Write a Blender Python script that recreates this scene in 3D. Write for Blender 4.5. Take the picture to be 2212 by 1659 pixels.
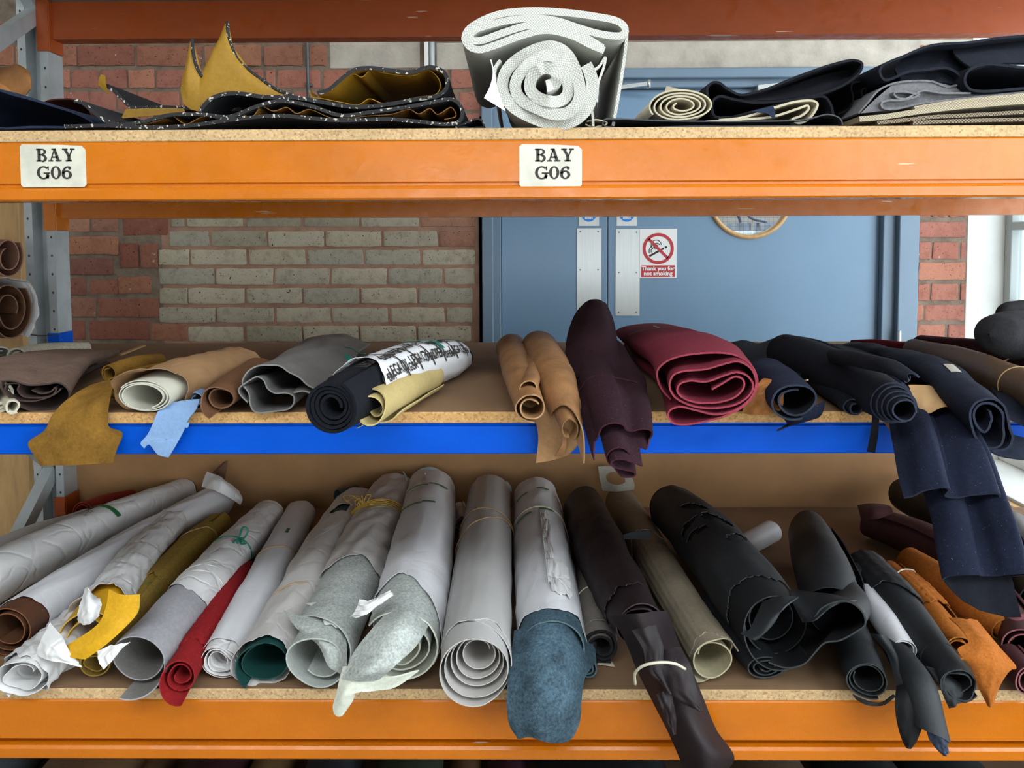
import bpy, bmesh, math, random
import numpy as np
from mathutils import Vector, Matrix, Euler

for _o in list(bpy.data.objects):
    bpy.data.objects.remove(_o, do_unlink=True)
SC = bpy.context.scene
COL = SC.collection
R = math.radians
random.seed(7)

# ------------------------------------------------------------------ camera
F_PX = 1700.0
EZ = 1.5                                   # eye height
CAM = Vector((0.0, -1.27, EZ))
PITCH, YAW, ROLL = R(3.2), R(0.6), R(-0.23)
SHIFT = -210.0 / 2212.0
CROT = Euler((0, 0, YAW)).to_matrix() @ Euler((R(90) - PITCH, 0, 0)).to_matrix() @ Euler((0, 0, ROLL)).to_matrix()
cam_d = bpy.data.cameras.new('camera')
cam_d.sensor_width = 36.0
cam_d.lens = F_PX / 2212.0 * 36.0
cam_d.shift_y = SHIFT
cam_d.clip_start = 0.02
cam_o = bpy.data.objects.new('camera', cam_d)
cam_o.matrix_world = Matrix.Translation(CAM) @ CROT.to_4x4()
COL.objects.link(cam_o)
SC.camera = cam_o

# ------------------------------------------------------------------ world, light, exposure
SC.view_settings.view_transform = 'Standard'
SC.view_settings.look = 'None'
SC.view_settings.gamma = 1.0
SC.view_settings.use_curve_mapping = False
SC.view_settings.exposure = -0.35
W = bpy.data.worlds.new('sky')
SC.world = W
W.use_nodes = True
W.node_tree.nodes['Background'].inputs[0].default_value = (0.86, 0.93, 1.0, 1)
W.node_tree.nodes['Background'].inputs[1].default_value = 5.0

def area(name, loc, rot, sx, sy, power, col):
    d = bpy.data.lights.new(name, 'AREA')
    d.shape = 'RECTANGLE'; d.size = sx; d.size_y = sy
    d.energy = power; d.color = col
    o = bpy.data.objects.new(name, d)
    o.location = loc; o.rotation_euler = rot
    COL.objects.link(o)
    return o
# daylight through the window row behind the photographer and the window row in the right-hand wall
area('daylight_roof_lights', (0.3, -2.4, 3.85), (R(14), 0, 0), 5.6, 1.5, 285, (0.87, 0.945, 1.0))
area('daylight_rear_windows', (0.45, -5.49, 1.52), (R(90), 0, 0), 3.3, 1.06, 40, (0.90, 0.955, 1.0))
area('daylight_right_windows', (1.86, -1.25, 1.75), (0, R(90), 0), 1.9, 5.4, 125, (0.92, 0.965, 1.0))
area('corridor_lamp', (1.0, 3.2, 2.7), (0, 0, 0), 1.6, 0.5, 45, (1.0, 0.98, 0.95))

# ------------------------------------------------------------------ pixel helpers (2212 x 1659 frame)
def ray(px, py):
    d = Vector(((px - 1106.0) / F_PX, (829.5 - py) / F_PX + SHIFT * 2212.0 / F_PX, -1.0))
    return CROT @ d
def on_y(px, py, y):
    d = ray(px, py); t = (y - CAM.y) / d.y
    return CAM + d * t
def on_z(px, py, z):
    d = ray(px, py); t = (z - CAM.z) / d.z
    return CAM + d * t
def on_x(px, py, x):
    d = ray(px, py); t = (x - CAM.x) / d.x
    return CAM + d * t
FWD = CROT @ Vector((0, 0, -1))
def mpp(p):                                # metres per pixel at a point
    return (Vector(p) - CAM).dot(FWD) / F_PX
def rest(px, py, rpx, zs, sq=1.0):         # centre of a roll of pixel radius rpx lying on height zs
    r = 0.04
    for _ in range(12):
        p = on_z(px, py, zs + r * sq); r = rpx * mpp(p)
    return p, r

# ------------------------------------------------------------------ tags
def tag(o, label=None, cat=None, group=None, kind=None):
    if label: o['label'] = label
    if cat: o['category'] = cat
    if group: o['group'] = group
    if kind: o['kind'] = kind
    return o
def empty(name, loc, label=None, cat=None, group=None, kind=None):
    o = bpy.data.objects.new(name, None)
    o.empty_display_size = 0.05
    o.location = loc
    COL.objects.link(o)
    return tag(o, label, cat, group, kind)
def link(name, me, mats, parent=None):
    o = bpy.data.objects.new(name, me)
    if mats is not None:
        for m in (mats if isinstance(mats, (list, tuple)) else [mats]):
            me.materials.append(m)
    COL.objects.link(o)
    if parent is not None:
        o.parent = parent
        o.matrix_parent_inverse = Matrix.Translation(-parent.location) if parent.type == 'EMPTY' else parent.matrix_basis.inverted()
    return o

# ------------------------------------------------------------------ materials
def lin(c):
    if isinstance(c, str):
        c = c.lstrip('#'); c = [int(c[i:i + 2], 16) / 255 for i in (0, 2, 4)]
    return tuple(((x / 12.92) if x <= 0.04045 else ((x + 0.055) / 1.055) ** 2.4) for x in c) + (1.0,)
MATS = {}
def new_mat(name):
    m = bpy.data.materials.new(name); m.use_nodes = True
    nt = m.node_tree
    b = nt.nodes['Principled BSDF']
    return m, nt, b
def ramp(nt, fac, stops):
    n = nt.nodes.new('ShaderNodeValToRGB')
    el = n.color_ramp.elements
    while len(el) > 1: el.remove(el[-1])
    el[0].position, el[0].color = stops[0]
    for p, c in stops[1:]:
        e = el.new(p); e.color = c
    nt.links.new(fac, n.inputs[0])
    return n.outputs[0]
def noise(nt, scale, detail=3.0, rough=0.55, vec=None, dist=0.0):
    n = nt.nodes.new('ShaderNodeTexNoise')
    n.inputs['Scale'].default_value = scale
    n.inputs['Detail'].default_value = detail
    n.inputs['Roughness'].default_value = rough
    n.inputs['Distortion'].default_value = dist
    if vec is None:
        vec = nt.nodes.new('ShaderNodeTexCoord').outputs['Object']
    nt.links.new(vec, n.inputs['Vector'])
    return n.outputs['Fac']
def bump(nt, b, fac, strength, dist=0.002, prev=None):
    n = nt.nodes.new('ShaderNodeBump')
    n.inputs['Strength'].default_value = strength
    n.inputs['Distance'].default_value = dist
    nt.links.new(fac, n.inputs['Height'])
    if prev is not None: nt.links.new(prev, n.inputs['Normal'])
    nt.links.new(n.outputs[0], b.inputs['Normal'])
    return n.outputs[0]
def mixc(nt, fac, a, c, mode='MIX'):
    n = nt.nodes.new('ShaderNodeMix'); n.data_type = 'RGBA'; n.blend_type = mode
    if isinstance(fac, (int, float)): n.inputs[0].default_value = fac
    else: nt.links.new(fac, n.inputs[0])
    for i, v in ((6, a), (7, c)):
        if isinstance(v, tuple): n.inputs[i].default_value = v
        else: nt.links.new(v, n.inputs[i])
    return n.outputs[2]
def sc(c, k):
    return tuple(min(1, x * k) for x in c[:3]) + (1.0,)
def surf(name, col, rough=0.6, var=0.16, scale=9.0, fine=260.0, bump_s=0.25, sheen=0.0, metal=0.0, spec=0.4, streak=None, speck=0.0, speck_k=0.5, crease=0.0, lint=None):
    """cloth, leather, paper, paint: colour varies a little, fine relief"""
    if name in MATS: return MATS[name]
    m, nt, b = new_mat(name)
    c = lin(col)
    vec = None
    if streak:
        mp = nt.nodes.new('ShaderNodeMapping'); mp.inputs['Scale'].default_value = streak
        nt.links.new(nt.nodes.new('ShaderNodeTexCoord').outputs['Object'], mp.inputs[0]); vec = mp.outputs[0]
    f = noise(nt, scale, 4.0, 0.6, vec)
    b_c = ramp(nt, f, [(0.28, sc(c, 1 - var * 1.3)), (0.5, c), (0.72, sc(c, 1 + var))])
    f2 = noise(nt, fine * speck_k, 3.0, 0.7, vec)
    b_c = mixc(nt, 1.0, b_c, ramp(nt, f2, [(0.32, (1 - speck,) * 3 + (1,)), (0.5, (1, 1, 1, 1)), (0.68, (1 + speck,) * 3 + (1,))]), 'MULTIPLY')
    if lint:
        b_c = mixc(nt, ramp(nt, noise(nt, 430, 1.0, 0.4), [(0.745, (0, 0, 0, 1)), (0.77, (1, 1, 1, 1))]), b_c, lin(lint))
    nt.links.new(b_c, b.inputs['Base Color'])
    b.inputs['Roughness'].default_value = rough
    b.inputs['Metallic'].default_value = metal
    b.inputs['Specular IOR Level'].default_value = spec
    if sheen:
        b.inputs['Sheen Weight'].default_value = sheen
        b.inputs['Sheen Roughness'].default_value = 0.45
        b.inputs['Sheen Tint'].default_value = sc(c, 2.5)
    if bump_s:
        n1 = bump(nt, b, noise(nt, fine, 3.0), bump_s, 0.0012)
        n1 = bump(nt, b, noise(nt, scale * 2.5, 3.0), bump_s * 0.8, 0.004, n1)
        if crease:
            tc = nt.nodes.new('ShaderNodeTexCoord').outputs['Object']
            wv = nt.nodes.new('ShaderNodeMix'); wv.data_type = 'VECTOR'; wv.inputs[0].default_value = 0.10
            nz = nt.nodes.new('ShaderNodeTexNoise'); nz.inputs['Scale'].default_value = 9; nt.links.new(tc, nz.inputs['Vector'])
            nt.links.new(tc, wv.inputs[4]); nt.links.new(nz.outputs['Color'], wv.inputs[5])
            vo = nt.nodes.new('ShaderNodeTexVoronoi'); vo.feature = 'DISTANCE_TO_EDGE'; vo.inputs['Scale'].default_value = 16
            nt.links.new(wv.outputs[1], vo.inputs['Vector'])
            bump(nt, b, ramp(nt, vo.outputs['Distance'], [(0.0, (0, 0, 0, 1)), (0.10, (1, 1, 1, 1))]), crease, 0.003, n1)
    MATS[name] = m
    return m

def paint_mat(name, col, rough=0.32, chips=True, spec=0.5):
    m, nt, b = new_mat(name); c = lin(col)
    tc = nt.nodes.new('ShaderNodeTexCoord').outputs['Object']
    mp = nt.nodes.new('ShaderNodeMapping'); mp.inputs['Scale'].default_value = (2.5, 6, 7); nt.links.new(tc, mp.inputs[0])
    base = ramp(nt, noise(nt, 2.2, 4, 0.6, mp.outputs[0]), [(0.3, sc(c, 0.88)), (0.55, c), (0.75, sc(c, 1.06))])
    if chips:
        mp2 = nt.nodes.new('ShaderNodeMapping'); mp2.inputs['Scale'].default_value = (9, 40, 34); nt.links.new(tc, mp2.inputs[0])
        k = ramp(nt, noise(nt, 1.6, 5, 0.62, mp2.outputs[0]), [(0.70, (0, 0, 0, 1)), (0.735, (1, 1, 1, 1))])
        base = mixc(nt, k, base, sc(c, 0.55))
        mp3 = nt.nodes.new('ShaderNodeMapping'); mp3.inputs['Scale'].default_value = (3, 20, 60); mp3.inputs['Rotation'].default_value = (0, 0.5, 0); nt.links.new(tc, mp3.inputs[0])
        k2 = ramp(nt, noise(nt, 2.0, 2, 0.5, mp3.outputs[0]), [(0.735, (0, 0, 0, 1)), (0.75, (1, 1, 1, 1))])
        base = mixc(nt, k2, base, lin('c9c0b0'))
    nt.links.new(base, b.inputs['Base Color'])
    b.inputs['Roughness'].default_value = rough
    b.inputs['Specular IOR Level'].default_value = spec
    rr = ramp(nt, noise(nt, 30, 3), [(0.3, (rough * 0.7,) * 3 + (1,)), (0.7, (rough * 1.5,) * 3 + (1,))])
    nt.links.new(rr, b.inputs['Roughness'])
    n1 = bump(nt, b, noise(nt, 120, 2), 0.14, 0.001)
    bump(nt, b, noise(nt, 14, 3), 0.22, 0.003, n1)
    MATS[name] = m
    return m

def brick_mat(name, cols, spots='d8d2c6', pit=0.5):
    m, nt, b = new_mat(name)
    oi = nt.nodes.new('ShaderNodeObjectInfo')
    tc = nt.nodes.new('ShaderNodeTexCoord').outputs['Object']
    geo = nt.nodes.new('ShaderNodeNewGeometry').outputs['Position']
    st = [((i + 0.5) / len(cols), lin(c)) for i, c in enumerate(cols)]
    base = ramp(nt, oi.outputs['Random'], st)
    k = noise(nt, 34, 5, 0.65, geo)
    base = mixc(nt, 0.55, base, ramp(nt, k, [(0.3, (0.45, 0.42, 0.4, 1)), (0.5, (0.9, 0.9, 0.9, 1)), (0.7, (1, 1, 1, 1))]), 'MULTIPLY')
    pts = ramp(nt, noise(nt, 120, 3, 0.6, geo), [(0.31, (1, 1, 1, 1)), (0.36, (0, 0, 0, 1))])
    base = mixc(nt, pts, base, lin('2a1a14'))
    wh = ramp(nt, noise(nt, 16, 6, 0.75, geo), [(0.66, (0, 0, 0, 1)), (0.70, (1, 1, 1, 1))])
    base = mixc(nt, wh, base, lin(spots))
    nt.links.new(base, b.inputs['Base Color'])
    b.inputs['Roughness'].default_value = 0.85
    n1 = bump(nt, b, noise(nt, 130, 4, 0.7, geo), pit, 0.003)
    bump(nt, b, noise(nt, 25, 3, 0.6, geo), 0.5, 0.006, n1)
    MATS[name] = m
    return m

def flat(name, col, rough=0.6, emit=None):
    if name in MATS: return MATS[name]
    m, nt, b = new_mat(name)
    b.inputs['Base Color'].default_value = lin(col)
    b.inputs['Roughness'].default_value = rough
    MATS[name] = m
    return m

def chip_mat(name, col, flecks=True):
    m, nt, b = new_mat(name); c = lin(col)
    tc = nt.nodes.new('ShaderNodeTexCoord').outputs['Object']
    base = ramp(nt, noise(nt, 6, 4, 0.6, tc), [(0.3, sc(c, 0.85)), (0.7, sc(c, 1.1))])
    if flecks:
        v = nt.nodes.new('ShaderNodeTexVoronoi'); v.inputs['Scale'].default_value = 330
        nt.links.new(tc, v.inputs['Vector'])
        hs = nt.nodes.new('ShaderNodeSeparateColor'); nt.links.new(v.outputs['Color'], hs.inputs[0])
        k = ramp(nt, hs.outputs[0], [(0.0, (0.55, 0.45, 0.36, 1)), (0.25, (0.9, 0.86, 0.8, 1)), (0.8, (1, 1, 1, 1)), (1.0, (1.25, 1.22, 1.15, 1))])
        base = mixc(nt, 0.8, base, k, 'MULTIPLY')
        bump(nt, b, hs.outputs[0], 0.4, 0.002)
    nt.links.new(base, b.inputs['Base Color'])
    b.inputs['Roughness'].default_value = 0.8
    MATS[name] = m
    return m

ORANGE = paint_mat('orange_paint', 'c26a0c', 0.24)
ORANGE_SHADE_RUST = paint_mat('shaded_rusty_orange_paint', 'a84a12', 0.45)  # darker orange: upper back beam's shade and connector rust put into the colour
BLUE = paint_mat('blue_paint', '0050c4', 0.4, spec=0.12)
GALV = surf('galvanised_steel', 'b4babc', 0.42, 0.12, 14, 200, 0.1, metal=0.3)
GALV_D = surf('dark_steel', '5b6062', 0.5, 0.15, 14, 200, 0.1, metal=0.5)
EDGE = chip_mat('chipboard_edge', 'c69a62')
EDGE_L = chip_mat('chipboard_edge_pale', 'c4a478')
FACE = chip_mat('chipboard_face', '84664a', False)
FACE_BK = chip_mat('hardboard_face', 'a47a50', False)
FACE_G = chip_mat('chipboard_grey_face', '8f8a82', False)
RED = brick_mat('red_brick', ['8a5343', '96604c', 'a06a52', 'ab7558', '905c4c', '84564a', 'a87a62'])
RED_R = brick_mat('red_brick_pale', ['a4695a', 'b37760', '9d6355', 'b07058', 'a66a5c'])
GREYB = brick_mat('grey_brick', ['a39c8c', 'afa692', 'b8ae98', 'a89f8d', 'b3a991', '9c9480'], 'b3ab9a', 0.35)
MORTAR = surf('mortar', '7a6b5d', 0.9, 0.3, 18, 160, 0.9)
PMORTAR = surf('pink_mortar', '9d7a66', 0.9, 0.2, 18, 160, 0.8)
CONC = surf('painted_concrete', 'b5aca0', 0.85, 0.2, 10, 120, 0.8)
DOORB = surf('blue_grey_door_paint', '6c8aa4', 0.33, 0.03, 3, 120, 0.06)
DOORF = surf('blue_grey_frame_paint', '697e90', 0.4, 0.04, 5, 120, 0.06)
ALU = surf('brushed_aluminium', 'c4c8c6', 0.38, 0.04, 4, 300, 0.05, metal=0.75, streak=(40, 40, 2))
WOODL = surf('pale_wood', 'c09a68', 0.5, 0.15, 8, 120, 0.1, streak=(6, 6, 1))
WHITEP = surf('white_gloss_paint', 'e9e8e3', 0.4, 0.05, 6, 100, 0.1)
BLACKTXT = flat('black_ink', '2b2723', 0.7)
WHITE = flat('white_print', 'e6e6e4', 0.45)

# ------------------------------------------------------------------ mesh helpers
def mesh_of(bm, name, smooth=False):
    me = bpy.data.meshes.new(name)
    bm.to_mesh(me); bm.free()
    if smooth:
        for p in me.polygons: p.use_smooth = True
    return me
def box(name, x0, x1, y0, y1, z0, z1, mat, parent=None, bev=0.0, seg=2):
    bm = bmesh.new()
    bmesh.ops.create_cube(bm, size=1)
    for v in bm.verts:
        v.co = Vector(((x0 + x1) / 2 + v.co.x * (x1 - x0), (y0 + y1) / 2 + v.co.y * (y1 - y0), (z0 + z1) / 2 + v.co.z * (z1 - z0)))
    if bev:
        bmesh.ops.bevel(bm, geom=bm.edges[:], offset=bev, segments=seg, affect='EDGES', profile=0.5)
    return link(name, mesh_of(bm, name), mat, parent)
def extrude_profile(name, pts, axis, a0, a1, mat, parent=None, closed=True, smooth=False):
    """2-D profile swept along an axis. axis 'x': pts are (y,z); 'z': pts are (x,y)"""
    n = len(pts); vs = []
    for a in (a0, a1):
        for u, v in pts:
            vs.append((a, u, v) if axis == 'x' else ((u, v, a) if axis == 'z' else (u, a, v)))
    fs = [(i, (i + 1) % n, n + (i + 1) % n, n + i) for i in range(n if closed else n - 1)]
    if closed:
        fs += [tuple(range(n - 1, -1, -1)), tuple(range(n, 2 * n))]
    me = bpy.data.meshes.new(name); me.from_pydata(vs, [], fs)
    bm = bmesh.new(); bm.from_mesh(me); bmesh.ops.recalc_face_normals(bm, faces=bm.faces); bm.to_mesh(me); bm.free()
    if smooth:
        for p in me.polygons[:n]: p.use_smooth = True
    return link(name, me, mat, parent)
def bar(name, p, q, w, h, mat, parent=None):
    p, q = Vector(p), Vector(q); t = (q - p); L = t.length; t.normalize()
    up = Vector((1, 0, 0)) if abs(t.x) < 0.9 else Vector((0, 0, 1))
    s = t.cross(up).normalized(); u = s.cross(t)
    vs = []
    for e in (p, q):
        for a, c in ((-1, -1), (1, -1), (1, 1), (-1, 1)):
            vs.append(e + s * a * w / 2 + u * c * h / 2)
    fs = [(0, 1, 2, 3), (7, 6, 5, 4), (0, 4, 5, 1), (1, 5, 6, 2), (2, 6, 7, 3), (3, 7, 4, 0)]
    me = bpy.data.meshes.new(name); me.from_pydata([tuple(v) for v in vs], [], fs)
    bm = bmesh.new(); bm.from_mesh(me); bmesh.ops.recalc_face_normals(bm, faces=bm.faces); bm.to_mesh(me); bm.free()
    return link(name, me, mat, parent)
def crom(pts, n, closed=False):
    """Catmull-Rom through control points (any dimension), n samples spread by chord length"""
    P = np.array(pts, float)
    if len(P) == 2:
        t = np.linspace(0, 1, n)[:, None]
        return P[0] * (1 - t) + P[1] * t
    d = np.linalg.norm(np.diff(P, axis=0), axis=1) ** 0.5 + 1e-9
    k = np.concatenate([[0], np.cumsum(d)])
    ext0 = 2 * P[0] - P[1]; ext1 = 2 * P[-1] - P[-2]
    Q = np.vstack([ext0, P, ext1]); kk = np.concatenate([[-d[0]], k, [k[-1] + d[-1]]])
    # sample uniform in chord length
    ch = np.concatenate([[0], np.cumsum(np.linalg.norm(np.diff(P, axis=0), axis=1))])
    u = np.interp(np.linspace(0, ch[-1], n), ch, k)
    out = np.zeros((n, P.shape[1]))
    idx = np.clip(np.searchsorted(k, u, side='right') - 1, 0, len(P) - 2)
    for j in range(n):
        i = idx[j]; t = u[j]
        t0, t1, t2, t3 = kk[i:i + 4]; p0, p1, p2, p3 = Q[i:i + 4]
        A1 = (t1 - t) / (t1 - t0) * p0 + (t - t0) / (t1 - t0) * p1
        A2 = (t2 - t) / (t2 - t1) * p1 + (t - t1) / (t2 - t1) * p2
        A3 = (t3 - t) / (t3 - t2) * p2 + (t - t2) / (t3 - t2) * p3
        B1 = (t2 - t) / (t2 - t0) * A1 + (t - t0) / (t2 - t0) * A2
        B2 = (t3 - t) / (t3 - t1) * A2 + (t - t1) / (t3 - t1) * A3
        out[j] = (t2 - t) / (t2 - t1) * B1 + (t - t1) / (t2 - t1) * B2
    return out
def tube(name, pts, r, mat, parent=None, n=None, sides=8, closed=False):
    P = np.array([tuple(p) for p in pts], float)
    if n: P = crom(P, n)
    m = len(P)
    T = np.gradient(P, axis=0)
    if closed:
        T = np.roll(P, -1, 0) - np.roll(P, 1, 0)
    T /= np.linalg.norm(T, axis=1)[:, None] + 1e-12
    ref = np.array([0.31, 0.22, 0.92]); prev = ref - T[0] * ref.dot(T[0]); vs = []
    for i in range(m):
        u = prev - T[i] * prev.dot(T[i]); u /= np.linalg.norm(u) + 1e-12; prev = u
        w = np.cross(T[i], u)
        rr = r[i] if hasattr(r, '__len__') else r
        for k in range(sides):
            a = 2 * math.pi * k / sides
            vs.append(tuple(P[i] + rr * (u * math.cos(a) + w * math.sin(a))))
    fs = []
    for i in range(m if closed else m - 1):
        j = (i + 1) % m
        for k in range(sides):
            fs.append((i * sides + k, i * sides + (k + 1) % sides, j * sides + (k + 1) % sides, j * sides + k))
    if not closed:
        fs += [tuple(range(sides - 1, -1, -1)), tuple(range((m - 1) * sides, m * sides))]
    me = bpy.data.meshes.new(name); me.from_pydata(vs, [], fs)
    for p in me.polygons: p.use_smooth = True
    return link(name, me, mat, parent)
def poly_plate(name, outline, origin, ux, uz, thick, mat, parent=None):
    """flat plate from a 2-D outline; ux, uz span its plane, thick along ux x uz"""
    ux, uz = Vector(ux), Vector(uz); nrm = ux.cross(uz).normalized()
    o = Vector(origin)
    bm = bmesh.new()
    vs = [bm.verts.new(o + ux * a + uz * c) for a, c in outline]
    f = bm.faces.new(vs)
    r = bmesh.ops.extrude_face_region(bm, geom=[f])
    for v in [g for g in r['geom'] if isinstance(g, bmesh.types.BMVert)]:
        v.co -= nrm * -thick
    bmesh.ops.recalc_face_normals(bm, faces=bm.faces)
    return link(name, mesh_of(bm, name), mat, parent)
def circ(r, n=40, a0=0, a1=360):
    return [(r * math.cos(R(a0 + (a1 - a0) * i / n)), r * math.sin(R(a0 + (a1 - a0) * i / n))) for i in range(n)]
def strips(name, polys, origin, thick, mat, parent=None):
    """several flat convex polygons in an x-z plane facing the camera, joined as one print"""
    vs, fs = [], []
    for pl in polys:
        b0 = len(vs)
        for a, c in pl: vs.append((origin[0] + a, origin[1] - thick, origin[2] + c))
        fs.append(tuple(range(b0, b0 + len(pl))))
    me = bpy.data.meshes.new(name); me.from_pydata(vs, [], fs)
    return link(name, me, mat, parent)
def ring_polys(r0, r1, a0=0, a1=360, n=40, c=(0, 0), sx=1.0):
    out = []
    for i in range(n):
        a, b = R(a0 + (a1 - a0) * i / n), R(a0 + (a1 - a0) * (i + 1) / n)
        out.append([(c[0] + sx * r0 * math.cos(a), c[1] + r0 * math.sin(a)), (c[0] + sx * r1 * math.cos(a), c[1] + r1 * math.sin(a)),
                    (c[0] + sx * r1 * math.cos(b), c[1] + r1 * math.sin(b)), (c[0] + sx * r0 * math.cos(b), c[1] + r0 * math.sin(b))])
    return out
def line_poly(p, q, w):
    dx, dy = q[0] - p[0], q[1] - p[1]; L = math.hypot(dx, dy); nx, ny = -dy / L * w / 2, dx / L * w / 2
    return [(p[0] + nx, p[1] + ny), (q[0] + nx, q[1] + ny), (q[0] - nx, q[1] - ny), (p[0] - nx, p[1] - ny)]
def text_mesh(s, size, bold=0.0, align='CENTER'):
    cu = bpy.data.curves.new('t', 'FONT'); cu.body = s; cu.size = size; cu.align_x = align; cu.offset = bold
    cu.resolution_u = 3
    o = bpy.data.objects.new('t', cu); COL.objects.link(o)
    bpy.context.view_layer.update()
    me = bpy.data.meshes.new_from_object(o)
    bpy.data.objects.remove(o, do_unlink=True); bpy.data.curves.remove(cu)
    return me
def text_on_wall(name, s, size, loc, mat, parent=None, bold=0.0):
    me = text_mesh(s, size, bold)
    for v in me.vertices:
        v.co = Vector((loc[0] + v.co.x, loc[1], loc[2] + v.co.y))
    me.update()
    return link(name, me, mat, parent)

# ================================================================== THE SETTING
YW = 1.79                                   # door wall
TOP, MID, LOW = EZ + 0.1835, EZ - 0.2755, EZ - 0.7425
YB = 0.905                                   # back of the rack
def struct(name, o):
    o.name = name
    return tag(o, kind='structure')
XD0, XD1 = on_y(1041, 400, YW).x, on_y(1976, 600, YW).x
XC = on_y(2086, 600, YW).x                  # brick pier ends, window reveal begins
XG = on_y(2166, 600, YW).x                  # window plane
ZD = on_y(1500, 150, YW).z                  # door frame top
ZL = on_y(1500, 89, YW).z                   # lintel top
FLOORM = surf('concrete_floor', '7d7a75', 0.6, 0.15, 3, 90, 0.3)
CEILM = surf('white_ceiling_paint', 'cfcdc6', 0.8, 0.05, 4, 90, 0.1)
WALLP = surf('off_white_wall_paint', 'c4c0b6', 0.8, 0.06, 4, 90, 0.3)
struct('floor', box('floor', -4.2, 2.6, -5.6, 4.2, -0.1, 0.0, FLOORM))
struct('ceiling', box('ceiling', -4.2, 2.6, -5.6, 4.2, 3.9, 4.0, CEILM))
struct('wall_left', box('wall_left', -4.3, -4.2, -5.6, 4.2, 0, 3.9, WALLP))
struct('wall_far', box('wall_far', -4.2, 2.6, 4.1, 4.2, 0, 3.9, WALLP))
# rear wall with a wide window opening behind the photographer
wr = struct('wall_rear', box('wall_rear', -4.2, 2.6, -5.6, -5.5, 0, 0.95, WALLP))
box('wall_panel', -4.2, 2.6, -5.6, -5.5, 2.1, 3.9, WALLP, wr)
box('wall_panel', -4.2, -1.25, -5.6, -5.5, 0.95, 2.1, WALLP, wr)
box('wall_panel', 2.15, 2.6, -5.6, -5.5, 0.95, 2.1, WALLP, wr)
# door wall: left stretch, pier right of the door, masonry over the lintel
wb = struct('wall_back', box('wall_back', -4.2, XD0, YW - 0.002, YW + 0.25, 0, 3.9, MORTAR))
box('mortar_bed', XD1, XC, YW - 0.002, YW + 0.25, 0, ZL, MORTAR, wb)
box('mortar_bed', XD0, XC, YW - 0.002, YW + 0.25, ZL, 3.9, MORTAR, wb)
xg0, xg1 = on_y(352, 600, YW).x, on_y(1036, 600, YW).x
box('mortar_bed', xg0, xg1 - 0.004, YW - 0.003, YW + 0.02, on_y(600, 800, YW).z, on_y(600, 474, YW).z + 0.15, PMORTAR, wb)
# concrete lintel and a painted block
L0 = on_y(942, 120, YW).x
box('lintel', L0, XC, YW - 0.004, YW + 0.2, ZD + 0.004, ZL, CONC, wb, 0.004)
box('painted_block', on_y(712, 120, YW).x, on_y(908, 120, YW).x, YW - 0.003, YW + 0.03, on_y(800, 148, YW).z, on_y(800, 80, YW).z, CONC, wb, 0.004)
box('plaster_strip', xg1 - 0.004, XD0 + 0.003, YW - 0.002, YW + 0.02, 0.4, on_y(1036, 250, YW).z, CONC, wb, 0.003)

def brick_mesh(seed, w=1.0, h=1.0, d=1.0):
    """unit brick: front face is a small uneven grid with worn edges"""
    rnd = random.Random(seed)
    nx, nz = 7, 4; g = {}; vs = []
    xs = [-0.5, -0.465, -0.3, 0.0, 0.3, 0.465, 0.5]; zs = [-0.5, -0.40, 0.40, 0.5]
    for k, z in enumerate(zs):
        for i, x in enumerate(xs):
            ex = (i in (0, nx - 1)); ez = (k in (0, nz - 1))
            y = 0.30 if (ex or ez) else 0.0
            if ex and ez: y = 0.45
            y += rnd.uniform(-0.10, 0.10)
            jx = rnd.uniform(-0.012, 0.012); jz = rnd.uniform(-0.035, 0.035)
            if ex and ez: x *= 0.985; z *= 0.94
            g[i, k] = len(vs); vs.append((x + jx, y, z + jz))
    fs = [(g[i, k], g[i + 1, k], g[i + 1, k + 1], g[i, k + 1]) for i in range(nx - 1) for k in range(nz - 1)]
    rim = [g[i, 0] for i in range(nx)] + [g[nx - 1, k] for k in range(1, nz)] + [g[i, nz - 1] for i in range(nx - 2, -1, -1)] + [g[0, k] for k in range(nz - 2, 0, -1)]
    b0 = len(vs)
    for r_ in rim: vs.append((vs[r_][0], 3.0, vs[r_][2]))
    m = len(rim)
    for i in range(m): fs.append((rim[(i + 1) % m], rim[i], b0 + i, b0 + (i + 1) % m))
    me = bpy.data.meshes.new('brick'); me.from_pydata(vs, [], fs)
    for p in me.polygons[:(nx - 1) * (nz - 1)]: p.use_smooth = True
    return me
BR = {}
for key, mt in (('r', RED), ('g', GREYB), ('p', RED_R)):
    BR[key] = []
    for s in range(6):
        me = brick_mesh(hash((key, s)) % 9999 if False else s * 13 + ord(key)); me.materials.append(mt); BR[key].append(me)
NB = 0
def brick(x0, x1, z0, z1, key, proud=0.008, parent=None, y=None):
    global NB
    o = bpy.data.objects.new('brick', BR[key][random.randrange(6)])
    o.scale = (x1 - x0, 0.012, z1 - z0)
    o.location = ((x0 + x1) / 2, (YW if y is None else y) - proud + random.uniform(-0.003, 0.003), (z0 + z1) / 2)
    COL.objects.link(o); o.parent = parent or wb; NB += 1
    return o
def bpx(x0, x1, y0, y1, key, **kw):
    a, c = on_y(x0, y1, YW), on_y(x1, y0, YW)
    brick(a.x, c.x, a.z, c.z, key, **kw)
G = 'g'
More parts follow.
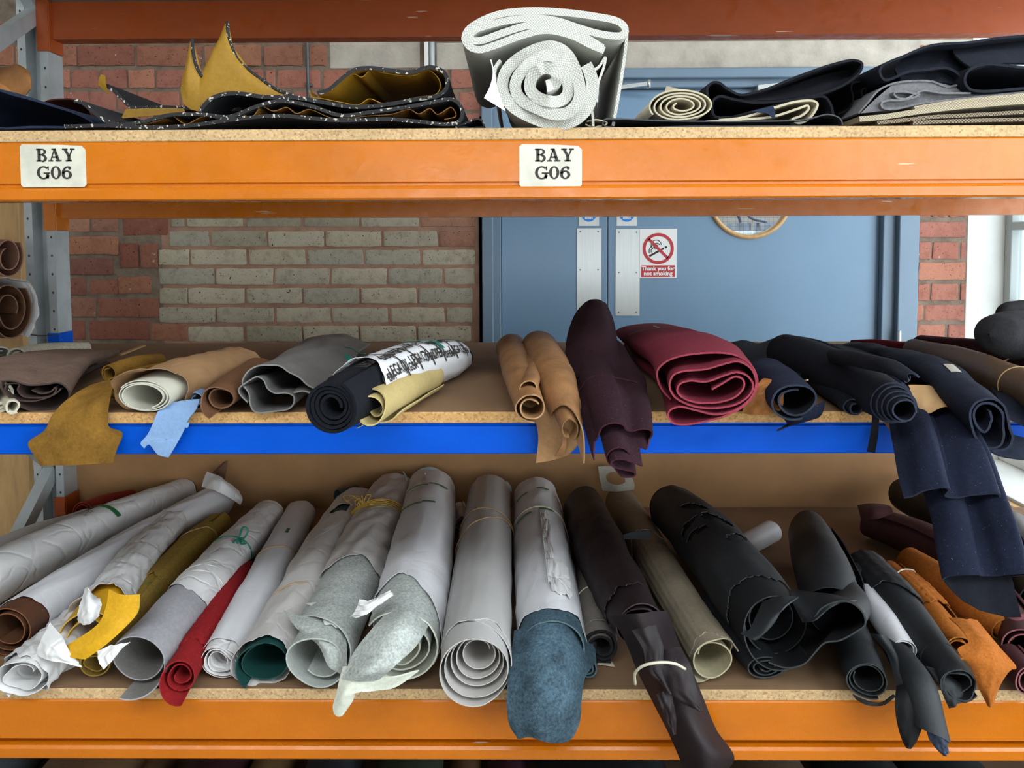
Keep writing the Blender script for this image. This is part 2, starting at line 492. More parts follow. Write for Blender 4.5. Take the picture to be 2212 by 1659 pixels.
for (y0, y1, xs, key) in [
    (462, 503, [(119, 193), (200, 255)], 'r'), (466, 510, [(267, 363)], 'r'),
    (510, 552, [(60, 95), (99, 125), (128, 257)], 'r'), (523, 581, [(262, 300)], 'r'), (525, 581, [(306, 342)], 'r'),
    (556, 595, [(20, 112), (116, 244)], 'r'), (599, 639, [(0, 60), (66, 114), (119, 187)], 'r'), (603, 637, [(195, 255)], 'r'), (596, 635, [(257, 326)], 'r'),
    (643, 687, [(-10, 118), (123, 209), (216, 345)], 'r'), (691, 735, [(10, 120), (125, 184), (195, 322)], 'r'), (696, 737, [(327, 404)], 'r'),
    (742, 782, [(60, 180), (185, 300), (305, 400)], 'r'),
    (466, 491, [(372, 399), (407, 526), (533, 651), (658, 776), (781, 904)], G), (466, 491, [(910, 1027)], 'r'),
    (498, 534, [(367, 452), (457, 576), (581, 700), (706, 824), (829, 945)], G), (498, 534, [(950, 1027)], 'r'),
    (538, 574, [(345, 409), (414, 533), (539, 660), (665, 785), (790, 908), (913, 1027)], G),
    (578, 616, [(345, 464), (469, 590), (595, 712), (717, 835), (839, 955), (960, 1025)], G),
    (621, 657, [(347, 406), (410, 530), (535, 653), (657, 776), (781, 900), (905, 1022)], G),
    (663, 698, [(348, 467), (472, 592), (597, 715), (720, 840), (845, 960), (965, 1020)], G),
    (703, 739, [(409, 529), (534, 653), (657, 775), (780, 899), (904, 1018)], G),
    (745, 781, [(405, 464), (469, 590), (595, 712), (717, 835), (840, 958), (963, 1019)], G),
    # above the shelf
    (97, 145, [(-30, 30), (36, 98), (104, 167), (171, 291), (296, 435), (443, 565), (571, 654), (660, 705)], 'r'),
    (50, 92, [(-10, 100), (106, 220), (226, 340), (346, 460), (466, 590), (596, 705), (712, 830), (836, 935)], 'r'),
    (150, 192, [(-20, 60), (66, 98), (104, 152), (157, 214), (221, 275), (280, 335), (340, 450), (456, 570), (576, 595), (600, 692), (699, 772), (778, 860), (866, 968), (975, 1036)], 'p'),
    (197, 240, [(-50, 40), (46, 120), (125, 192), (196, 250), (256, 295), (300, 388), (394, 510), (516, 630), (636, 750), (756, 860), (866, 985), (992, 1036)], 'p'),
    (245, 286, [(-30, 60), (66, 180), (186, 300), (306, 420), (426, 540), (546, 660), (666, 780), (786, 900), (906, 975), (981, 1036)], 'p'),
    (291, 331, [(10, 120), (126, 240), (246, 360), (366, 480), (486, 600), (606, 720), (726, 840), (846, 960), (966, 1036)], 'r'),
    (336, 376, [(-50, 60), (66, 180), (186, 300), (306, 420), (426, 540), (546, 660), (666, 780), (786, 900), (906, 1036)], 'r'),
    (381, 421, [(10, 120), (126, 240), (246, 360), (366, 480), (486, 600), (606, 720), (726, 840), (846, 960), (966, 1036)], 'r'),
    (425, 458, [(66, 180), (186, 300), (306, 420), (426, 540), (546, 660), (666, 780), (786, 900), (906, 1036)], 'r'),
    # pier right of the door
    (380, 424, [(1984, 2086)], 'p'), (430, 470, [(1982, 2008), (2012, 2044), (2049, 2086)], 'p'), (478, 514, [(1983, 2085)], 'p'),
    (522, 561, [(1981, 2009), (2013, 2069), (2074, 2085)], 'p'), (566, 606, [(1983, 2085)], 'p'),
    (612, 650, [(1980, 2006), (2010, 2068), (2073, 2084)], 'p'), (657, 694, [(1979, 1992), (1997, 2083)], 'p'),
    (700, 738, [(1980, 2040), (2046, 2083)], 'p'), (744, 782, [(1980, 2082)], 'p'), (788, 826, [(1980, 2010), (2014, 2080)], 'p'),
    (97, 140, [(1985, 2086)], 'p'), (146, 188, [(1985, 2012), (2017, 2086)], 'p'), (194, 236, [(1984, 2086)], 'p'), (242, 284, [(1984, 2010), (2015, 2086)], 'p'),
    # seen low at the left behind the brace
    (985, 1022, [(-60, 20), (26, 125)], 'r'), (1027, 1064, [(-20, 70), (76, 130)], 'r'), (1069, 1106, [(-60, 20), (26, 130)], 'r'), (1111, 1148, [(-20, 70), (76, 130)], 'r'),
    (940, 980, [(-20, 70), (76, 130)], 'r'),
]:
    for a, c in xs: bpx(a, c, y0, y1, key)

# ---------------------------------------------------------------- doors
zdb = 0.01
FR = 0.085
fo = struct('trim_1', box('trim_1', XD0, on_y(1066, 600, YW).x, YW - 0.03, YW + 0.14, 0, ZD, DOORF, None, 0.004))
xr0 = on_y(1908, 600, YW).x
box('frame_post', xr0 + 0.045, XD1, YW - 0.03, YW + 0.14, 0, ZD, DOORF, fo, 0.004)
box('frame_post', xr0 - 0.003, xr0 + 0.047, YW + 0.0, YW + 0.14, 0, ZD, DOORF, fo, 0.004)
zft = on_y(1500, 171, YW).z
box('frame_head', XD0, XD1, YW - 0.03, YW + 0.14, zft, ZD, DOORF, fo, 0.004)
box('frame_head', XD0 + 0.04, XD1 - 0.04, YW + 0.0, YW + 0.14, zft - 0.03, zft + 0.002, DOORF, fo, 0.003)
box('frame_stop', on_y(1064, 600, YW).x, on_y(1082, 600, YW).x, YW + 0.0, YW + 0.14, 0, zft, DOORF, fo, 0.003)
YD = YW + 0.035                            # door face
xm = on_y(1313, 600, YD).x
zdt = zft - 0.034
d1 = struct('door_1', box('door_1', on_y(1083, 600, YD).x, xm - 0.002, YD, YD + 0.045, zdb, zdt, DOORB, None, 0.003))
# right leaf with a round opening
cx, cz = on_y(1620, 424, YD).x, on_y(1620, 424, YD).z
rw = 93 * 3.06 / F_PX
xe = xr0 - 0.004
def leaf_with_hole(name, x0, x1, y0, y1, z0, z1, c, r, mat):
    n = 48; bm = bmesh.new(); rings = []
    for y in (y0, y1):
        inner, outer = [], []
        for i in range(n):
            a = 2 * math.pi * i / n
            dx, dz = math.cos(a), math.sin(a)
            inner.append(bm.verts.new((c[0] + r * dx, y, c[1] + r * dz)))
            t = 1e9
            if dx > 1e-9: t = min(t, (x1 - c[0]) / dx)
            if dx < -1e-9: t = min(t, (x0 - c[0]) / dx)
            if dz > 1e-9: t = min(t, (z1 - c[1]) / dz)
            if dz < -1e-9: t = min(t, (z0 - c[1]) / dz)
            outer.append(bm.verts.new((c[0] + t * dx, y, c[1] + t * dz)))
        rings.append((inner, outer))
    for k, (inner, outer) in enumerate(rings):
        for i in range(n):
            j = (i + 1) % n
            bm.faces.new([inner[i], outer[i], outer[j], inner[j]])
        for cxx in (x0, x1):
            for czz in (z0, z1):      # square the corners
                best = sorted(range(n), key=lambda i: (outer[i].co.x - cxx) ** 2 + (outer[i].co.z - czz) ** 2)[:1]
                outer[best[0]].co.x, outer[best[0]].co.z = cxx, czz
    for w in (0, 1):
        for i in range(n):
            j = (i + 1) % n
            bm.faces.new([rings[0][w][i], rings[0][w][j], rings[1][w][j], rings[1][w][i]])
    bmesh.ops.recalc_face_normals(bm, faces=bm.faces)
    return link(name, mesh_of(bm, name), mat)
d2 = struct('door_2', leaf_with_hole('door_2', xm + 0.002, xe, YD, YD + 0.045, zdb, zdt, (cx, cz), rw - 0.012, DOORB))
def torus_flat(name, c, r0, r1, y0, y1, mat, parent, n=56):
    vs, fs = [], []
    prof = [(r0, y1), (r0, y0 + 0.006), (r0 + 0.006, y0), (r1 - 0.006, y0), (r1, y0 + 0.006), (r1, y1)]
    for i in range(n):
        a = 2 * math.pi * i / n
        for r_, y in prof: vs.append((c[0] + r_ * math.cos(a), y, c[1] + r_ * math.sin(a)))
    k = len(prof)
    for i in range(n):
        j = (i + 1) % n
        for q in range(k - 1): fs.append((i * k + q, j * k + q, j * k + q + 1, i * k + q + 1))
    me = bpy.data.meshes.new(name); me.from_pydata(vs, [], fs)
    bm = bmesh.new(); bm.from_mesh(me); bmesh.ops.recalc_face_normals(bm, faces=bm.faces); bm.to_mesh(me); bm.free()
    for p in me.polygons: p.use_smooth = True
    return link(name, me, mat, parent)
torus_flat('porthole_rim', (cx, cz), rw - 0.018, rw, YD - 0.012, YD + 0.02, WOODL, d2)
m, nt, b = new_mat('clear_glass')
out = nt.nodes['Material Output']; mx = nt.nodes.new('ShaderNodeMixShader'); tr = nt.nodes.new('ShaderNodeBsdfTransparent'); gl = nt.nodes.new('ShaderNodeBsdfGlossy')
gl.inputs['Roughness'].default_value = 0.02; mx.inputs[0].default_value = 0.07; tr.inputs[0].default_value = (0.93, 0.97, 0.97, 1)
nt.links.new(tr.outputs[0], mx.inputs[1]); nt.links.new(gl.outputs[0], mx.inputs[2]); nt.links.new(mx.outputs[0], out.inputs[0])
GLASS = m
poly_plate('pane', circ(rw - 0.014), (cx, YD + 0.022, cz), (1, 0, 0), (0, 0, 1), 0.004, GLASS, d2)
wires = []
for i in range(-9, 10):
    v = i * 0.0165; e = math.sqrt(max(0, (rw - 0.02) ** 2 - v * v))
    if e > 0.01:
        wires += [line_poly((v, -e), (v, e), 0.0009), line_poly((-e, v), (e, v), 0.0009)]
tag(strips('wire_mesh', wires, (cx, YD + 0.021, cz), 0.0, GALV_D, d2), kind='stuff')
# corridor behind the door: a white wall and a grey machine seen through the porthole
CORR = surf('corridor_white_paint', 'dcdcd8', 0.7, 0.02, 3, 60, 0.05)
struct('wall_corridor', box('wall_corridor', -0.1, 2.5, 3.3, 3.36, 0, 2.9, CORR))
MACH = surf('grey_blue_enamel', '7b94ac', 0.4, 0.1, 8, 90, 0.05)
vac = empty('vacuum_unit', on_y(1625, 500, 3.0), 'pale blue grey twin canister machine seen through round door window', 'machine')
vb = on_y(1625, 500, 3.0)
for sgn in (-1, 1):
    tube('canister', [(vb.x + sgn * 0.07, 3.0, vb.z - 0.35), (vb.x + sgn * 0.07, 3.0, vb.z + 0.045)], 0.062, MACH, vac, None, 24)
tube('hose', [(vb.x - 0.07, 2.98, vb.z + 0.05), (vb.x - 0.1, 2.95, vb.z + 0.14), (vb.x - 0.04, 2.95, vb.z + 0.16), (vb.x - 0.03, 2.96, vb.z + 0.08), (vb.x + 0.07, 2.98, vb.z + 0.05)], 0.008, MACH, vac, 30)
tube('stand_column', [(vb.x, 3.06, 0.0), (vb.x, 3.06, vb.z - 0.3)], 0.04, MACH, vac, None, 16)
# push plates and screws
SCREW = surf('screw_steel', '6d6f70', 0.4, 0.05, 10, 100, 0, metal=0.6)
def plate(px0, px1, py0, py1, parent, rows, dx=None):
    a, c = on_y(px0, py1, YD), on_y(px1, py0, YD)
    o = box('push_plate', a.x, c.x, YD - 0.0022, YD, a.z, c.z, ALU, parent, 0.0006, 1)
    polys = []
    for t in rows:
        z = c.z - (c.z - a.z) * t
        for x in (a.x + 0.013, c.x - 0.013):
            polys.append([(x + 0.0035 * math.cos(k * 0.7854), z + 0.0035 * math.sin(k * 0.7854)) for k in range(8)])
    strips('screw', polys, (0, YD - 0.0024, 0), 0.0, SCREW, o)
    return o
plate(1246, 1299, 493, 672, d1, (0.04, 0.5, 0.96))
plate(1329, 1382, 494, 682, d2, (0.04, 0.5, 0.96))
# round blue "keep shut" notices above the plates
BLUS = flat('mandatory_blue', '1f7fd0', 0.4)
for px0, px1, which in ((1250, 1294, 'narrow left door leaf'), (1332, 1376, 'wide right door leaf')):
    a, c = on_y(px0, 488, YD), on_y(px1, 440, YD)
    ks = empty('shut_sign', ((a.x + c.x) / 2, YD, a.z), 'small white square sign with blue disc reading shut on ' + which, 'sign')
    box('sign_plate', a.x, c.x, YD - 0.0015, YD, a.z, a.z + (c.x - a.x), ALU, ks)
    mx_, mz_ = (a.x + c.x) / 2, a.z + (c.x - a.x) * 0.58
    strips('blue_disc', [circ(0.030, 32)], (mx_, YD - 0.002, mz_), 0.0002, BLUS, ks)
    text_on_wall('lettering', 'shut', 0.018, (mx_, YD - 0.0026, mz_ - 0.019), WHITE, ks, 0.0006)
    text_on_wall('lettering', 'keep', 0.018, (mx_, YD - 0.0026, mz_ + 0.012), WHITE, ks, 0.0006)
# no smoking sign
a, c = on_y(1381, 601, YD), on_y(1462, 494, YD)
ns = empty('no_smoking_sign', ((a.x + c.x) / 2, YD, a.z), 'white no smoking sign with red barred circle and red caption panel', 'sign')
w_, h_ = c.x - a.x, c.z - a.z
REDS = flat('sign_red', 'b3202c', 0.4)
box('sign_plate', a.x, c.x, YD - 0.0035, YD, a.z, c.z, WHITE, ns, 0.0005, 1)
ox, oz = (a.x + c.x) / 2, a.z + h_ * 0.60
strips('cigarette_symbol', [line_poly((-0.035, -0.030), (0.022, 0.001), 0.008), line_poly((0.026, 0.003), (0.034, 0.0075), 0.008), line_poly((-0.046, -0.036), (-0.039, -0.032), 0.008)]
       + ring_polys(0.010, 0.013, 20, 250, 16, (-0.006, 0.010)) + ring_polys(0.018, 0.021, 0, 230, 20, (-0.008, 0.014)) + ring_polys(0.003, 0.006, 0, 300, 10, (-0.007, 0.010))
       + ring_polys(0.022, 0.025, 100, 200, 12, (-0.012, -0.010)) + ring_polys(0.014, 0.017, 90, 200, 12, (-0.012, -0.010)), (ox, YD - 0.0036, oz), 0.0002, BLACKTXT, ns)
strips('barred_circle', ring_polys(0.049, 0.061, n=56) + [line_poly((-0.038, 0.038), (0.038, -0.038), 0.011)], (ox, YD - 0.0038, oz), 0.0003, REDS, ns)
strips('caption_panel', [[(-w_ * 0.455, 0), (w_ * 0.455, 0), (w_ * 0.455, h_ * 0.235), (-w_ * 0.455, h_ * 0.235)]], (ox, YD - 0.0036, a.z + h_ * 0.025), 0.0002, REDS, ns)
text_on_wall('lettering', 'Thank you for', 0.0225, (ox, YD - 0.0042, a.z + h_ * 0.16), WHITE, ns, 0.0007)
text_on_wall('lettering', 'not smoking', 0.0225, (ox, YD - 0.0042, a.z + h_ * 0.06), WHITE, ns, 0.0007)
# door closers
for (x0, x1, y0, y1, dd, w) in ((1628, 1800, 186, 226, d2, 0), (1150, 1290, 190, 228, d1, 0)):
    a, c = on_y(x0, y1, YD), on_y(x1, y0, YD)
    o = box('door_closer', a.x, c.x, YD - 0.05, YD, a.z, c.z, ALU, dd, 0.006)
for (x0, x1, dd) in ((1338, 1394, d1), (1630, 1690, d2)):
    a, c = on_y(x0, 194, YD), on_y(x1, 190, YD)
    bar('closer_arm', (a.x, YD - 0.05, a.z), (c.x, YD - 0.085, c.z), 0.008, 0.014, ALU, dd)
    tube('closer_pivot', [(c.x, YD - 0.085, c.z - 0.016), (c.x, YD - 0.085, c.z + 0.014)], 0.007, ALU, dd, None, 12)
# hinges low on the right post
tube('hinge', [(xr0 + 0.05, YW - 0.035, on_y(1940, 745, YW).z - 0.05), (xr0 + 0.05, YW - 0.035, on_y(1940, 712, YW).z)], 0.008, ALU, fo, None, 12)

# ---------------------------------------------------------------- conduits on the wall
pipe = empty('conduit_pipe', on_y(663, 300, YW - 0.03), 'thin dark grey conduit running down the red brick wall', 'pipe')
pp = [on_y(663, y, YW - 0.03) for y in (60, 300)]
tube('pipe', [(pp[0].x, YW - 0.03, 2.6), (pp[0].x, YW - 0.03, pp[1].z - 0.1)], 0.0065, GALV_D, pipe, None, 12)
for z in (pp[1].z + 0.2, pp[1].z + 0.5):
    box('clip', pp[0].x - 0.012, pp[0].x + 0.012, YW - 0.028, YW, z, z + 0.012, GALV_D, pipe, 0.002)
pipe = empty('cable_trunking', on_y(925, 150, YW - 0.02), 'pale steel and white pair of conduits beside the concrete lintel', 'pipe')
p0 = on_y(917, 140, YW - 0.02)
box('trunk', p0.x, p0.x + 0.016, YW - 0.03, YW - 0.004, p0.z - 0.5, 2.6, WHITEP, pipe, 0.002)
tube('pipe', [(p0.x + 0.029, YW - 0.02, p0.z - 0.5), (p0.x + 0.029, YW - 0.02, 2.6)], 0.0105, GALV, pipe, None, 14)

# ---------------------------------------------------------------- right-hand wall with the window
zs_ = on_y(2168, 991, YW).z                 # sill level
XS = 1.63                                   # sill nosing
wrt = struct('wall_right', box('wall_right', XC, XG + 0.2, -5.5, YW + 0.25, 0, zs_ - 0.03, WALLP))
box('wall_panel', XC, XG + 0.2, -5.5, YW + 0.25, 3.3, 3.9, WALLP, wrt)
box('window_reveal', XC, XG + 0.2, YW - 0.005, YW + 0.25, zs_ - 0.03, 3.3, WHITEP, wrt, 0.004)
box('wall_panel', XC, XG + 0.2, -5.5, -4.2, zs_ - 0.03, 3.3, WALLP, wrt)
sill = struct('trim_2', box('trim_2', XS, XG + 0.02, -4.2, YW - 0.004, zs_ - 0.035, zs_, WHITEP, None, 0.006))
box('sill_nosing', XS - 0.03, XS + 0.004, -4.2, YW - 0.3, zs_ - 0.05, zs_ - 0.012, WOODL, sill, 0.006)
wn = struct('window_1', box('window_1', XG, XG + 0.05, -4.2, YW - 0.005, zs_, zs_ + 0.05, WHITEP, None, 0.004))
FRM = surf('grey_white_window_steel', 'b4bab8', 0.4, 0.05, 6, 100, 0.05)
def wbar(y0, y1, z0, z1, d=0.045):
    box('glazing_bar', XG, XG + d, y0, y1, z0, z1, FRM, wn, 0.004)
wbar(YW - 0.045, YW - 0.005, zs_ + 0.04, 3.3)
zt = on_y(2180, 640, YW).z
for z in (on_y(2190, 660, 1.72).z, on_y(2190, 488, 1.72).z, on_y(2190, 488, 1.72).z + 0.42, 2.6, 3.1):
    wbar(-4.2, YW - 0.04, z - 0.016, z + 0.016)
for y in (1.1, 0.3, -0.5, -1.3, -2.1, -2.9, -3.7):
    wbar(y - 0.02, y + 0.02, zs_ + 0.04, 3.3)
poly_plate('pane', [(-4.2, 0), (YW - 0.05, 0), (YW - 0.05, 3.3 - zs_), (-4.2, 3.3 - zs_)], (XG + 0.025, 0, zs_), (0, 1, 0), (0, 0, 1), 0.004, GLASS, wn)
# brick return outside the window
wo = struct('wall_outside', box('wall_outside', XG + 0.25, XG + 3.2, YW + 0.512, YW + 0.75, 0, 3.6, MORTAR))
for r_ in range(20):
    z = 0.72 + r_ * 0.075
    x = XG + 0.2 - (0.11 if r_ % 2 else 0.0)
    for k in range(4):
        brick(max(x + k * 0.225, XG + 0.25), x + k * 0.225 + 0.215, z, z + 0.065, 'p', parent=wo, y=YW + 0.5)

# ================================================================== PALLET RACK
XL = -1.255                                  # right face of the left-hand rear upright
XR = 1.56
rack = empty('pallet_rack', (XL, 0.0, 0.0), 'steel pallet racking bay with orange and blue beams and galvanised uprights', 'shelving')
def upright(x1, y0, y1, name='upright'):
    """omega section, open channel to the front"""
    x0 = x1 - 0.082; t = 0.003
    outer = [(x0, y0), (x0 + 0.022, y0), (x0 + 0.024, y0 + 0.04), (x1 - 0.024, y0 + 0.04), (x1 - 0.022, y0), (x1, y0), (x1, y1)]
    inner = [(x1 - t, y1), (x1 - t, y0 + t), (x1 - 0.022 + t, y0 + t), (x1 - 0.024 + t, y0 + 0.04 + t), (x0 + 0.024 - t, y0 + 0.04 + t), (x0 + 0.022 - t, y0 + t), (x0 + t, y0 + t), (x0 + t, y1), (x0, y1)]
    return extrude_profile(name, outer + inner, 'z', 0.0, 3.2, GALV, rack)
u_rear = upright(XL, 0.845, 0.91)
u_front = upright(XL, -0.005, 0.06)
upright(XR + 0.085, 0.845, 0.91); upright(XR + 0.085, -0.005, 0.06)
SLOT = flat('slot_shadow_steel', '3a3d3f', 0.6)
# slots and bolt holes on the rear upright
z = 0.3
z = 0.55
sl_me = bpy.data.meshes.new('slot'); sl_me.from_pydata([(-0.007, 0, -0.012), (0.007, 0, -0.012), (0.007, 0, 0.012), (-0.007, 0, 0.012)], [], [(0, 1, 2, 3)]); sl_me.materials.append(ALU)
ho_me = bpy.data.meshes.new('bolt_hole'); ho_me.from_pydata([(0.003 * math.cos(k), 0, 0.004 * math.sin(k)) for k in (0, 1.05, 2.1, 3.14, 4.2, 5.25)], [], [tuple(range(6))]); ho_me.materials.append(SLOT)
def tiny(name, me, loc):
    o = bpy.data.objects.new(name, me); COL.objects.link(o); o.location = loc; o.parent = u_rear
while z < 2.35:
    tiny('slot', sl_me, (XL - 0.041, 0.8847, z))
    for xx in (XL - 0.010, XL - 0.072): tiny('bolt_hole', ho_me, (xx, 0.8447, z + 0.02))
    z += 0.05
# foot plates
for (x, y) in ((XL, 0.845), (XL, -0.005), (XR + 0.085, 0.845), (XR + 0.085, -0.005)):
    box('foot_plate', x - 0.10, x + 0.015, y - 0.02, y + 0.09, 0.0, 0.008, GALV, rack)
# bracing of the left-hand frame
XB = XL - 0.041
for z0, z1 in ((EZ - 0.62, EZ - 1.32), (EZ - 0.60, EZ + 0.05), (EZ + 0.615, EZ + 0.05), (EZ + 0.635, EZ + 1.25)):
    bar('brace', (XB, 0.86, z0), (XB, 0.04, z1), 0.036, 0.03, GALV, rack)

def step_beam(name, y_face, z_bot, z_top, mat, front=True, depth=0.05, groove=0.004, gh=0.006, lip=0.014, x0=XL + 0.002, x1=XR):
    """box beam with a folded lip along its lower edge; y_face is the outer face"""
    s = 1 if front else -1
    h = z_top - z_bot; l = min(0.026, h * 0.24)
    P = [(0.0, h), (0.0, l + gh), (groove, l + gh - 0.002), (groove, l), (0.0, l - 0.002), (-0.004, l - 0.006), (-0.004, 0.003), (-0.001, 0), (depth, 0), (depth, h)]
    P = [(0.003, h), (0.0, h - 0.003)] + P[1:]
    pts = [(y_face + s * u, z_bot + v) for u, v in P]
    return extrude_profile(name, pts, 'x', x0, x1, mat, rack)
# levels: above, top, middle, low
ZT_B, ZT_T = EZ + 0.070, TOP - 0.0185
front_top = step_beam('front_beam', 0.0, ZT_B, ZT_T, ORANGE)
back_top = step_beam('back_beam', YB, ZT_B, ZT_T, ORANGE, False)
ZA_B = EZ + 0.548
step_beam('front_beam', 0.0, ZA_B, ZA_B + 0.098, ORANGE_SHADE_RUST)
back_above = step_beam('back_beam', YB, ZA_B, ZA_B + 0.098, ORANGE_SHADE_RUST, False)
ZM_B = EZ - 0.345
extr = [(0.0, ZM_B + 0.002), (0.002, ZM_B), (0.045, ZM_B), (0.045, MID - 0.0185), (0.006, MID - 0.0185), (0.006, MID - 0.0225), (0.0, MID - 0.0235)]
extrude_profile('front_beam', extr, 'x', XL + 0.002, XR, BLUE, rack)
extrude_profile('back_beam', [(YB - y, z) for y, z in extr], 'x', XL + 0.002, XR, BLUE, rack)
ZL_B = EZ - 0.8625
front_low = step_beam('front_beam', 0.0, ZL_B, LOW - 0.0185, ORANGE, groove=0.022, gh=0.010)
step_beam('back_beam', YB, ZL_B, LOW - 0.0185, ORANGE_SHADE_RUST, False)
Z4 = EZ - 1.26
step_beam('front_beam', 0.0, Z4 - 0.115, Z4 - 0.0185, ORANGE)
step_beam('back_beam', YB, Z4 - 0.115, Z4 - 0.0185, ORANGE, False)
# beam end connectors on the rear upright
for zb, zt_, mt in ((ZT_B - 0.032, ZT_T, ORANGE), (ZA_B - 0.034, ZA_B + 0.098, ORANGE_SHADE_RUST), (ZM_B + 0.02, ZM_B + 0.105, BLUE), (ZL_B + 0.02, LOW + 0.05, ORANGE_SHADE_RUST), (Z4 - 0.15, Z4, ORANGE)):
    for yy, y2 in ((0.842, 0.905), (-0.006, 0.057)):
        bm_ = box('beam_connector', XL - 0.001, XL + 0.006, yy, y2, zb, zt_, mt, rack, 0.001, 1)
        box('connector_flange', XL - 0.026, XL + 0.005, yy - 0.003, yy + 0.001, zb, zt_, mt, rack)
tie = tube('cable_tie', [(XL - 0.086, 0.84, EZ - 0.243), (XL - 0.04, 0.838, EZ - 0.246), (XL + 0.008, 0.84, EZ - 0.243)], 0.0014, SLOT, rack, 8, 6)
# boards
def board(z_top, mt_face, mt_edge, label, th=0.0185, yf=0.0005, yb=YB - 0.002, x0=XL - 0.02, x1=XR + 0.06):
    bm = bmesh.new(); bmesh.ops.create_cube(bm, size=1)
    for v in bm.verts:
        v.co = Vector(((x0 + x1) / 2 + v.co.x * (x1 - x0), (yf + yb) / 2 + v.co.y * (yb - yf), z_top - th / 2 + v.co.z * th))
    bmesh.ops.bevel(bm, geom=bm.edges[:], offset=0.0012, segments=1, affect='EDGES')
    for f in bm.faces: f.material_index = 0 if abs(f.normal.z) > 0.9 else 1
    o = link('shelf_board', mesh_of(bm, 'shelf_board'), [mt_face, mt_edge])
    return tag(o, label, 'board', 'chipboard shelf boards')
board(ZA_B + 0.1165, FACE_G, EDGE_L, 'grey underside chipboard board of the highest shelf level', yf=0.03)
board(TOP, FACE, EDGE_L, 'pale chipboard shelf board on the upper orange beams')
mid_board = board(MID, FACE, EDGE, 'brown chipboard shelf board on the blue beam')
low_board = board(LOW, FACE, EDGE_L, 'chipboard shelf board on the lower orange beam carrying paper rolls')
board(Z4, FACE, EDGE, 'chipboard shelf board of the bottom level in shadow')
bp0, bp1 = on_y(146, 1040, 0.895).x, on_y(2075, 1040, 0.895).x
o = box('back_panel', bp0, bp1, 0.912, 0.922, LOW - 0.06, ZM_B + 0.03, FACE_BK)
tag(o, 'brown hardboard panel standing along the back of the paper roll shelf', 'board')

# ---------------------------------------------------------------- bay stickers with slab-serif letters
def slab(ch, h):
    """convex pieces of slab-serif capitals, unit height h, returns (polys, width)"""
    st, th, sf = 0.235, 0.12, 0.10          # stem, thin stroke, serif
    P = []
    def rect(x0, z0, x1, z1): P.append([(x0, z0), (x1, z0), (x1, z1), (x0, z1)])
    def arc(cx, cz, rx0, rz0, rx1, rz1, a0, a1, n=14):
        for i in range(n):
            a, c = R(a0 + (a1 - a0) * i / n), R(a0 + (a1 - a0) * (i + 1) / n)
            P.append([(cx + rx0 * math.cos(a), cz + rz0 * math.sin(a)), (cx + rx1 * math.cos(a), cz + rz1 * math.sin(a)),
                      (cx + rx1 * math.cos(c), cz + rz1 * math.sin(c)), (cx + rx0 * math.cos(c), cz + rz0 * math.sin(c))])
    if ch == 'B':
        rect(0.0, 0, 0.42, th); rect(0.0, 1 - th, 0.42, 1); rect(0.10, 0, 0.10 + st, 1); rect(0.2, 0.47, 0.45, 0.47 + th)
        arc(0.42, 0.26, 0.17, 0.17, 0.38, 0.26 + 0.05, -90, 90); arc(0.42, 0.76, 0.14, 0.14, 0.33, 0.24, -90, 90); w = 0.84
    elif ch == 'A':
        P.append([(0.14, th), (0.24, th), (0.50, 0.92), (0.42, 0.98)]); P.append([(0.60, th), (0.84, th), (0.56, 1.0), (0.36, 1.0)])
        rect(0.0, 0, 0.36, th); rect(0.52, 0, 0.98, th); rect(0.24, 0.28, 0.68, 0.28 + th); rect(0.25, 1 - th, 0.56, 1); w = 0.98
    elif ch == 'Y':
        rect(0.0, 1 - th, 0.42, 1); rect(0.58, 1 - th, 0.94, 1); rect(0.24, 0, 0.72, th); rect(0.38, 0, 0.38 + st, 0.46)
        P.append([(0.10, 0.95), (0.34, 0.95), (0.58, 0.42), (0.38, 0.42)]); P.append([(0.70, 0.95), (0.82, 0.95), (0.58, 0.40), (0.48, 0.44)]); w = 0.94
    elif ch == 'G':
        arc(0.50, 0.5, 0.28, 0.40, 0.50, 0.52, 42, 335, 26); rect(0.50, 0.40, 1.0, 0.40 + th); rect(0.70, 0.04, 0.90, 0.44); rect(0.80, 0.66, 0.90, 1.0); w = 0.98
    elif ch == '0':
        arc(0.38, 0.5, 0.17, 0.40, 0.38, 0.51, 0, 360, 30); w = 0.76
    elif ch == '6':
        arc(0.38, 0.33, 0.16, 0.22, 0.38, 0.34, 0, 360, 26); arc(0.50, 0.42, 0.30, 0.46, 0.50, 0.58, 75, 180, 16)
        arc(0.60, 0.84, 0.0, 0.0, 0.12, 0.12, 0, 360, 12); w = 0.78
    return [[(x * h, z * h) for x, z in p] for p in P], w * h
STICK = surf('worn_sticker', 'cbc8b8', 0.5, 0.14, 22, 90, 0.05)
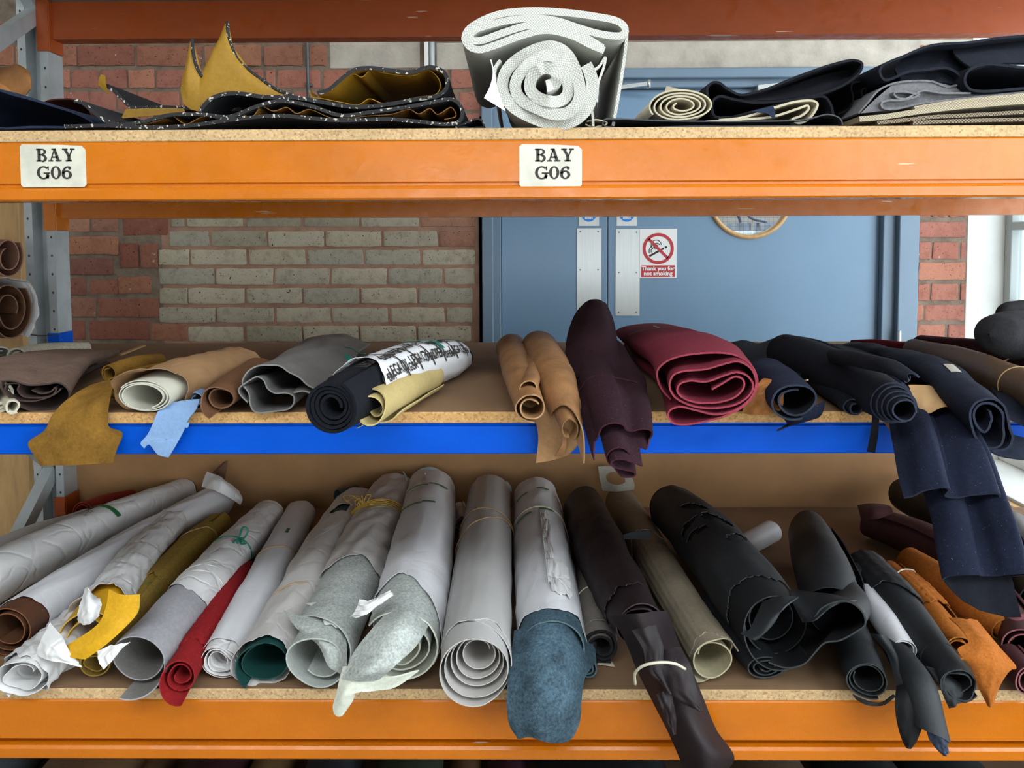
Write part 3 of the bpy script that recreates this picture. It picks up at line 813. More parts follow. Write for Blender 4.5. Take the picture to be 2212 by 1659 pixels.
def bay_sticker(px0, px1, py0, py1, label, ox=0.0):
    a, c = on_y(px0, py1, -0.0002), on_y(px1, py0, -0.0002)
    W_, H_ = c.x - a.x, c.z - a.z
    st = empty('bay_label', (a.x, 0, a.z), label, 'label', 'bay labels on the orange beam')
    k = 0.004
    outl = [(k, 0), (W_ - k, 0), (W_, k), (W_, H_ - 0.009), (W_ - 0.006, H_ - 0.003), (W_ * 0.6, H_ - 0.001), (k, H_), (0, H_ - k), (0, k)]
    poly_plate('sticker', outl, (a.x, 0.0, a.z), (1, 0, 0), (0, 0, 1), -0.0006, STICK, st) if False else None
    vs = [(a.x + u, -0.0007, a.z + v) for u, v in outl]; n = len(vs)
    vs += [(x, 0.0, z) for x, _, z in vs]
    me = bpy.data.meshes.new('sticker'); me.from_pydata(vs, [], [tuple(range(n))] + [(i, n + i, n + (i + 1) % n, (i + 1) % n) for i in range(n)])
    link('sticker', me, STICK, st)
    h = H_ * 0.30
    for word, zz in (('BAY', 0.595), ('G06', 0.19)):
        x = a.x + W_ * (0.25 + ox)
        sx = 1.0
        for ch in word:
            polys, w = slab(ch, h)
            strips('letter', [[(u * 1.06, v) for u, v in p] for p in polys], (x, -0.0009, a.z + H_ * zz), 0.0001, BLACKTXT, st)
            x += w * 1.06 + h * 0.05
    return st
bay_sticker(46, 184, 311, 405, 'worn off-white label reading BAY G06 near the left end of the orange beam')
bay_sticker(1122, 1257, 311, 405, 'off-white label reading BAY G06 at the middle of the orange beam')

# ================================================================== SHEETS, ROLLS, FOLDS
def wob(u, v, seed, f=1.0):
    rs = np.random.RandomState(seed); o = np.zeros(np.broadcast(u, v).shape)
    for k in range(6):
        a, b_, p = rs.uniform(-1, 1) * 6 * f, rs.uniform(-1, 1) * 6 * f, rs.uniform(0, 6.28)
        o = o + np.sin(a * u + b_ * v + p) / (1 + 0.3 * k)
    return o / 3.0
def jag(n, seed, amp, coarse=6):
    """ragged 1-D profile, zero mean"""
    rs = np.random.RandomState(seed)
    x = np.linspace(0, 1, n); o = np.zeros(n)
    for c, a in ((coarse, 1.0), (coarse * 3, 0.45), (coarse * 8, 0.2)):
        o += a * np.interp(x, np.linspace(0, 1, c + 1), rs.uniform(-1, 1, c + 1))
    return o * amp
def sheet(name, P, th, mats, parent=None, hole=None, label=None, cat=None, group=None, flip=False):
    """curved sheet with real thickness. P is an (n,m,3) grid; mats = outer, inner, cut edge"""
    P = np.asarray(P, float)
    if not isinstance(mats, (list, tuple)): mats = (mats,)
    mats = list(mats) + [mats[-1]] * (3 - len(mats)) if len(mats) < 3 else list(mats)
    n, m = P.shape[:2]
    du = np.gradient(P, axis=0); dv = np.gradient(P, axis=1)
    N = np.cross(du, dv)
    N /= np.linalg.norm(N, axis=2)[:, :, None] + 1e-12
    if flip: N = -N
    A = (P + N * th / 2).reshape(-1, 3); B = (P - N * th / 2).reshape(-1, 3)
    seg_u = np.concatenate([np.zeros((1, m)), np.cumsum(np.linalg.norm(np.diff(P, axis=0), axis=2), axis=0)])
    seg_v = np.concatenate([np.zeros((n, 1)), np.cumsum(np.linalg.norm(np.diff(P, axis=1), axis=2), axis=1)], axis=1)
    keep = np.ones((n - 1, m - 1), bool)
    if hole is not None: keep &= ~hole
    idx = np.arange(n * m).reshape(n, m); I, J = np.nonzero(keep)
    q = np.stack([idx[I, J], idx[I + 1, J], idx[I + 1, J + 1], idx[I, J + 1]], 1)
    if flip: q = q[:, ::-1]
    top = q; bot = q[:, ::-1] + n * m
    # rim edges
    pad = np.zeros((n + 1, m + 1), bool); pad[1:-1, 1:-1] = keep
    edges = []
    for (di, dj, a, c) in ((-1, 0, (0, 0), (0, 1)), (1, 0, (1, 1), (1, 0)), (0, -1, (1, 0), (0, 0)), (0, 1, (0, 1), (1, 1))):
        nb = pad[1 + di:n + di, 1 + dj:m + dj]
        bi, bj = np.nonzero(keep & ~nb)
        edges.append(np.stack([idx[bi + a[0], bj + a[1]], idx[bi + c[0], bj + c[1]]], 1))
    E = np.concatenate(edges)
    k = len(E)
    V = np.concatenate([A, B, A[E[:, 0]], A[E[:, 1]], B[E[:, 1]], B[E[:, 0]]])
    b0 = 2 * n * m; ar = np.arange(k)
    rim = np.stack([b0 + ar, b0 + k + ar, b0 + 2 * k + ar, b0 + 3 * k + ar], 1)
    if flip: rim = rim[:, ::-1]
    faces = np.concatenate([top, bot, rim])
    me = bpy.data.meshes.new(name)
    me.vertices.add(len(V)); me.vertices.foreach_set('co', V.ravel())
    nf = len(faces)
    me.loops.add(nf * 4); me.loops.foreach_set('vertex_index', faces.ravel().astype(np.int32))
    me.polygons.add(nf); me.polygons.foreach_set('loop_start', (np.arange(nf) * 4).astype(np.int32))
    me.polygons.foreach_set('loop_total', np.full(nf, 4, np.int32))
    mi = np.concatenate([np.zeros(len(top)), np.ones(len(bot)), np.full(k, 2)]).astype(np.int32)
    me.polygons.foreach_set('material_index', mi)
    me.polygons.foreach_set('use_smooth', np.ones(nf, bool))
    uvl = me.uv_layers.new(name='uv')
    UV = np.stack([seg_u.ravel(), seg_v.ravel()], 1)
    eu = np.arange(k) * 0.0; el = np.linalg.norm(A[E[:, 0]] - A[E[:, 1]], axis=1); eu = np.cumsum(el)
    UVA = np.concatenate([UV, UV, np.stack([eu - el, eu * 0], 1), np.stack([eu, eu * 0], 1), np.stack([eu, eu * 0 + th], 1), np.stack([eu - el, eu * 0 + th], 1)])
    uvl.data.foreach_set('uv', UVA[faces.ravel()].ravel())
    me.update(); me.validate()
    o = link(name, me, mats, parent)
    if label: tag(o, label, cat, group)
    return o

class Path:
    def __init__(self, pts, n=60):
        self.P = crom([tuple(p) for p in pts], n)
        d = np.linalg.norm(np.diff(self.P, axis=0), axis=1)
        self.s = np.concatenate([[0], np.cumsum(d)]); self.L = self.s[-1]
        ctrl = np.array([tuple(p) for p in pts]); 
        cd = [np.argmin(np.linalg.norm(self.P - c, axis=1)) for c in ctrl]
        self.cs = self.s[cd]
        T = np.gradient(self.P, axis=0); self.T = T / (np.linalg.norm(T, axis=1)[:, None] + 1e-12)
        e = self.P[-1] - self.P[0]; side = np.array([e[1], -e[0], 0.0])
        if np.linalg.norm(side) < 1e-6: side = np.array([1.0, 0, 0])
        self.side = side / np.linalg.norm(side)
    def frame(self, s):
        s = np.asarray(s, float); sh = s.shape; f = s.ravel()
        sc_ = np.clip(f, 0, self.L)
        P = np.stack([np.interp(sc_, self.s, self.P[:, k]) for k in range(3)], 1)
        T = np.stack([np.interp(sc_, self.s, self.T[:, k]) for k in range(3)], 1)
        T /= np.linalg.norm(T, axis=1)[:, None]
        P = P + T * (f - sc_)[:, None]
        S = self.side[None] - T * (T @ self.side)[:, None]
        S /= np.linalg.norm(S, axis=1)[:, None] + 1e-12
        U = np.cross(S, T)
        return P.reshape(sh + (3,)), T.reshape(sh + (3,)), S.reshape(sh + (3,)), U.reshape(sh + (3,))

def hull2(pts):
    pts = sorted(set((round(a, 6), round(b_, 6)) for a, b_ in pts))
    def half(it):
        h = []
        for p in it:
            while len(h) >= 2 and (h[-1][0] - h[-2][0]) * (p[1] - h[-2][1]) - (h[-1][1] - h[-2][1]) * (p[0] - h[-2][0]) <= 0: h.pop()
            h.append(p)
        return h
    lo, up = half(pts), half(reversed(pts))
    return np.array(lo[:-1] + up[:-1])

class Roll:
    """a sheet rolled or folded along a path. front end is path start.
    rad: (rx, rz) per control point (spiral) or (sx, sz) scale factors (traced section 'sec' in metres)"""
    def __init__(self, pts, rad, turns=2.5, rin=0.35, a_end=-60, ccw=True, sec=None, nt=None, ns=26, lump=0.03,
                 wrinkle=0.0015, seed=0, e0=0.0, e1=0.0, tele=0.0, twist=0.0, off=(0.0, 0.0)):
        self.path = Path(pts); pt = self.path
        self.inward = ccw and sec is None
        rad = np.array([(r, r) if not hasattr(r, '__len__') else r for r in rad], float)
        self.rad = rad
        if sec is None:
            nt = nt or int(34 * turns) + 8
            t = np.linspace(0, 1, nt)
            th = R(a_end) + (-1 if ccw else 1) * 2 * math.pi * turns * (1 - t)
            rho = rin + (1 - rin) * t ** 0.85
            rho = rho * (1 + lump * np.sin(2 * th + seed) + 0.6 * lump * np.sin(3 * th + 1.7 * seed) * (1 - 0.5 * t))
            q = np.stack([rho * np.cos(th), rho * np.sin(th)], 1) + (1 - t)[:, None] * np.array(off)[None]
        else:
            nt = nt or max(60, 9 * len(sec))
            q = crom(sec, nt); t = np.linspace(0, 1, nt)
        self.q = q; self.t = t
        f0 = e0 if hasattr(e0, '__len__') else np.full(nt, float(e0))
        if len(f0) != nt: f0 = np.interp(t, np.linspace(0, 1, len(f0)), f0)
        f1 = e1 if hasattr(e1, '__len__') else np.full(nt, float(e1))
        if len(f1) != nt: f1 = np.interp(t, np.linspace(0, 1, len(f1)), f1)
        s0 = -f0 + tele * (1 - t); s1 = pt.L + f1
        self.ns = ns
        lamb = np.linspace(0, 1, ns)
        S = s0[:, None] + (s1 - s0)[:, None] * lamb[None]
        rx = np.interp(S, pt.cs, rad[:, 0]); rz = np.interp(S, pt.cs, rad[:, 1])
        self.twist = twist
        x = q[:, 0][:, None] * rx; z = q[:, 1][:, None] * rz
        if twist:
            a = twist * S / pt.L; x, z = x * np.cos(a) - z * np.sin(a), x * np.sin(a) + z * np.cos(a)
        if wrinkle:
            rr = np.sqrt(x * x + z * z) + 1e-6
            w = wrinkle * wob(S * 5, np.repeat(t[:, None] * (turns if sec is None else 2) * 2.2, ns, 1), seed + 5, 1.6)
            x = x + x / rr * w; z = z + z / rr * w
        P0, T, Sd, U = pt.frame(S)
        self.P = P0 + Sd * x[..., None] + U * z[..., None]
    def surf2(self, s, phi):
        if not hasattr(self, '_h'): self._h = hull2([tuple(p) for p in self.q])
        rx = np.interp(s, self.path.cs, self.rad[:, 0]); rz = np.interp(s, self.path.cs, self.rad[:, 1])
        h = self._h * np.array([rx, rz])
        if self.twist:
            a = self.twist * s / self.path.L
            h = np.stack([h[:, 0] * math.cos(a) - h[:, 1] * math.sin(a), h[:, 0] * math.sin(a) + h[:, 1] * math.cos(a)], 1)
        c = (h.min(0) + h.max(0)) / 2; d = np.array([math.cos(phi), math.sin(phi)])
        a = h - c; e = np.roll(a, -1, 0) - a
        den = d[0] * e[:, 1] - d[1] * e[:, 0]; den = np.where(np.abs(den) < 1e-12, 1e-12, den)
        t = (a[:, 0] * e[:, 1] - a[:, 1] * e[:, 0]) / den; u = (a[:, 0] * d[1] - a[:, 1] * d[0]) / den
        ok = (t > 0) & (u >= -1e-6) & (u <= 1 + 1e-6)
        return c, d, (t[ok].max() if ok.any() else 0.01)
    def on(self, s, deg, lift=0.001):
        c, d, t = self.surf2(min(max(s, 0), self.path.L), R(deg))
        p = c + d * (t + lift)
        P0, T, Sd, U = self.path.frame(np.array([s]))
        return P0[0] + Sd[0] * p[0] + U[0] * p[1]
    def mesh(self, name, th, mats, parent=None, **kw):
        return sheet(name, self.P, th, mats, parent, **{'flip': self.inward, **kw})
    def band(self, name, s, r, mat, parent, lift=None, slant=0.0, n=40):
        lift = r if lift is None else lift
        pts = [self.on(s + slant * math.cos(R(360 * i / n)), 360 * i / n, lift) for i in range(n)]
        return tube(name, pts, r, mat, parent, None, 6, True)
    def strip(self, name, s0, s1, d0, d1, mat, parent, lift=0.0012, th=0.0004, n=10, m=None, skew=0.0):
        """patch lying on the roll between stations and angles"""
        m = m or max(4, int(abs(s1 - s0) / 0.02) + 2)
        G_ = np.array([[self.on(s0 + (s1 - s0) * j / (m - 1) + skew * i / (n - 1), d0 + (d1 - d0) * i / (n - 1), lift) for j in range(m)] for i in range(n)])
        return sheet(name, G_, th, mat, parent)
    def wrap(self, name, s0, s1, d0, d1, mat, parent, lift=0.0025, th=0.0005, n=44, m=22, amp0=0.012, amp1=0.0, seed=1, puff=0.0015, fold=None, flare=0.0, shape0=None, holes=None):
        """paper jacket around the roll with ragged ends; fold bends the front lip outward"""
        j0 = jag(n, seed, amp0) if amp0 else np.zeros(n)
        if shape0 is not None: j0 = j0 + np.interp(np.linspace(0, 1, n), np.linspace(0, 1, len(shape0)), shape0)
        j1 = jag(n, seed + 9, amp1) if amp1 else np.zeros(n)
        W_ = np.zeros((n, m, 3)); HO = np.zeros((n - 1, m - 1), bool)
        rs = np.random.RandomState(seed)
        uu, vv = np.meshgrid(np.linspace(0, 1, n), np.linspace(0, 1, m), indexing='ij')
        pf = puff * wob(uu * 7, vv * 7, seed + 3, 1.4) + 0.5 * puff * wob(uu * 18, vv * 22, seed + 4, 1.2)
        for i in range(n):
            for j in range(m):
                s = (s0 - j0[i]) + ((s1 + j1[i]) - (s0 - j0[i])) * j / (m - 1)
                fl = flare * max(0, 1 - j / 4.0) ** 2
                W_[i, j] = self.on(s, d0 + (d1 - d0) * i / (n - 1), lift + pf[i, j] + puff + fl)
        if holes:
            for (a0, a1, b0, b1) in holes:
                HO[int(a0 * n):int(a1 * n), int(b0 * m):int(b1 * m)] = True
        return sheet(name, W_, th, mat, parent, HO if holes else None, flip=d1 > d0)

def lay(ctrl, zs, sq=1.0, lift=0.0):
    """rolls lying on a shelf: ctrl = (px, py, pixel radius[, lift]) from front to back"""
    pts, rad = [], []
    for c in ctrl:
        l = lift + (c[3] if len(c) > 3 else 0.0)
        p, r = rest(c[0], c[1], c[2], zs + l + 0.003, sq)
        pts.append(p); rad.append((r, r * sq))
    return pts, rad
def thing(name, loc, label, cat='leather roll', group=None):
    return empty(name, loc, label, cat, group)
YO = 0.0
def sec_px(pts, Y):
    """trace of an end drawn in photo pixels -> (centre 3-D, metres list) on the plane y = Y"""
    Y = Y + YO
    q = [on_y(a, b_, Y) for a, b_ in pts]
    cx_ = (min(p.x for p in q) + max(p.x for p in q)) / 2; cz_ = (min(p.z for p in q) + max(p.z for p in q)) / 2
    return Vector((cx_, Y, cz_)), [(p.x - cx_, p.z - cz_) for p in q]
def fold(name, pts, Y0, Y1, th, mats, parent=None, dx=0.0, dz=0.0, shrink=1.0, seed=0, wr=0.001, ns=14, nt=None, e0=0.0, **kw):
    """sheet whose front edge is traced in the photo, running back from Y0 to Y1"""
    c, sec = sec_px(pts, Y0)
    end = Vector((c.x + dx, Y1, c.z + dz))
    r = Roll([c, (c + end) / 2, end], [(1, 1), ((1 + shrink) / 2,) * 2, (shrink, shrink)], sec=sec, ns=ns, nt=nt, seed=seed, wrinkle=wr, e0=e0)
    o = r.mesh(name, th, mats, parent, **kw)
    return o, r
def grid_px(rows, n=20, m=20, lin_m=False, lin_n=False, seed=0, ragged=0.0, wr=0.0):
    """rows of (px, py, Y) (or Vectors) -> smooth grid"""
    def P3(p): return tuple(on_y(p[0], p[1], p[2] + YO)) if not isinstance(p, Vector) else tuple(p)
    def samp(pts, k, lin_):
        A = np.array(pts, float)
        if lin_:
            d = np.concatenate([[0], np.cumsum(np.linalg.norm(np.diff(A, axis=0), axis=1))])
            # keep corners: resample uniformly in index so corner points stay put
            x = np.linspace(0, len(A) - 1, k); return np.stack([np.interp(x, np.arange(len(A)), A[:, j]) for j in range(3)], 1)
        return crom(A, k)
    if lin_m:
        k = max(len(r_) for r_ in rows); m = (k - 1) * max(1, round((m - 1) / (k - 1))) + 1
    Q = np.array([samp([P3(p) for p in r_], m, lin_m) for r_ in rows])
    if lin_n:
        n = (len(rows) - 1) * max(1, round((n - 1) / (len(rows) - 1))) + 1
    G_ = np.zeros((n, m, 3))
    for j in range(m): G_[:, j] = samp(Q[:, j], n, lin_n)
    if wr:
        uu, vv = np.meshgrid(np.linspace(0, 1, n), np.linspace(0, 1, m), indexing='ij')
        G_[:, :, 1] += wr * wob(uu * 4, vv * 4, seed)
    if ragged:
        rs = np.random.RandomState(seed)
        for e in (G_[0], G_[-1]): e[:, :] += rs.uniform(-1, 1, (m, 1)) * ragged * (G_[1] - G_[0] if e is G_[0] else G_[-1] - G_[-2]) / 0.01
    return G_
def patch(name, rows, th, mats, parent=None, hole=None, label=None, cat=None, group=None, flip=False, **kw):
    return sheet(name, grid_px(rows, **kw), th, mats, parent, hole, label, cat, group, flip)

# ------------------------------------------------------------------ cloth and leather
def suede(name, col, var=0.18, **kw): return surf(name, col, kw.pop('rough', 0.9), var, kw.pop('scale', 14), 420, kw.pop('bump_s', 0.35), sheen=kw.pop('sheen', 0.25), spec=0.2, speck=kw.pop('speck', 0.22), **kw)
def hide(name, col, var=0.14, **kw): return surf(name, col, kw.pop('rough', 0.55), var, kw.pop('scale', 9), 300, kw.pop('bump_s', 0.25), spec=0.35, speck=kw.pop('speck', 0.10), **kw)
PAPER = surf('white_wrapping_paper', 'dbdadd', 0.5, 0.04, 7, 60, 0.15, spec=0.4, crease=0.10)
PAPER_C = surf('creased_white_paper', 'dedcdb', 0.5, 0.05, 9, 45, 0.25, spec=0.4, crease=0.4)
PAPER_D = surf('grey_tinted_paper', 'cbc6c2', 0.5, 0.05, 7, 60, 0.2, spec=0.4, crease=0.22)
KRAFT = surf('brown_kraft_paper', 'a07c58', 0.6, 0.08, 7, 70, 0.3, spec=0.3)
KRAFT_L = surf('pale_kraft_paper', 'b79268', 0.6, 0.10, 9, 60, 0.4, spec=0.3)
GTAPE = flat('green_tape', '1f6a3a', 0.4)
TEALR = flat('teal_ribbon', '12705c', 0.35)
RUB_W = flat('white_rubber_band', 'c9c2ac', 0.6)
RUB_T = flat('tan_rubber_band', 'a8875a', 0.6)

def weave_mat(name, col, k=260.0, dark=0.6, holes=None, rough=0.75):
    m, nt, b = new_mat(name); c = lin(col)
    uv = nt.nodes.new('ShaderNodeUVMap').outputs[0]
    mp = nt.nodes.new('ShaderNodeMapping'); mp.inputs['Scale'].default_value = (k, k, k); mp.inputs['Rotation'].default_value = (0, 0, R(45)); nt.links.new(uv, mp.inputs[0])
    v = nt.nodes.new('ShaderNodeTexVoronoi'); v.inputs['Randomness'].default_value = 0.0; v.inputs['Scale'].default_value = 1.0; nt.links.new(mp.outputs[0], v.inputs['Vector'])
    nt.links.new(ramp(nt, v.outputs['Distance'], [(0.2, c), (0.62, sc(c, dark) if holes is None else lin(holes))]), b.inputs['Base Color'])
    inv = nt.nodes.new('ShaderNodeMath'); inv.operation = 'SUBTRACT'; inv.inputs[0].default_value = 1.0; nt.links.new(v.outputs['Distance'], inv.inputs[1])
    bump(nt, b, inv.outputs[0], 0.6, 0.0015)
    b.inputs['Roughness'].default_value = rough
    MATS[name] = m
    return m

# ================================================================== TOP SHELF
def c1(x, y): return (x / 2.99, y / 2.99)
def c2(x, y): return (700 + x / 2.99, y / 2.99)
def c3(x, y): return (1400 + x / 2.724, y / 2.724)
def c4(x, y): return (980 + x / 5.53, y / 5.53)
# --- speckled black rubber with mustard backing
def rubber_mat():
    m, nt, b = new_mat('speckled_black_rubber')
    tc = nt.nodes.new('ShaderNodeTexCoord').outputs['Object']
    k = ramp(nt, noise(nt, 170, 2, 0.5, tc), [(0.60, lin('1b1a1c')), (0.64, lin('b9b3a6'))])
    nt.links.new(k, b.inputs['Base Color']); b.inputs['Roughness'].default_value = 0.8
    bump(nt, b, noise(nt, 300, 2, 0.5, tc), 0.3, 0.001)
    return m
RUBBER = rubber_mat()
RUB_F = surf('black_rubber_face', '232226', 0.75, 0.2, 14, 260, 0.25)
MUST = hide('mustard_backing', '8f6a16', 0.14)
MUST_D = hide('brown_mustard_film', '7a5018', 0.2)
st = thing('rubber_sheet', on_y(600, 275, 0.05), 'mustard-backed black speckled rubber sheet looped on top, with upright torn flap', 'rubber sheet')
B_ = [(431, 241), (440, 228), (458, 212), (485, 203), (518, 202), (569, 209), (635, 210), (702, 222), (767, 231), (834, 226), (900, 214), (948, 206), (966, 187), (961, 158), (931, 145), (887, 156), (844, 152), (800, 147), (765, 151), (733, 174), (712, 192), (686, 201)]
fold('rubber_layer', B_, 0.05, 0.55, 0.0065, (RUB_F, MUST, RUBBER), st, dz=0.0, shrink=0.95, seed=3, nt=150, flip=True)
fold('mustard_film', [(668, 195), (672, 208), (700, 214), (740, 221), (775, 226), (797, 214), (830, 224), (900, 210), (944, 202), (952, 185), (947, 168), (925, 152), (890, 164), (830, 158), (800, 152), (780, 166), (765, 160), (735, 180), (712, 197)], 0.06, 0.5, 0.0012, MUST, st, seed=8, nt=140)
flap = [[(398, 226, 0.06), (412, 236, 0.06), (431, 242, 0.058), (455, 222, 0.058), (490, 205, 0.058), (530, 203, 0.06), (575, 208, 0.06), (632, 209, 0.062)],
        [(393, 195, 0.065), (404, 180, 0.06), (432, 195, 0.06), (455, 165, 0.06), (490, 140, 0.062), (512, 150, 0.06), (552, 180, 0.06), (612, 203, 0.062)],
        [(405, 138, 0.075), (410, 130, 0.07), (434, 172, 0.065), (462, 112, 0.07), (489, 78, 0.075), (503, 115, 0.07), (540, 158, 0.065), (600, 198, 0.063)],
        [(414, 84, 0.085), (416, 86, 0.085), (437, 167, 0.068), (476, 88, 0.08), (491, 48, 0.085), (500, 100, 0.075), (535, 150, 0.068), (592, 194, 0.064)]]
patch('torn_flap', flap, 0.0055, (RUB_F, MUST, RUBBER), st, n=16, m=43, lin_m=True)
for e_ in ([(491, 47), (493, 75), (500, 100), (514, 128), (535, 150), (560, 168), (600, 195), (634, 206)], [(415, 84), (417, 110), (422, 135), (430, 155), (438, 167)]):
    tube('cut_edge', [on_y(x, y, 0.058 + 0.02 * max(0, (200 - y) / 150)) for x, y in e_], 0.0028, RUBBER, st, 30)
st2 = thing('rubber_sheet', on_y(500, 275, 0.05), 'flattened black speckled rubber sheet folded double on the shelf under the looped one', 'rubber sheet')
A_ = [(160, 217), (178, 222), (200, 240), (244, 267), (301, 264), (368, 248), (435, 247), (495, 252), (552, 231), (602, 218), (669, 228), (736, 249), (800, 242), (867, 233), (934, 221), (979, 215), (998, 236), (992, 262), (967, 268), (900, 262), (834, 257), (733, 260), (669, 255), (602, 250), (502, 258), (401, 272), (301, 274), (234, 271), (139, 273)]
fold('rubber_layer', A_, 0.03, 0.6, 0.006, (RUB_F, RUB_F, RUBBER), st2, seed=5, nt=190)
fold('mustard_film', [(300, 270), (340, 262), (372, 251), (388, 262), (402, 268), (440, 252), (490, 258), (515, 246), (545, 252), (565, 230), (590, 240), (620, 232), (640, 245), (668, 236), (720, 255), (800, 250), (850, 246), (885, 236), (905, 246), (930, 234), (945, 247), (975, 232), (985, 250), (960, 258)], 0.035, 0.5, 0.0012, MUST_D, st2, seed=6, nt=150)
st3 = thing('rubber_sheet', on_y(330, 240, 0.2), 'curled black rubber sheet end with a yellow tab standing behind the folded stack', 'rubber sheet')
fold('rubber_layer', [(224, 182), (238, 190), (258, 208), (284, 231), (318, 232), (368, 231), (440, 236), (520, 236)], 0.14, 0.7, 0.006, (RUB_F, MUST, RUBBER), st3, seed=2)
patch('yellow_tab', [[(212, 183, 0.135), (236, 205, 0.135)], [(214, 172, 0.132), (230, 188, 0.132)], [(218, 160, 0.13), (228, 164, 0.13)]], 0.0012, MUST, st3)
patch('yellow_tab', [[(262, 256, 0.13), (330, 250, 0.13), (400, 244, 0.13)], [(272, 236, 0.132), (330, 234, 0.132), (398, 234, 0.132)]], 0.0012, MUST, st3)
o, _ = fold('rubber_offcut', [(1046, 273), (1040, 260), (1030, 257), (1000, 268), (985, 274), (1020, 276), (1044, 275)], 0.04, 0.22, 0.003, (RUB_F, RUB_F, RUBBER))
tag(o, 'small black rubber offcut beside the white mesh roll', 'offcut')
# --- things left of the upright end
NAVYC = suede('navy_cloth', '232c40', 0.2)
MAROON_D = suede('dull_maroon_suede', '5a2b28', 0.2)
TANL = hide('tan_leather', 'a06c3c', 0.16)
o, _ = fold('cloth_bundle', [(-160, 272), (-150, 200), (-60, 185), (-10, 192), (40, 207), (100, 224), (160, 243), (196, 262), (203, 273), (120, 275), (0, 275), (-120, 275)], 0.10, 0.6, 0.004, NAVYC, None, seed=4, wr=0.003, label='navy blue cloth bundle at the left end of the top shelf', cat='cloth')
o, _ = fold('leather_offcut', [(88, 250), (96, 222), (130, 214), (165, 217), (190, 232), (198, 250)], 0.42, 0.75, 0.003, MAROON_D, None, seed=4, label='dull maroon leather hump behind the navy bundle', cat='leather')
lp = thing('leather_offcut', on_y(20, 200, 0.3), 'tan leather piece curling above the navy bundle', 'leather')
patch('curl', [[(-60, 190, 0.30), (0, 196, 0.30), (30, 202, 0.28), (56, 206, 0.27)], [(-60, 160, 0.33), (10, 178, 0.31), (45, 192, 0.28), (66, 190, 0.26)], [(-60, 150, 0.38), (5, 158, 0.35), (44, 152, 0.3), (68, 178, 0.27)], [(-60, 140, 0.42), (6, 146, 0.4), (36, 139, 0.34), (62, 152, 0.3)]], 0.002, (TANL, TANL), lp)
patch('lower_flap', [[(-60, 172, 0.29), (0, 180, 0.27), (30, 200, 0.26)], [(-60, 204, 0.27), (0, 206, 0.255), (34, 208, 0.25)]], 0.002, TANL, lp)
# --- white mesh roll
MESHW = weave_mat('white_mesh_fabric', 'd2d1c7', 300, 0.5)
BACKW = surf('white_coated_backing', 'c9c8c2', 0.6, 0.05, 8, 200, 0.1)
mr = thing('fabric_roll', on_y(1180, 278, 0.02), 'thick white mesh fabric roll with a folded length lying over it', 'fabric roll')
ctr = on_y(1180, 180, 0.0); k = mpp(ctr)
r_ = Roll([ctr, ctr + Vector((0.02, 0.3, 0.0)), ctr + Vector((0.03, 0.6, 0.0))], [(99 * k, 97 * k)] * 3, turns=3.3, rin=0.11, a_end=25, seed=2, lump=0.05, tele=-0.012, wrinkle=0.007, nt=200, e0=jag(60, 4, 0.006, 20))
r_.mesh('rolled_fabric', 0.0185, (MESHW, MESHW, MESHW), mr)
L_ = [c4(*p) for p in ((1800, 600), (1650, 540), (1400, 420), (1100, 360), (800, 430), (500, 545), (300, 600), (190, 560), (135, 470), (170, 370), (300, 270), (550, 170), (900, 130), (1300, 140), (1700, 190), (1960, 245), (2045, 310), (2055, 380), (2010, 420), (1930, 425), (1750, 400), (1500, 330), (1250, 250), (1000, 215), (700, 235), (420, 300), (240, 370), (195, 430), (225, 490), (320, 490), (600, 390), (850, 310), (1050, 290), (1300, 330), (1550, 430), (1780, 570))]
fold('folded_length', L_, 0.01, 0.42, 0.0115, (MESHW, MESHW, MESHW), mr, dx=-0.01, dz=-0.02, shrink=0.92, nt=220, seed=6)
fold('hanging_length', [c4(*p) for p in ((2062, 340), (2068, 420), (2050, 620), (2010, 900), (1960, 1200), (1905, 1500))], 0.04, 0.45, 0.005, (BACKW, BACKW, MESHW), mr, seed=5)
fold('hanging_length', [c4(*p) for p in ((1640, 900), (1690, 840), (1760, 760), (1812, 690), (1795, 800), (1740, 950), (1700, 1100), (1640, 1230), (1660, 1350), (1670, 1500))], 0.02, 0.3, 0.004, (MESHW, BACKW, MESHW), mr, seed=5, wr=0.002)
fold('lower_edge', [c4(*p) for p in ((560, 720), (500, 800), (490, 950), (510, 1150), (535, 1200))], 0.0, 0.3, 0.005, MESHW, mr, seed=5)
TAGM = flat('white_card_tag', 'd8d4d8', 0.5)
patch('care_tag', [[c4(435, 712) + (-0.01,), c4(452, 712) + (-0.01,)], [c4(468, 850) + (-0.012,), c4(484, 860) + (-0.008,)], [c4(440, 1010) + (-0.014,), c4(520, 1050) + (-0.006,)], [c4(362, 1172) + (-0.014,), c4(620, 1330) + (-0.004,)]], 0.0008, TAGM, mr, n=14, m=8)
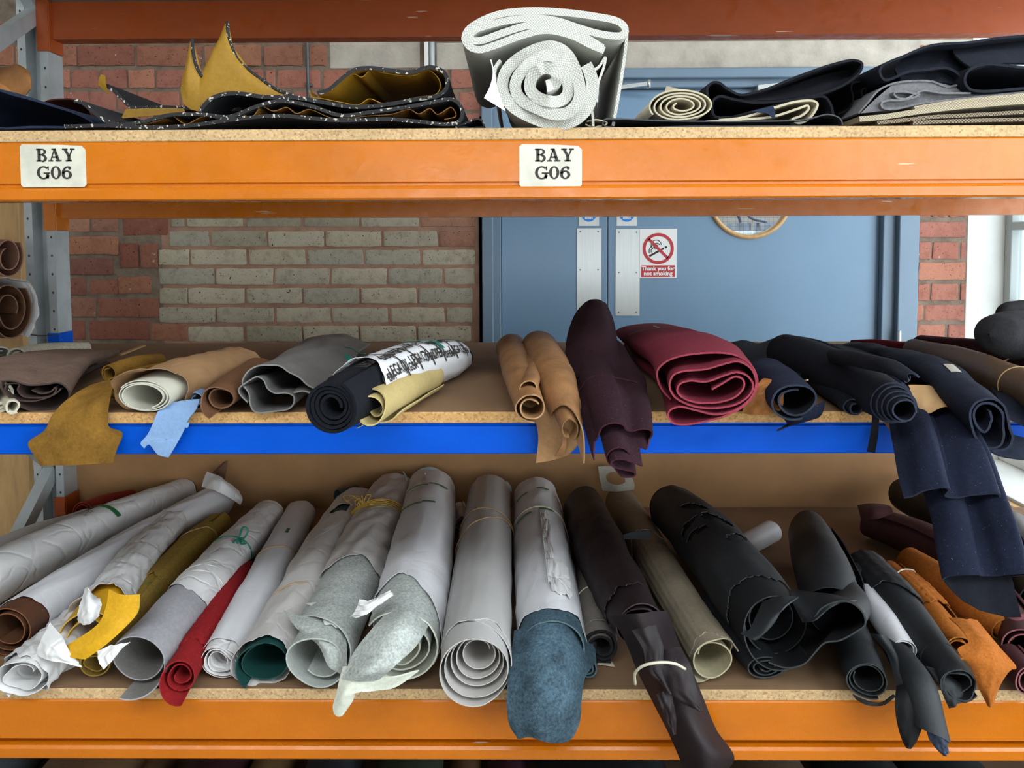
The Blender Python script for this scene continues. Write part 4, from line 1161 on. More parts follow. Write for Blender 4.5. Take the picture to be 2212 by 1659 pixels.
# --- cream roll, folded cream stack, black folds
CREAM = hide('cream_leather', 'c9bea6', 0.06)
CREAM_E = hide('cream_leather_edge', 'b3a88e', 0.06)
ctr = on_y(1472, 228, 0.03); k = mpp(ctr)
cr = thing('leather_roll', on_y(1472, 266, 0.03), 'small flattened cream leather roll on the top shelf')
r_ = Roll([ctr, ctr + Vector((0, 0.4, 0))], [(67 * k, 36 * k)] * 2, turns=4.2, rin=0.22, a_end=-150, seed=1, lump=0.05, ns=10)
r_.mesh('leather', 0.0026, (CREAM, CREAM, CREAM_E), cr)
patch('flap', [[c3(95, 565) + (0.06,), c3(235, 540) + (0.06,)], [c3(98, 540) + (0.1,), c3(190, 528) + (0.1,)], [c3(107, 508) + (0.2,), c3(215, 535) + (0.2,)]], 0.0022, CREAM, cr)
o, _ = fold('folded_leather', [c3(*p) for p in ((340, 716), (560, 702), (740, 684), (880, 640), (940, 622), (945, 640), (905, 680), (852, 702), (884, 724), (930, 712), (965, 680), (996, 612), (972, 594), (880, 596), (740, 634), (640, 668), (540, 694), (420, 706))], 0.03, 0.35, 0.0035, (CREAM, CREAM, CREAM_E), None, nt=130, label='folded cream leather piece under the black cloth', cat='leather')
BLACKC = suede('black_cloth', '14151b', 0.2, sheen=0.12)
BLACKC2 = suede('black_blue_cloth', '191c25', 0.2, sheen=0.15)
bc = thing('folded_cloth', on_y(1650, 268, 0.08), 'black cloth folded in a long lobe over the cream leather', 'cloth')
fold('cloth', [c3(*p) for p in ((350, 570), (346, 520), (375, 486), (415, 486), (470, 525), (540, 558), (620, 545), (750, 505), (900, 445), (1080, 380), (1215, 353), (1262, 372), (1252, 418), (1170, 490), (1020, 552), (820, 588), (620, 604), (500, 584), (420, 566), (385, 590), (378, 640), (395, 684), (480, 690), (640, 650), (780, 612), (960, 572), (1040, 570), (1075, 620), (1090, 680), (1130, 700))], 0.05, 0.45, 0.004, BLACKC, bc, nt=170, seed=3, wr=0.002)
patch('cloth_face', [[c3(520, 600) + (0.06,), c3(800, 585) + (0.06,), c3(1050, 540) + (0.06,), c3(1200, 470) + (0.06,)], [c3(620, 560) + (0.1,), c3(800, 520) + (0.1,), c3(1050, 440) + (0.1,), c3(1240, 400) + (0.1,)]], 0.003, BLACKC, bc, wr=0.004)
patch('corner_flap', [[c3(610, 655) + (0.025,), c3(735, 625) + (0.025,)], [c3(700, 670) + (0.022,), c3(745, 650) + (0.022,)], [c3(730, 690) + (0.02,), c3(748, 690) + (0.02,)]], 0.002, NAVYC, bc)
DGREY = hide('dark_grey_sheet', '37393d', 0.15)
o, _ = fold('flat_sheet', [(1820, 270), (1816, 257), (1790, 247), (1740, 258), (1600, 262), (1450, 261), (1330, 257), (1305, 258), (1301, 266), (1306, 272), (1500, 273), (1700, 272), (1810, 272)], 0.015, 0.5, 0.002, DGREY, None, nt=120, label='dark grey sheet lying flat under the cream leather', cat='leather')
o, _ = fold('leather_offcut', [(1268, 262), (1285, 259), (1300, 260), (1312, 266), (1296, 273), (1275, 273), (1266, 268)], 0.03, 0.2, 0.002, CREAM, None, label='small beige offcut beside the white mesh roll', cat='leather')
# --- right-hand pile
GREYF = suede('grey_cloth', '6b6a6c', 0.12, sheen=0.2)
CMESH = weave_mat('beige_mesh', 'b3a488', 330, 0.4)
BMESH = weave_mat('black_mesh', '1b1815', 300, 0.5, 'a08a6c')
bp = thing('folded_cloth', on_y(2100, 260, 0.05), 'large black cloth folded on top of the right-hand pile', 'cloth')
fold('cloth', [c3(*p) for p in ((2700, 120), (2400, 185), (2212, 212), (1900, 247), (1660, 268), (1500, 330), (1385, 382), (1363, 418), (1390, 468), (1440, 462), (1520, 425), (1640, 410), (1760, 402), (1830, 440), (1860, 495), (1920, 540), (2060, 543), (2250, 515), (2700, 470))], 0.03, 0.5, 0.004, BLACKC2, bp, nt=150, seed=3, wr=0.002)
fold('cloth_lobe', [c3(*p) for p in ((2700, 430), (2212, 398), (2080, 382), (1985, 378), (1890, 412), (1862, 470), (1888, 520), (1960, 536), (2200, 520), (2700, 480))], 0.015, 0.5, 0.004, BLACKC2, bp, nt=110, seed=7)
patch('cloth_face', [[c3(1480, 470) + (0.045,), c3(1800, 500) + (0.045,), c3(1900, 530) + (0.045,)], [c3(1450, 420) + (0.06,), c3(1720, 390) + (0.06,), c3(1860, 450) + (0.05,)], [c3(1500, 345) + (0.09,), c3(1700, 290) + (0.09,), c3(2000, 300) + (0.08,)], [c3(1660, 275) + (0.12,), c3(1900, 255) + (0.12,), c3(2400, 220) + (0.12,)]], 0.004, BLACKC2, bp, wr=0.004)
patch('cloth_face', [[c3(1900, 410) + (0.03,), c3(2100, 375) + (0.03,), c3(2700, 400) + (0.03,)], [c3(1800, 330) + (0.05,), c3(2100, 290) + (0.05,), c3(2700, 260) + (0.05,)], [c3(1800, 270) + (0.1,), c3(2100, 235) + (0.1,), c3(2700, 150) + (0.1,)]], 0.004, BLACKC2, bp, wr=0.003)
gp = thing('folded_cloth', on_y(2000, 262, 0.05), 'mid grey cloth with a rolled fold under the large black cloth', 'cloth')
fold('cloth', [c3(*p) for p in ((1240, 668), (1290, 610), (1360, 530), (1440, 492), (1560, 476), (1670, 478), (1760, 510), (1840, 502), (1950, 545), (2100, 555), (2700, 500))], 0.035, 0.4, 0.003, GREYF, gp, nt=90, wr=0.002)
fold('cloth_roll', [c3(*p) for p in ((1900, 548), (1720, 546), (1620, 532), (1560, 560), (1520, 580), (1465, 572), (1448, 548), (1490, 538), (1560, 548), (1600, 556), (1540, 580), (1480, 590), (1420, 590), (1376, 605), (1380, 632), (1450, 640), (1600, 610), (1800, 585), (2200, 545), (2700, 520))], 0.02, 0.4, 0.003, GREYF, gp, nt=120)
patch('cloth_face', [[c3(1250, 668) + (0.03,), c3(1500, 640) + (0.03,), c3(1900, 590) + (0.03,), c3(2700, 540) + (0.03,)], [c3(1330, 590) + (0.034,), c3(1500, 570) + (0.034,), c3(1900, 560) + (0.034,), c3(2700, 530) + (0.034,)], [c3(1440, 496) + (0.04,), c3(1660, 482) + (0.04,), c3(1900, 530) + (0.04,), c3(2700, 510) + (0.04,)]], 0.003, GREYF, gp)
o, _ = fold('mesh_sheet', [c3(*p) for p in ((1245, 700), (1380, 688), (1600, 655), (1900, 620), (2300, 590), (2700, 570))], 0.012, 0.4, 0.0085, CMESH, None, label='beige mesh sheet, lower of the two in the right-hand pile', cat='mesh sheet', group='beige mesh sheets in the right-hand pile')
o, _ = fold('mesh_sheet', [c3(*p) for p in ((1570, 640), (1750, 612), (1950, 588), (2300, 556), (2700, 530))], 0.016, 0.4, 0.0085, CMESH, None, label='beige mesh sheet, upper of the two in the right-hand pile', cat='mesh sheet', group='beige mesh sheets in the right-hand pile')
o, _ = fold('mesh_sheet', [c3(*p) for p in ((1350, 722), (1550, 702), (1650, 690), (1800, 682), (2300, 655), (2700, 640))], 0.014, 0.4, 0.006, BMESH, None, label='black mesh sheet with pale dots under the beige mesh sheets', cat='mesh sheet')
o, _ = fold('mesh_sheet', [c3(*p) for p in ((1560, 722), (1800, 712), (2300, 700), (2700, 690))], 0.012, 0.4, 0.006, BMESH, None, label='black mesh sheet lowest in the right-hand pile', cat='mesh sheet')
bk = thing('leather_offcut', on_y(1850, 262, 0.1), 'black leather curl standing at the left of the right-hand pile', 'leather')
fold('leather', [c3(*p) for p in ((1120, 672), (1180, 640), (1208, 580), (1196, 520), (1205, 488), (1240, 480), (1275, 492), (1282, 530), (1270, 600), (1250, 670)) ], 0.10, 0.4, 0.003, BLACKC, bk, nt=90)
fold('leather', [c3(*p) for p in ((1290, 640), (1262, 570), (1262, 525), (1300, 512), (1400, 516), (1420, 540), (1330, 560), (1300, 560))], 0.09, 0.4, 0.003, BLACKC, bk, nt=90)
patch('leather_face', [[c3(1130, 676) + (0.13,), c3(1300, 690) + (0.13,)], [c3(1200, 600) + (0.13,), c3(1380, 600) + (0.13,)], [c3(1210, 500) + (0.13,), c3(1400, 520) + (0.13,)]], 0.003, BLACKC, bk)

# ================================================================== MIDDLE SHELF
def trail(ctrl): return [on_y(c[0], c[1], c[2] + YO) for c in ctrl]
def k5(x, y): return (1300 + x / 5.53, 640 + y / 5.53)
def k8(x, y): return (1180 + x / 8.296, 860 + y / 8.296)
def k4(x, y): return (500 + x / 4.096, 700 + y / 4.096)
def k6(x, y): return (x / 6.506, 720 + y / 6.506)
def k3(x, y): return (1560 + x / 3.393, 700 + y / 3.393)
def traced(name, pts, Y0, ctrl, scales, th, mats, parent=None, seed=0, wr=0.001, e0=0.0, nt=None, ns=26, front=None, **kw):
    """end section traced at Y0 then swept through ctrl (px, py, Y) with section scales"""
    c, sec = sec_px(pts, Y0)
    P_ = [front or c] + trail(ctrl)
    r_ = Roll(P_, [(1, 1)] + scales, sec=sec, seed=seed, wrinkle=wr, e0=e0, nt=nt, ns=ns)
    o = r_.mesh(name, th, mats, parent, **kw)
    return o, r_

# --- crimson bundle
CRIM = suede('crimson_felt', '6a2230', 0.10, scale=8, sheen=0.15)
CRIM_E = suede('crimson_cut_edge', '8f3946', 0.06, sheen=0.3)
cb = thing('leather_roll', on_y(1530, 915, -0.06), 'crimson folded bundle with wide oval spiral end, tied with thin green cord')
cs = [(1320, 1110), (1450, 1030), (1590, 950), (1680, 985), (1690, 1070), (1610, 1180), (1450, 1255), (1200, 1285), (1000, 1240), (905, 1150), (935, 1060), (1060, 1015), (1250, 1030), (1450, 950), (1600, 905), (1730, 955), (1790, 1060), (1740, 1180), (1590, 1290), (1300, 1345), (1050, 1310), (870, 1210), (812, 1080), (855, 950), (960, 900), (1250, 860), (1450, 800), (1620, 770), (1760, 850), (1822, 1000), (1790, 1150), (1690, 1280), (1540, 1375), (1350, 1420), (1100, 1370), (930, 1335), (820, 1380), (800, 1450), (860, 1530), (1000, 1543), (1250, 1495), (1480, 1425), (1680, 1310), (1815, 1160), (1848, 1010), (1780, 840), (1620, 735), (1400, 700), (1000, 740), (800, 820), (700, 930), (700, 1040), (760, 1180), (860, 1290)]
ee = np.zeros(len(cs)); ee[-9:] = -0.025; ee[-12:-9] = (-0.004, -0.01, -0.018)
o, cbr = traced('leather', [k5(*p) for p in cs], -0.07, [(1500, 785, 0.15), (1440, 748, 0.45), (1405, 728, 0.78)], [(1.1, 0.85), (1.18, 0.72), (1.2, 0.62)], 0.0028, (CRIM, CRIM, CRIM_E), cb, seed=3, e0=ee, nt=330, wr=0.002)
cbr.band('cord', cbr.path.L * 0.62, 0.0009, GTAPE, cb, 0.001)
cbr.strip('ribbon_end', cbr.path.L * 0.58, cbr.path.L * 0.70, 112, 117, TEALR, cb, 0.004, 0.0005)
# --- dark burgundy drooping roll
BURG = suede('burgundy_suede', '27121a', 0.22, scale=10, sheen=0.15, lint='6a4a50')
BURG_E = suede('burgundy_cut_edge', '47222e', 0.06, sheen=0.15)
bs = [(1700, 1170), (1560, 1085), (1330, 972), (1200, 985), (1135, 1070), (1180, 1170), (1380, 1250), (1540, 1310), (1605, 1390), (1570, 1460), (1440, 1470), (1270, 1370), (1140, 1200), (1090, 1060), (1110, 940), (1190, 850), (1300, 825), (1400, 880), (1480, 1000), (1600, 1060), (1740, 1085), (1830, 1160), (1860, 1080), (1885, 950), (1870, 840), (1800, 770), (1700, 755), (1560, 795), (1470, 720), (1420, 590), (1300, 520), (1180, 545), (1070, 660), (1020, 850), (1000, 1000), (900, 1220)]
ee = np.zeros(len(bs)); ee[22:] = -0.03; ee[20:22] = -0.015; ee[-1] = -0.005; ee[:12] = 0.012
bg = thing('leather_roll', on_y(1320, 890, 0.0), 'dark burgundy suede roll drooping over the blue beam with a tall end at the back')
o, bgr = traced('leather', [k8(*p) for p in bs], -0.13, [(1330, 880, -0.05), (1312, 822, 0.10), (1292, 765, 0.30), (1277, 735, 0.50), (1274, 730, 0.60)], [(1.35, 0.62), (1.55, 0.62), (1.4, 0.7), (1.15, 0.75), (0.95, 0.6)], 0.0026, (BURG, BURG, BURG_E), bg, seed=5, e0=ee, nt=240, wr=0.003)
patch('raised_fold', [[(1222, 815, 0.13), (1262, 812, 0.10), (1300, 808, 0.10), (1340, 800, 0.13)], [(1222, 765, 0.26), (1262, 755, 0.20), (1300, 752, 0.20), (1334, 752, 0.26)], [(1230, 712, 0.40), (1262, 700, 0.33), (1298, 700, 0.33), (1328, 708, 0.40)], [(1248, 672, 0.50), (1268, 668, 0.44), (1296, 668, 0.44), (1320, 680, 0.50)], [(1268, 652, 0.54), (1278, 648, 0.52), (1292, 648, 0.52), (1308, 656, 0.54)], [(1270, 664, 0.60), (1280, 660, 0.60), (1292, 660, 0.60), (1306, 668, 0.60)]], 0.003, (BURG, BURG, BURG_E), bg, n=34, m=26, wr=0.004, seed=2)
bgr.band('seam', bgr.path.L * 0.24, 0.0007, BURG_E, bg, 0.0006)
# --- tan leather pair
TANH = hide('tan_hide', '8c6440', 0.26, scale=20)
TANI = hide('tan_flesh_side', '9e7750', 0.12)
tn = thing('leather_roll', on_y(1170, 890, 0.0), 'tan leather rolled in two coils with an open pointed flap hanging over the blue beam')
p_, r_ = lay([(1148, 880, 34), (1128, 820, 38), (1108, 752, 36)], MID)
Roll(p_, r_, turns=1.7, rin=0.5, a_end=-80, seed=2, e0=jag(20, 4, 0.008), lump=0.04).mesh('coil', 0.0022, (TANH, TANI, TANI), tn)
tc_ = [(1230, 930, -0.075, 26, 50), (1212, 868, -0.02, 44, 46), (1194, 815, 0.10, 50, 46), (1164, 748, 0.42, 42, 36)]
p_ = trail(tc_); r_ = [(c[3] * mpp(p), c[4] * mpp(p)) for c, p in zip(tc_, p_)]
e_ = np.interp(np.linspace(0, 1, 40), [0, 0.5, 0.62, 0.8, 1], [0.0, 0.0, -0.045, -0.02, 0.05])
tr_ = Roll(p_, r_, turns=1.9, rin=0.45, a_end=-40, ccw=False, seed=4, e0=e_ + jag(40, 2, 0.004), lump=0.04)
tr_.mesh('coil', 0.0022, (TANH, TANI, TANI), tn)
p_, r_ = lay([(1142, 842, 21, 0.028), (1150, 815, 20, 0.028), (1150, 780, 18, 0.028)], MID)
Roll(p_, r_, turns=1.2, rin=0.7, a_end=-120, seed=6).mesh('inner_coil', 0.002, (TANH, TANI, TANI), tn)
patch('hanging_flap', [[(1112, 856, 0.0), (1150, 868, -0.005), (1185, 872, -0.02), (1225, 868, -0.05), (1252, 862, -0.03)],
                       [(1106, 866, -0.012), (1152, 880, -0.02), (1185, 900, -0.03), (1222, 905, -0.055), (1256, 895, -0.03)],
                       [(1150, 895, -0.018), (1166, 915, -0.022), (1190, 930, -0.03), (1228, 945, -0.045), (1256, 930, -0.03)],
                       [(1163, 935, -0.018), (1172, 950, -0.022), (1195, 965, -0.03), (1230, 972, -0.04), (1250, 955, -0.03)],
                       [(1158, 1000, -0.022), (1178, 997, -0.025), (1200, 992, -0.03), (1225, 982, -0.035), (1242, 968, -0.03)]], 0.0024, (TANI, TANH, TANI), tn, n=26, m=30)
patch('folded_edge', [[(1214, 935, -0.05), (1222, 933, -0.052)], [(1215, 955, -0.052), (1224, 955, -0.052)], [(1207, 972, -0.05), (1221, 972, -0.05)], [(1198, 985, -0.045), (1215, 986, -0.045)]], 0.0022, (TANH, TANH), tn)

# --- navy pile
NAVY = suede('navy_felt', '191e2c', 0.18, sheen=0.12, lint='4a5060')
NAVY_E = suede('navy_felt_edge', '2a2f3d', 0.06, sheen=0.15)
NAVY_D = suede('dark_navy_felt', '14161e', 0.2, sheen=0.08)
NAVY_B = suede('indigo_suede', '171c2e', 0.16, sheen=0.15, lint='5a6274')
cl = thing('cloth_bundle', on_y(1700, 760, 0.5), 'rumpled dark navy cloth spread at the back behind the crimson bundle', 'cloth')
patch('cloth', [[(1552, 752, 0.80), (1604, 736, 0.80), (1640, 743, 0.80), (1672, 732, 0.80), (1700, 729, 0.80), (1740, 737, 0.80), (1800, 744, 0.80), (1900, 745, 0.80)],
                [(1560, 762, 0.62), (1610, 758, 0.62), (1650, 756, 0.62), (1690, 745, 0.62), (1720, 742, 0.62), (1770, 750, 0.62), (1840, 752, 0.62), (1900, 756, 0.62)],
                [(1580, 790, 0.42), (1630, 785, 0.42), (1670, 775, 0.42), (1720, 762, 0.42), (1770, 760, 0.42), (1820, 764, 0.42), (1880, 768, 0.42), (1930, 775, 0.42)],
                [(1605, 818, 0.26), (1650, 810, 0.25), (1690, 795, 0.25), (1740, 780, 0.25), (1800, 776, 0.25), (1860, 782, 0.25), (1910, 790, 0.25), (1950, 800, 0.25)],
                [(1620, 842, 0.18), (1665, 838, 0.16), (1710, 815, 0.16), (1760, 800, 0.16), (1820, 800, 0.16), (1880, 805, 0.16), (1930, 812, 0.16), (1960, 822, 0.16)]], 0.004, NAVY_D, cl, n=36, m=48, wr=0.004, seed=4)
n1 = thing('leather_roll', on_y(1710, 890, 0.0), 'indigo suede roll with a drooping pointed lip beside the orange leather scrap')
p_, r_ = lay([(1718, 866, 52), (1690, 835, 50), (1655, 805, 44)], MID, 0.85)
Roll(p_, r_, turns=1.6, rin=0.55, a_end=-70, seed=7, e0=jag(20, 3, 0.01), lump=0.05).mesh('leather', 0.003, (NAVY_B, NAVY_D, NAVY_E), n1)
patch('drooping_lip', [[(1682, 880, -0.03), (1712, 888, -0.04), (1745, 882, -0.04), (1782, 866, -0.02)], [(1690, 898, -0.03), (1715, 902, -0.045), (1748, 898, -0.045), (1776, 890, -0.03)], [(1700, 916, -0.025), (1716, 912, -0.035), (1740, 908, -0.04), (1768, 900, -0.03)], [(1678, 931, -0.02), (1702, 921, -0.03), (1726, 913, -0.035), (1750, 905, -0.03)]], 0.003, (NAVY_B, NAVY_D, NAVY_E), n1)
ORL = hide('orange_brown_leather', '9c6430', 0.18, scale=18)
ORL_E = hide('cream_torn_edge', 'c9ab80', 0.1)
patch('leather_offcut', [[(1602, 893, -0.02), (1630, 896, -0.03), (1668, 893, -0.035), (1684, 888, -0.03)], [(1610, 868, -0.02), (1640, 872, -0.03), (1672, 868, -0.04), (1692, 870, -0.035)], [(1622, 845, -0.02), (1650, 848, -0.028), (1682, 845, -0.035), (1694, 848, -0.035)], [(1640, 826, -0.015), (1658, 824, -0.02), (1690, 832, -0.025), (1712, 830, -0.02)], [(1650, 818, 0.0), (1664, 820, -0.01), (1700, 828, -0.015), (1746, 820, -0.01)]], 0.0018, (ORL, ORL, ORL_E), label='orange brown leather scrap with pale torn edge sticking out beside the crimson bundle', cat='leather', n=24, m=24, wr=0.003, seed=5)
n2 = thing('leather_roll', on_y(1930, 900, -0.05), 'dark navy felt roll with telescoped spiral end above the hanging strap')
p_, r_ = lay([(1922, 866, 47), (1850, 825, 52), (1760, 785, 52), (1700, 765, 46)], MID)
nr = Roll(p_, r_, turns=5.2, rin=0.42, a_end=60, seed=3, tele=-0.055, lump=0.02, nt=190)
nr.mesh('felt', 0.0026, (NAVY_D, NAVY_D, NAVY_E), n2)
p_, r_ = lay([(1958, 812, 13, 0.075), (1930, 795, 15, 0.082), (1860, 778, 16, 0.08), (1800, 768, 14, 0.07)], MID)
Roll(p_, r_, turns=1.1, rin=0.8, a_end=-60, seed=3, e0=jag(10, 4, 0.01)).mesh('curled_edge', 0.003, (NAVY_D, NAVY_D, NAVY_E), n2)
n3 = thing('leather_roll', on_y(1850, 890, -0.0), 'thin dark navy felt tube with a small open end left of the telescoped roll')
p_, r_ = lay([(1846, 880, 19), (1800, 845, 22), (1740, 805, 22)], MID)
Roll(p_, r_, turns=1.6, rin=0.5, a_end=-60, seed=9, e0=jag(12, 8, 0.008)).mesh('felt', 0.0026, (NAVY_D, NAVY_D, NAVY_E), n3)
patch('strap', [[(1884, 876, -0.03), (1902, 880, -0.03)], [(1884, 905, -0.035), (1899, 906, -0.035)], [(1880, 940, -0.03), (1896, 942, -0.03)], [(1873, 975, -0.025), (1890, 978, -0.025)]], 0.002, (NAVY_D, NAVY_D, NAVY_E), label='narrow navy strap hanging in front of the blue beam', cat='strap')
n4 = thing('leather_roll', on_y(2100, 900, 0.0), 'long navy felt roll with an S-shaped open end and a square of tape')
ns_ = [(1960, 640), (1975, 720), (1930, 800), (1875, 750), (1858, 650), (1900, 585), (1980, 580), (2040, 640), (2048, 740), (2062, 830), (2040, 900), (1960, 920), (1880, 860), (1832, 760), (1830, 640), (1880, 562), (1980, 532), (2050, 580), (2075, 650), (2105, 760), (2128, 830), (2105, 900), (2050, 932), (1960, 930)]
o, n4r = traced('felt', [k3(*p) for p in ns_], -0.14, [(2082, 852, -0.02), (2035, 808, 0.12), (1950, 778, 0.38), (1850, 756, 0.72)], [(1.25, 0.62), (1.35, 0.6), (1.3, 0.55), (1.2, 0.5)], 0.0032, (NAVY, NAVY, NAVY_E), n4, seed=6, wr=0.003, nt=180)
TAPE = flat('masking_tape', 'b5b0a4', 0.5)
n4r.strip('tape_square', 0.16, 0.215, 112, 80, TAPE, n4, 0.0035, 0.0006)
patch('felt_sheet', [[(2070, 905, -0.06), (2150, 930, -0.06), (2230, 950, -0.06), (2330, 960, -0.06)], [(2120, 962, -0.10), (2160, 985, -0.10), (2220, 992, -0.10), (2330, 990, -0.10)]], 0.003, (NAVY, NAVY, NAVY_E), label='navy felt sheet hanging below the S-shaped roll end', cat='felt sheet', wr=0.004)
patch('felt_sheet', [[(2140, 838, 0.06), (2180, 842, 0.06), (2230, 852, 0.06), (2330, 880, 0.06)], [(2160, 870, -0.04), (2190, 870, -0.04), (2235, 880, -0.04), (2330, 900, -0.04)], [(2172, 900, -0.075), (2195, 912, -0.075), (2235, 928, -0.075), (2330, 950, -0.075)]], 0.003, (NAVY, NAVY, NAVY_E), label='navy felt sheet with frayed edge at the right behind the S-shaped roll', cat='felt sheet', wr=0.003, n=22, m=26)
patch('kraft_wrapper', [[(1962, 832, 0.02), (2000, 832, 0.02), (2036, 842, 0.02), (2070, 862, 0.02)], [(1975, 862, -0.03), (2005, 864, -0.04), (2040, 866, -0.04), (2078, 890, -0.03)], [(1988, 890, -0.05), (2004, 893, -0.06), (2032, 882, -0.06), (2050, 880, -0.06), (2066, 902, -0.05), (2092, 916, -0.04)]], 0.0007, KRAFT_L, label='torn pale kraft paper sticking out above the hanging navy roll', cat='paper', n=20, m=28, wr=0.004, seed=3)
patch('kraft_wrapper', [[(1896, 892, -0.01), (1920, 890, -0.02), (1952, 900, -0.03)], [(1912, 916, -0.02), (1932, 916, -0.03), (1950, 915, -0.035)], [(1930, 942, -0.03), (1940, 936, -0.035), (1948, 925, -0.04)]], 0.0007, KRAFT, label='kraft paper corner left of the hanging navy roll', cat='paper')
# hanging navy double layer
k5b = lambda x, y: (1640 + x / 2.444, 980 + y / 2.444)
n5 = thing('leather_roll', on_y(2020, 900, -0.06), 'large indigo suede roll hanging far down across the blue beam in two layers')
hs = [(1330, 665), (1392, 602), (1376, 576), (1300, 600), (1240, 648), (1185, 656), (1160, 622), (1100, 618), (1035, 645), (998, 690), (1010, 715), (1080, 712), (1180, 706), (1280, 690), (1330, 668)]
ee = np.concatenate([np.zeros(9), [0.004, 0.03, 0.04, 0.045, 0.05, 0.05]])
o, n5r = traced('lower_layer', [k5b(*p) for p in hs], -0.24, [(2098, 1120, -0.20), (2062, 1010, -0.14), (2030, 925, -0.07), (2010, 880, 0.0)], [(0.9, 1.5), (0.92, 1.5), (0.9, 1.1), (0.85, 0.7)], 0.0032, (NAVY_B, NAVY_D, NAVY_E), n5, seed=4, wr=0.002, e0=ee, nt=130, flip=True)
hs2 = [(1250, 262), (1240, 204), (1130, 214), (1040, 244), (990, 236), (1004, 186), (976, 162), (900, 186), (830, 244), (790, 262)]
traced('upper_layer', [k5b(*p) for p in hs2], -0.20, [(2042, 1010, -0.165), (2022, 935, -0.10), (2005, 885, -0.02)], [(0.98, 1.4), (1.0, 1.2), (0.95, 0.7)], 0.0032, (NAVY_B, NAVY_D, NAVY_E), n5, seed=4, wr=0.002, nt=90, flip=True)
# rolls at the right end
BRN = hide('brown_leather', '5f4a38', 0.12)
BURG2 = suede('deep_burgundy_cloth', '34131d', 0.15, sheen=0.3)
b1 = thing('leather_roll', on_y(2150, 830, 0.2), 'smooth brown leather roll lying at the right behind the navy rolls')
p_, r_ = lay([(2290, 870, 50), (2200, 832, 44), (2080, 782, 34), (1975, 756, 26)], MID)
rr_ = Roll(p_, r_, turns=2, rin=0.5, a_end=-90, seed=3); rr_.mesh('leather', 0.002, BRN, b1)
rr_.band('rubber_band', rr_.path.L * 0.22, 0.0016, RUB_T, b1)
b2 = thing('leather_roll', on_y(2100, 760, 0.5), 'deep burgundy cloth roll along the back at the right')
p_, r_ = lay([(2330, 815, 60), (2212, 778, 46), (2080, 756, 36), (1990, 745, 28)], MID, 0.75)
rr_ = Roll(p_, r_, turns=2, rin=0.5, a_end=-90, seed=5); rr_.mesh('cloth', 0.003, BURG2, b2)
tube('loose_cord', [on_y(2125, 790, 0.2), on_y(2140, 775, 0.22), on_y(2150, 782, 0.2), on_y(2170, 780, 0.2), on_y(2182, 772, 0.2)], 0.0014, RUB_T, b2, 20)
p_, r_ = lay([(1960, 752, 14), (1890, 745, 12), (1840, 743, 9)], MID)
Roll(p_, r_, turns=2, rin=0.5, a_end=-90, seed=5).mesh('leather_roll', 0.002, CRIM, None, label='thin crimson roll glimpsed behind the brown leather roll', cat='leather roll')
FELT = surf('charcoal_speckled_felt', '26262a', 0.95, 0.3, 60, 300, 0.4, sheen=0.2)
def capsule(name, ctrl, mat, label, cat, sq=0.7, seed=1):
    P_ = trail(ctrl); rad = [(c[3] * mpp(p), c[3] * mpp(p) * sq) for c, p in zip(ctrl, P_)]
    r_ = Roll(P_, rad, turns=1.05, rin=0.97, a_end=-90, seed=seed, lump=0.02, ns=40)
    return r_.mesh(name, 0.004, mat, None, label=label, cat=cat)
capsule('felt_roll', [(2137, 724, 0.16, 2), (2141, 723, 0.16, 24), (2152, 722, 0.17, 44), (2180, 722, 0.19, 56), (2240, 726, 0.24, 60), (2330, 736, 0.3, 60)], FELT, 'charcoal flecked felt roll with rounded end at the right edge, lower one', 'felt roll', 0.9)
capsule('felt_roll', [(2160, 680, 0.24, 2), (2166, 677, 0.24, 14), (2182, 673, 0.26, 22), (2212, 674, 0.28, 28), (2300, 680, 0.34, 30)], FELT, 'charcoal felt roll at the right edge, on top of the flecked one', 'felt roll', 0.9)

# --- left half: grey folded leather
GREYL = hide('grey_leather', '6f6c6a', 0.10, scale=10)
GREYL_E = hide('grey_leather_edge', '777572', 0.05)
g1 = thing('leather_roll', on_y(590, 888, 0.0), 'grey leather loosely folded with wavy open end and green ribbon')
gi = [(150, 690), (78, 610), (72, 570), (160, 500), (230, 467), (285, 500), (320, 570), (380, 612), (480, 612), (545, 640), (550, 690), (510, 745), (400, 772), (210, 766), (168, 700), (158, 610), (120, 552)]
traced('inner_fold', [k4(*p) for p in gi], -0.01, [(620, 828, 0.15), (680, 780, 0.45), (735, 752, 0.72)], [(0.95, 0.85), (0.9, 0.7), (0.8, 0.45)], 0.0022, (GREYL, GREYL, GREYL_E), g1, nt=150)
go = [(125, 560), (108, 505), (150, 420), (250, 368), (360, 362), (470, 395), (580, 470), (680, 545), (745, 592), (730, 620), (640, 598), (540, 600)]
o, g1r = traced('outer_fold', [k4(*p) for p in go], 0.0, [(650, 795, 0.18), (705, 752, 0.45), (745, 735, 0.72)], [(1.0, 1.05), (1.05, 0.95), (1.05, 0.6)], 0.0024, (GREYL, GREYL, GREYL_E), g1, nt=110, wr=0.003, flip=False)
patch('ribbon', [[(742, 766, 0.28), (748, 764, 0.28)], [(750, 776, 0.26), (756, 770, 0.26)], [(758, 786, 0.25), (764, 778, 0.25)]], 0.0006, TEALR, g1)
tube('ribbon_cord', [on_y(745, 750, 0.38), on_y(760, 753, 0.36), on_y(775, 762, 0.32), on_y(790, 764, 0.30)], 0.0012, TEALR, g1, 14)
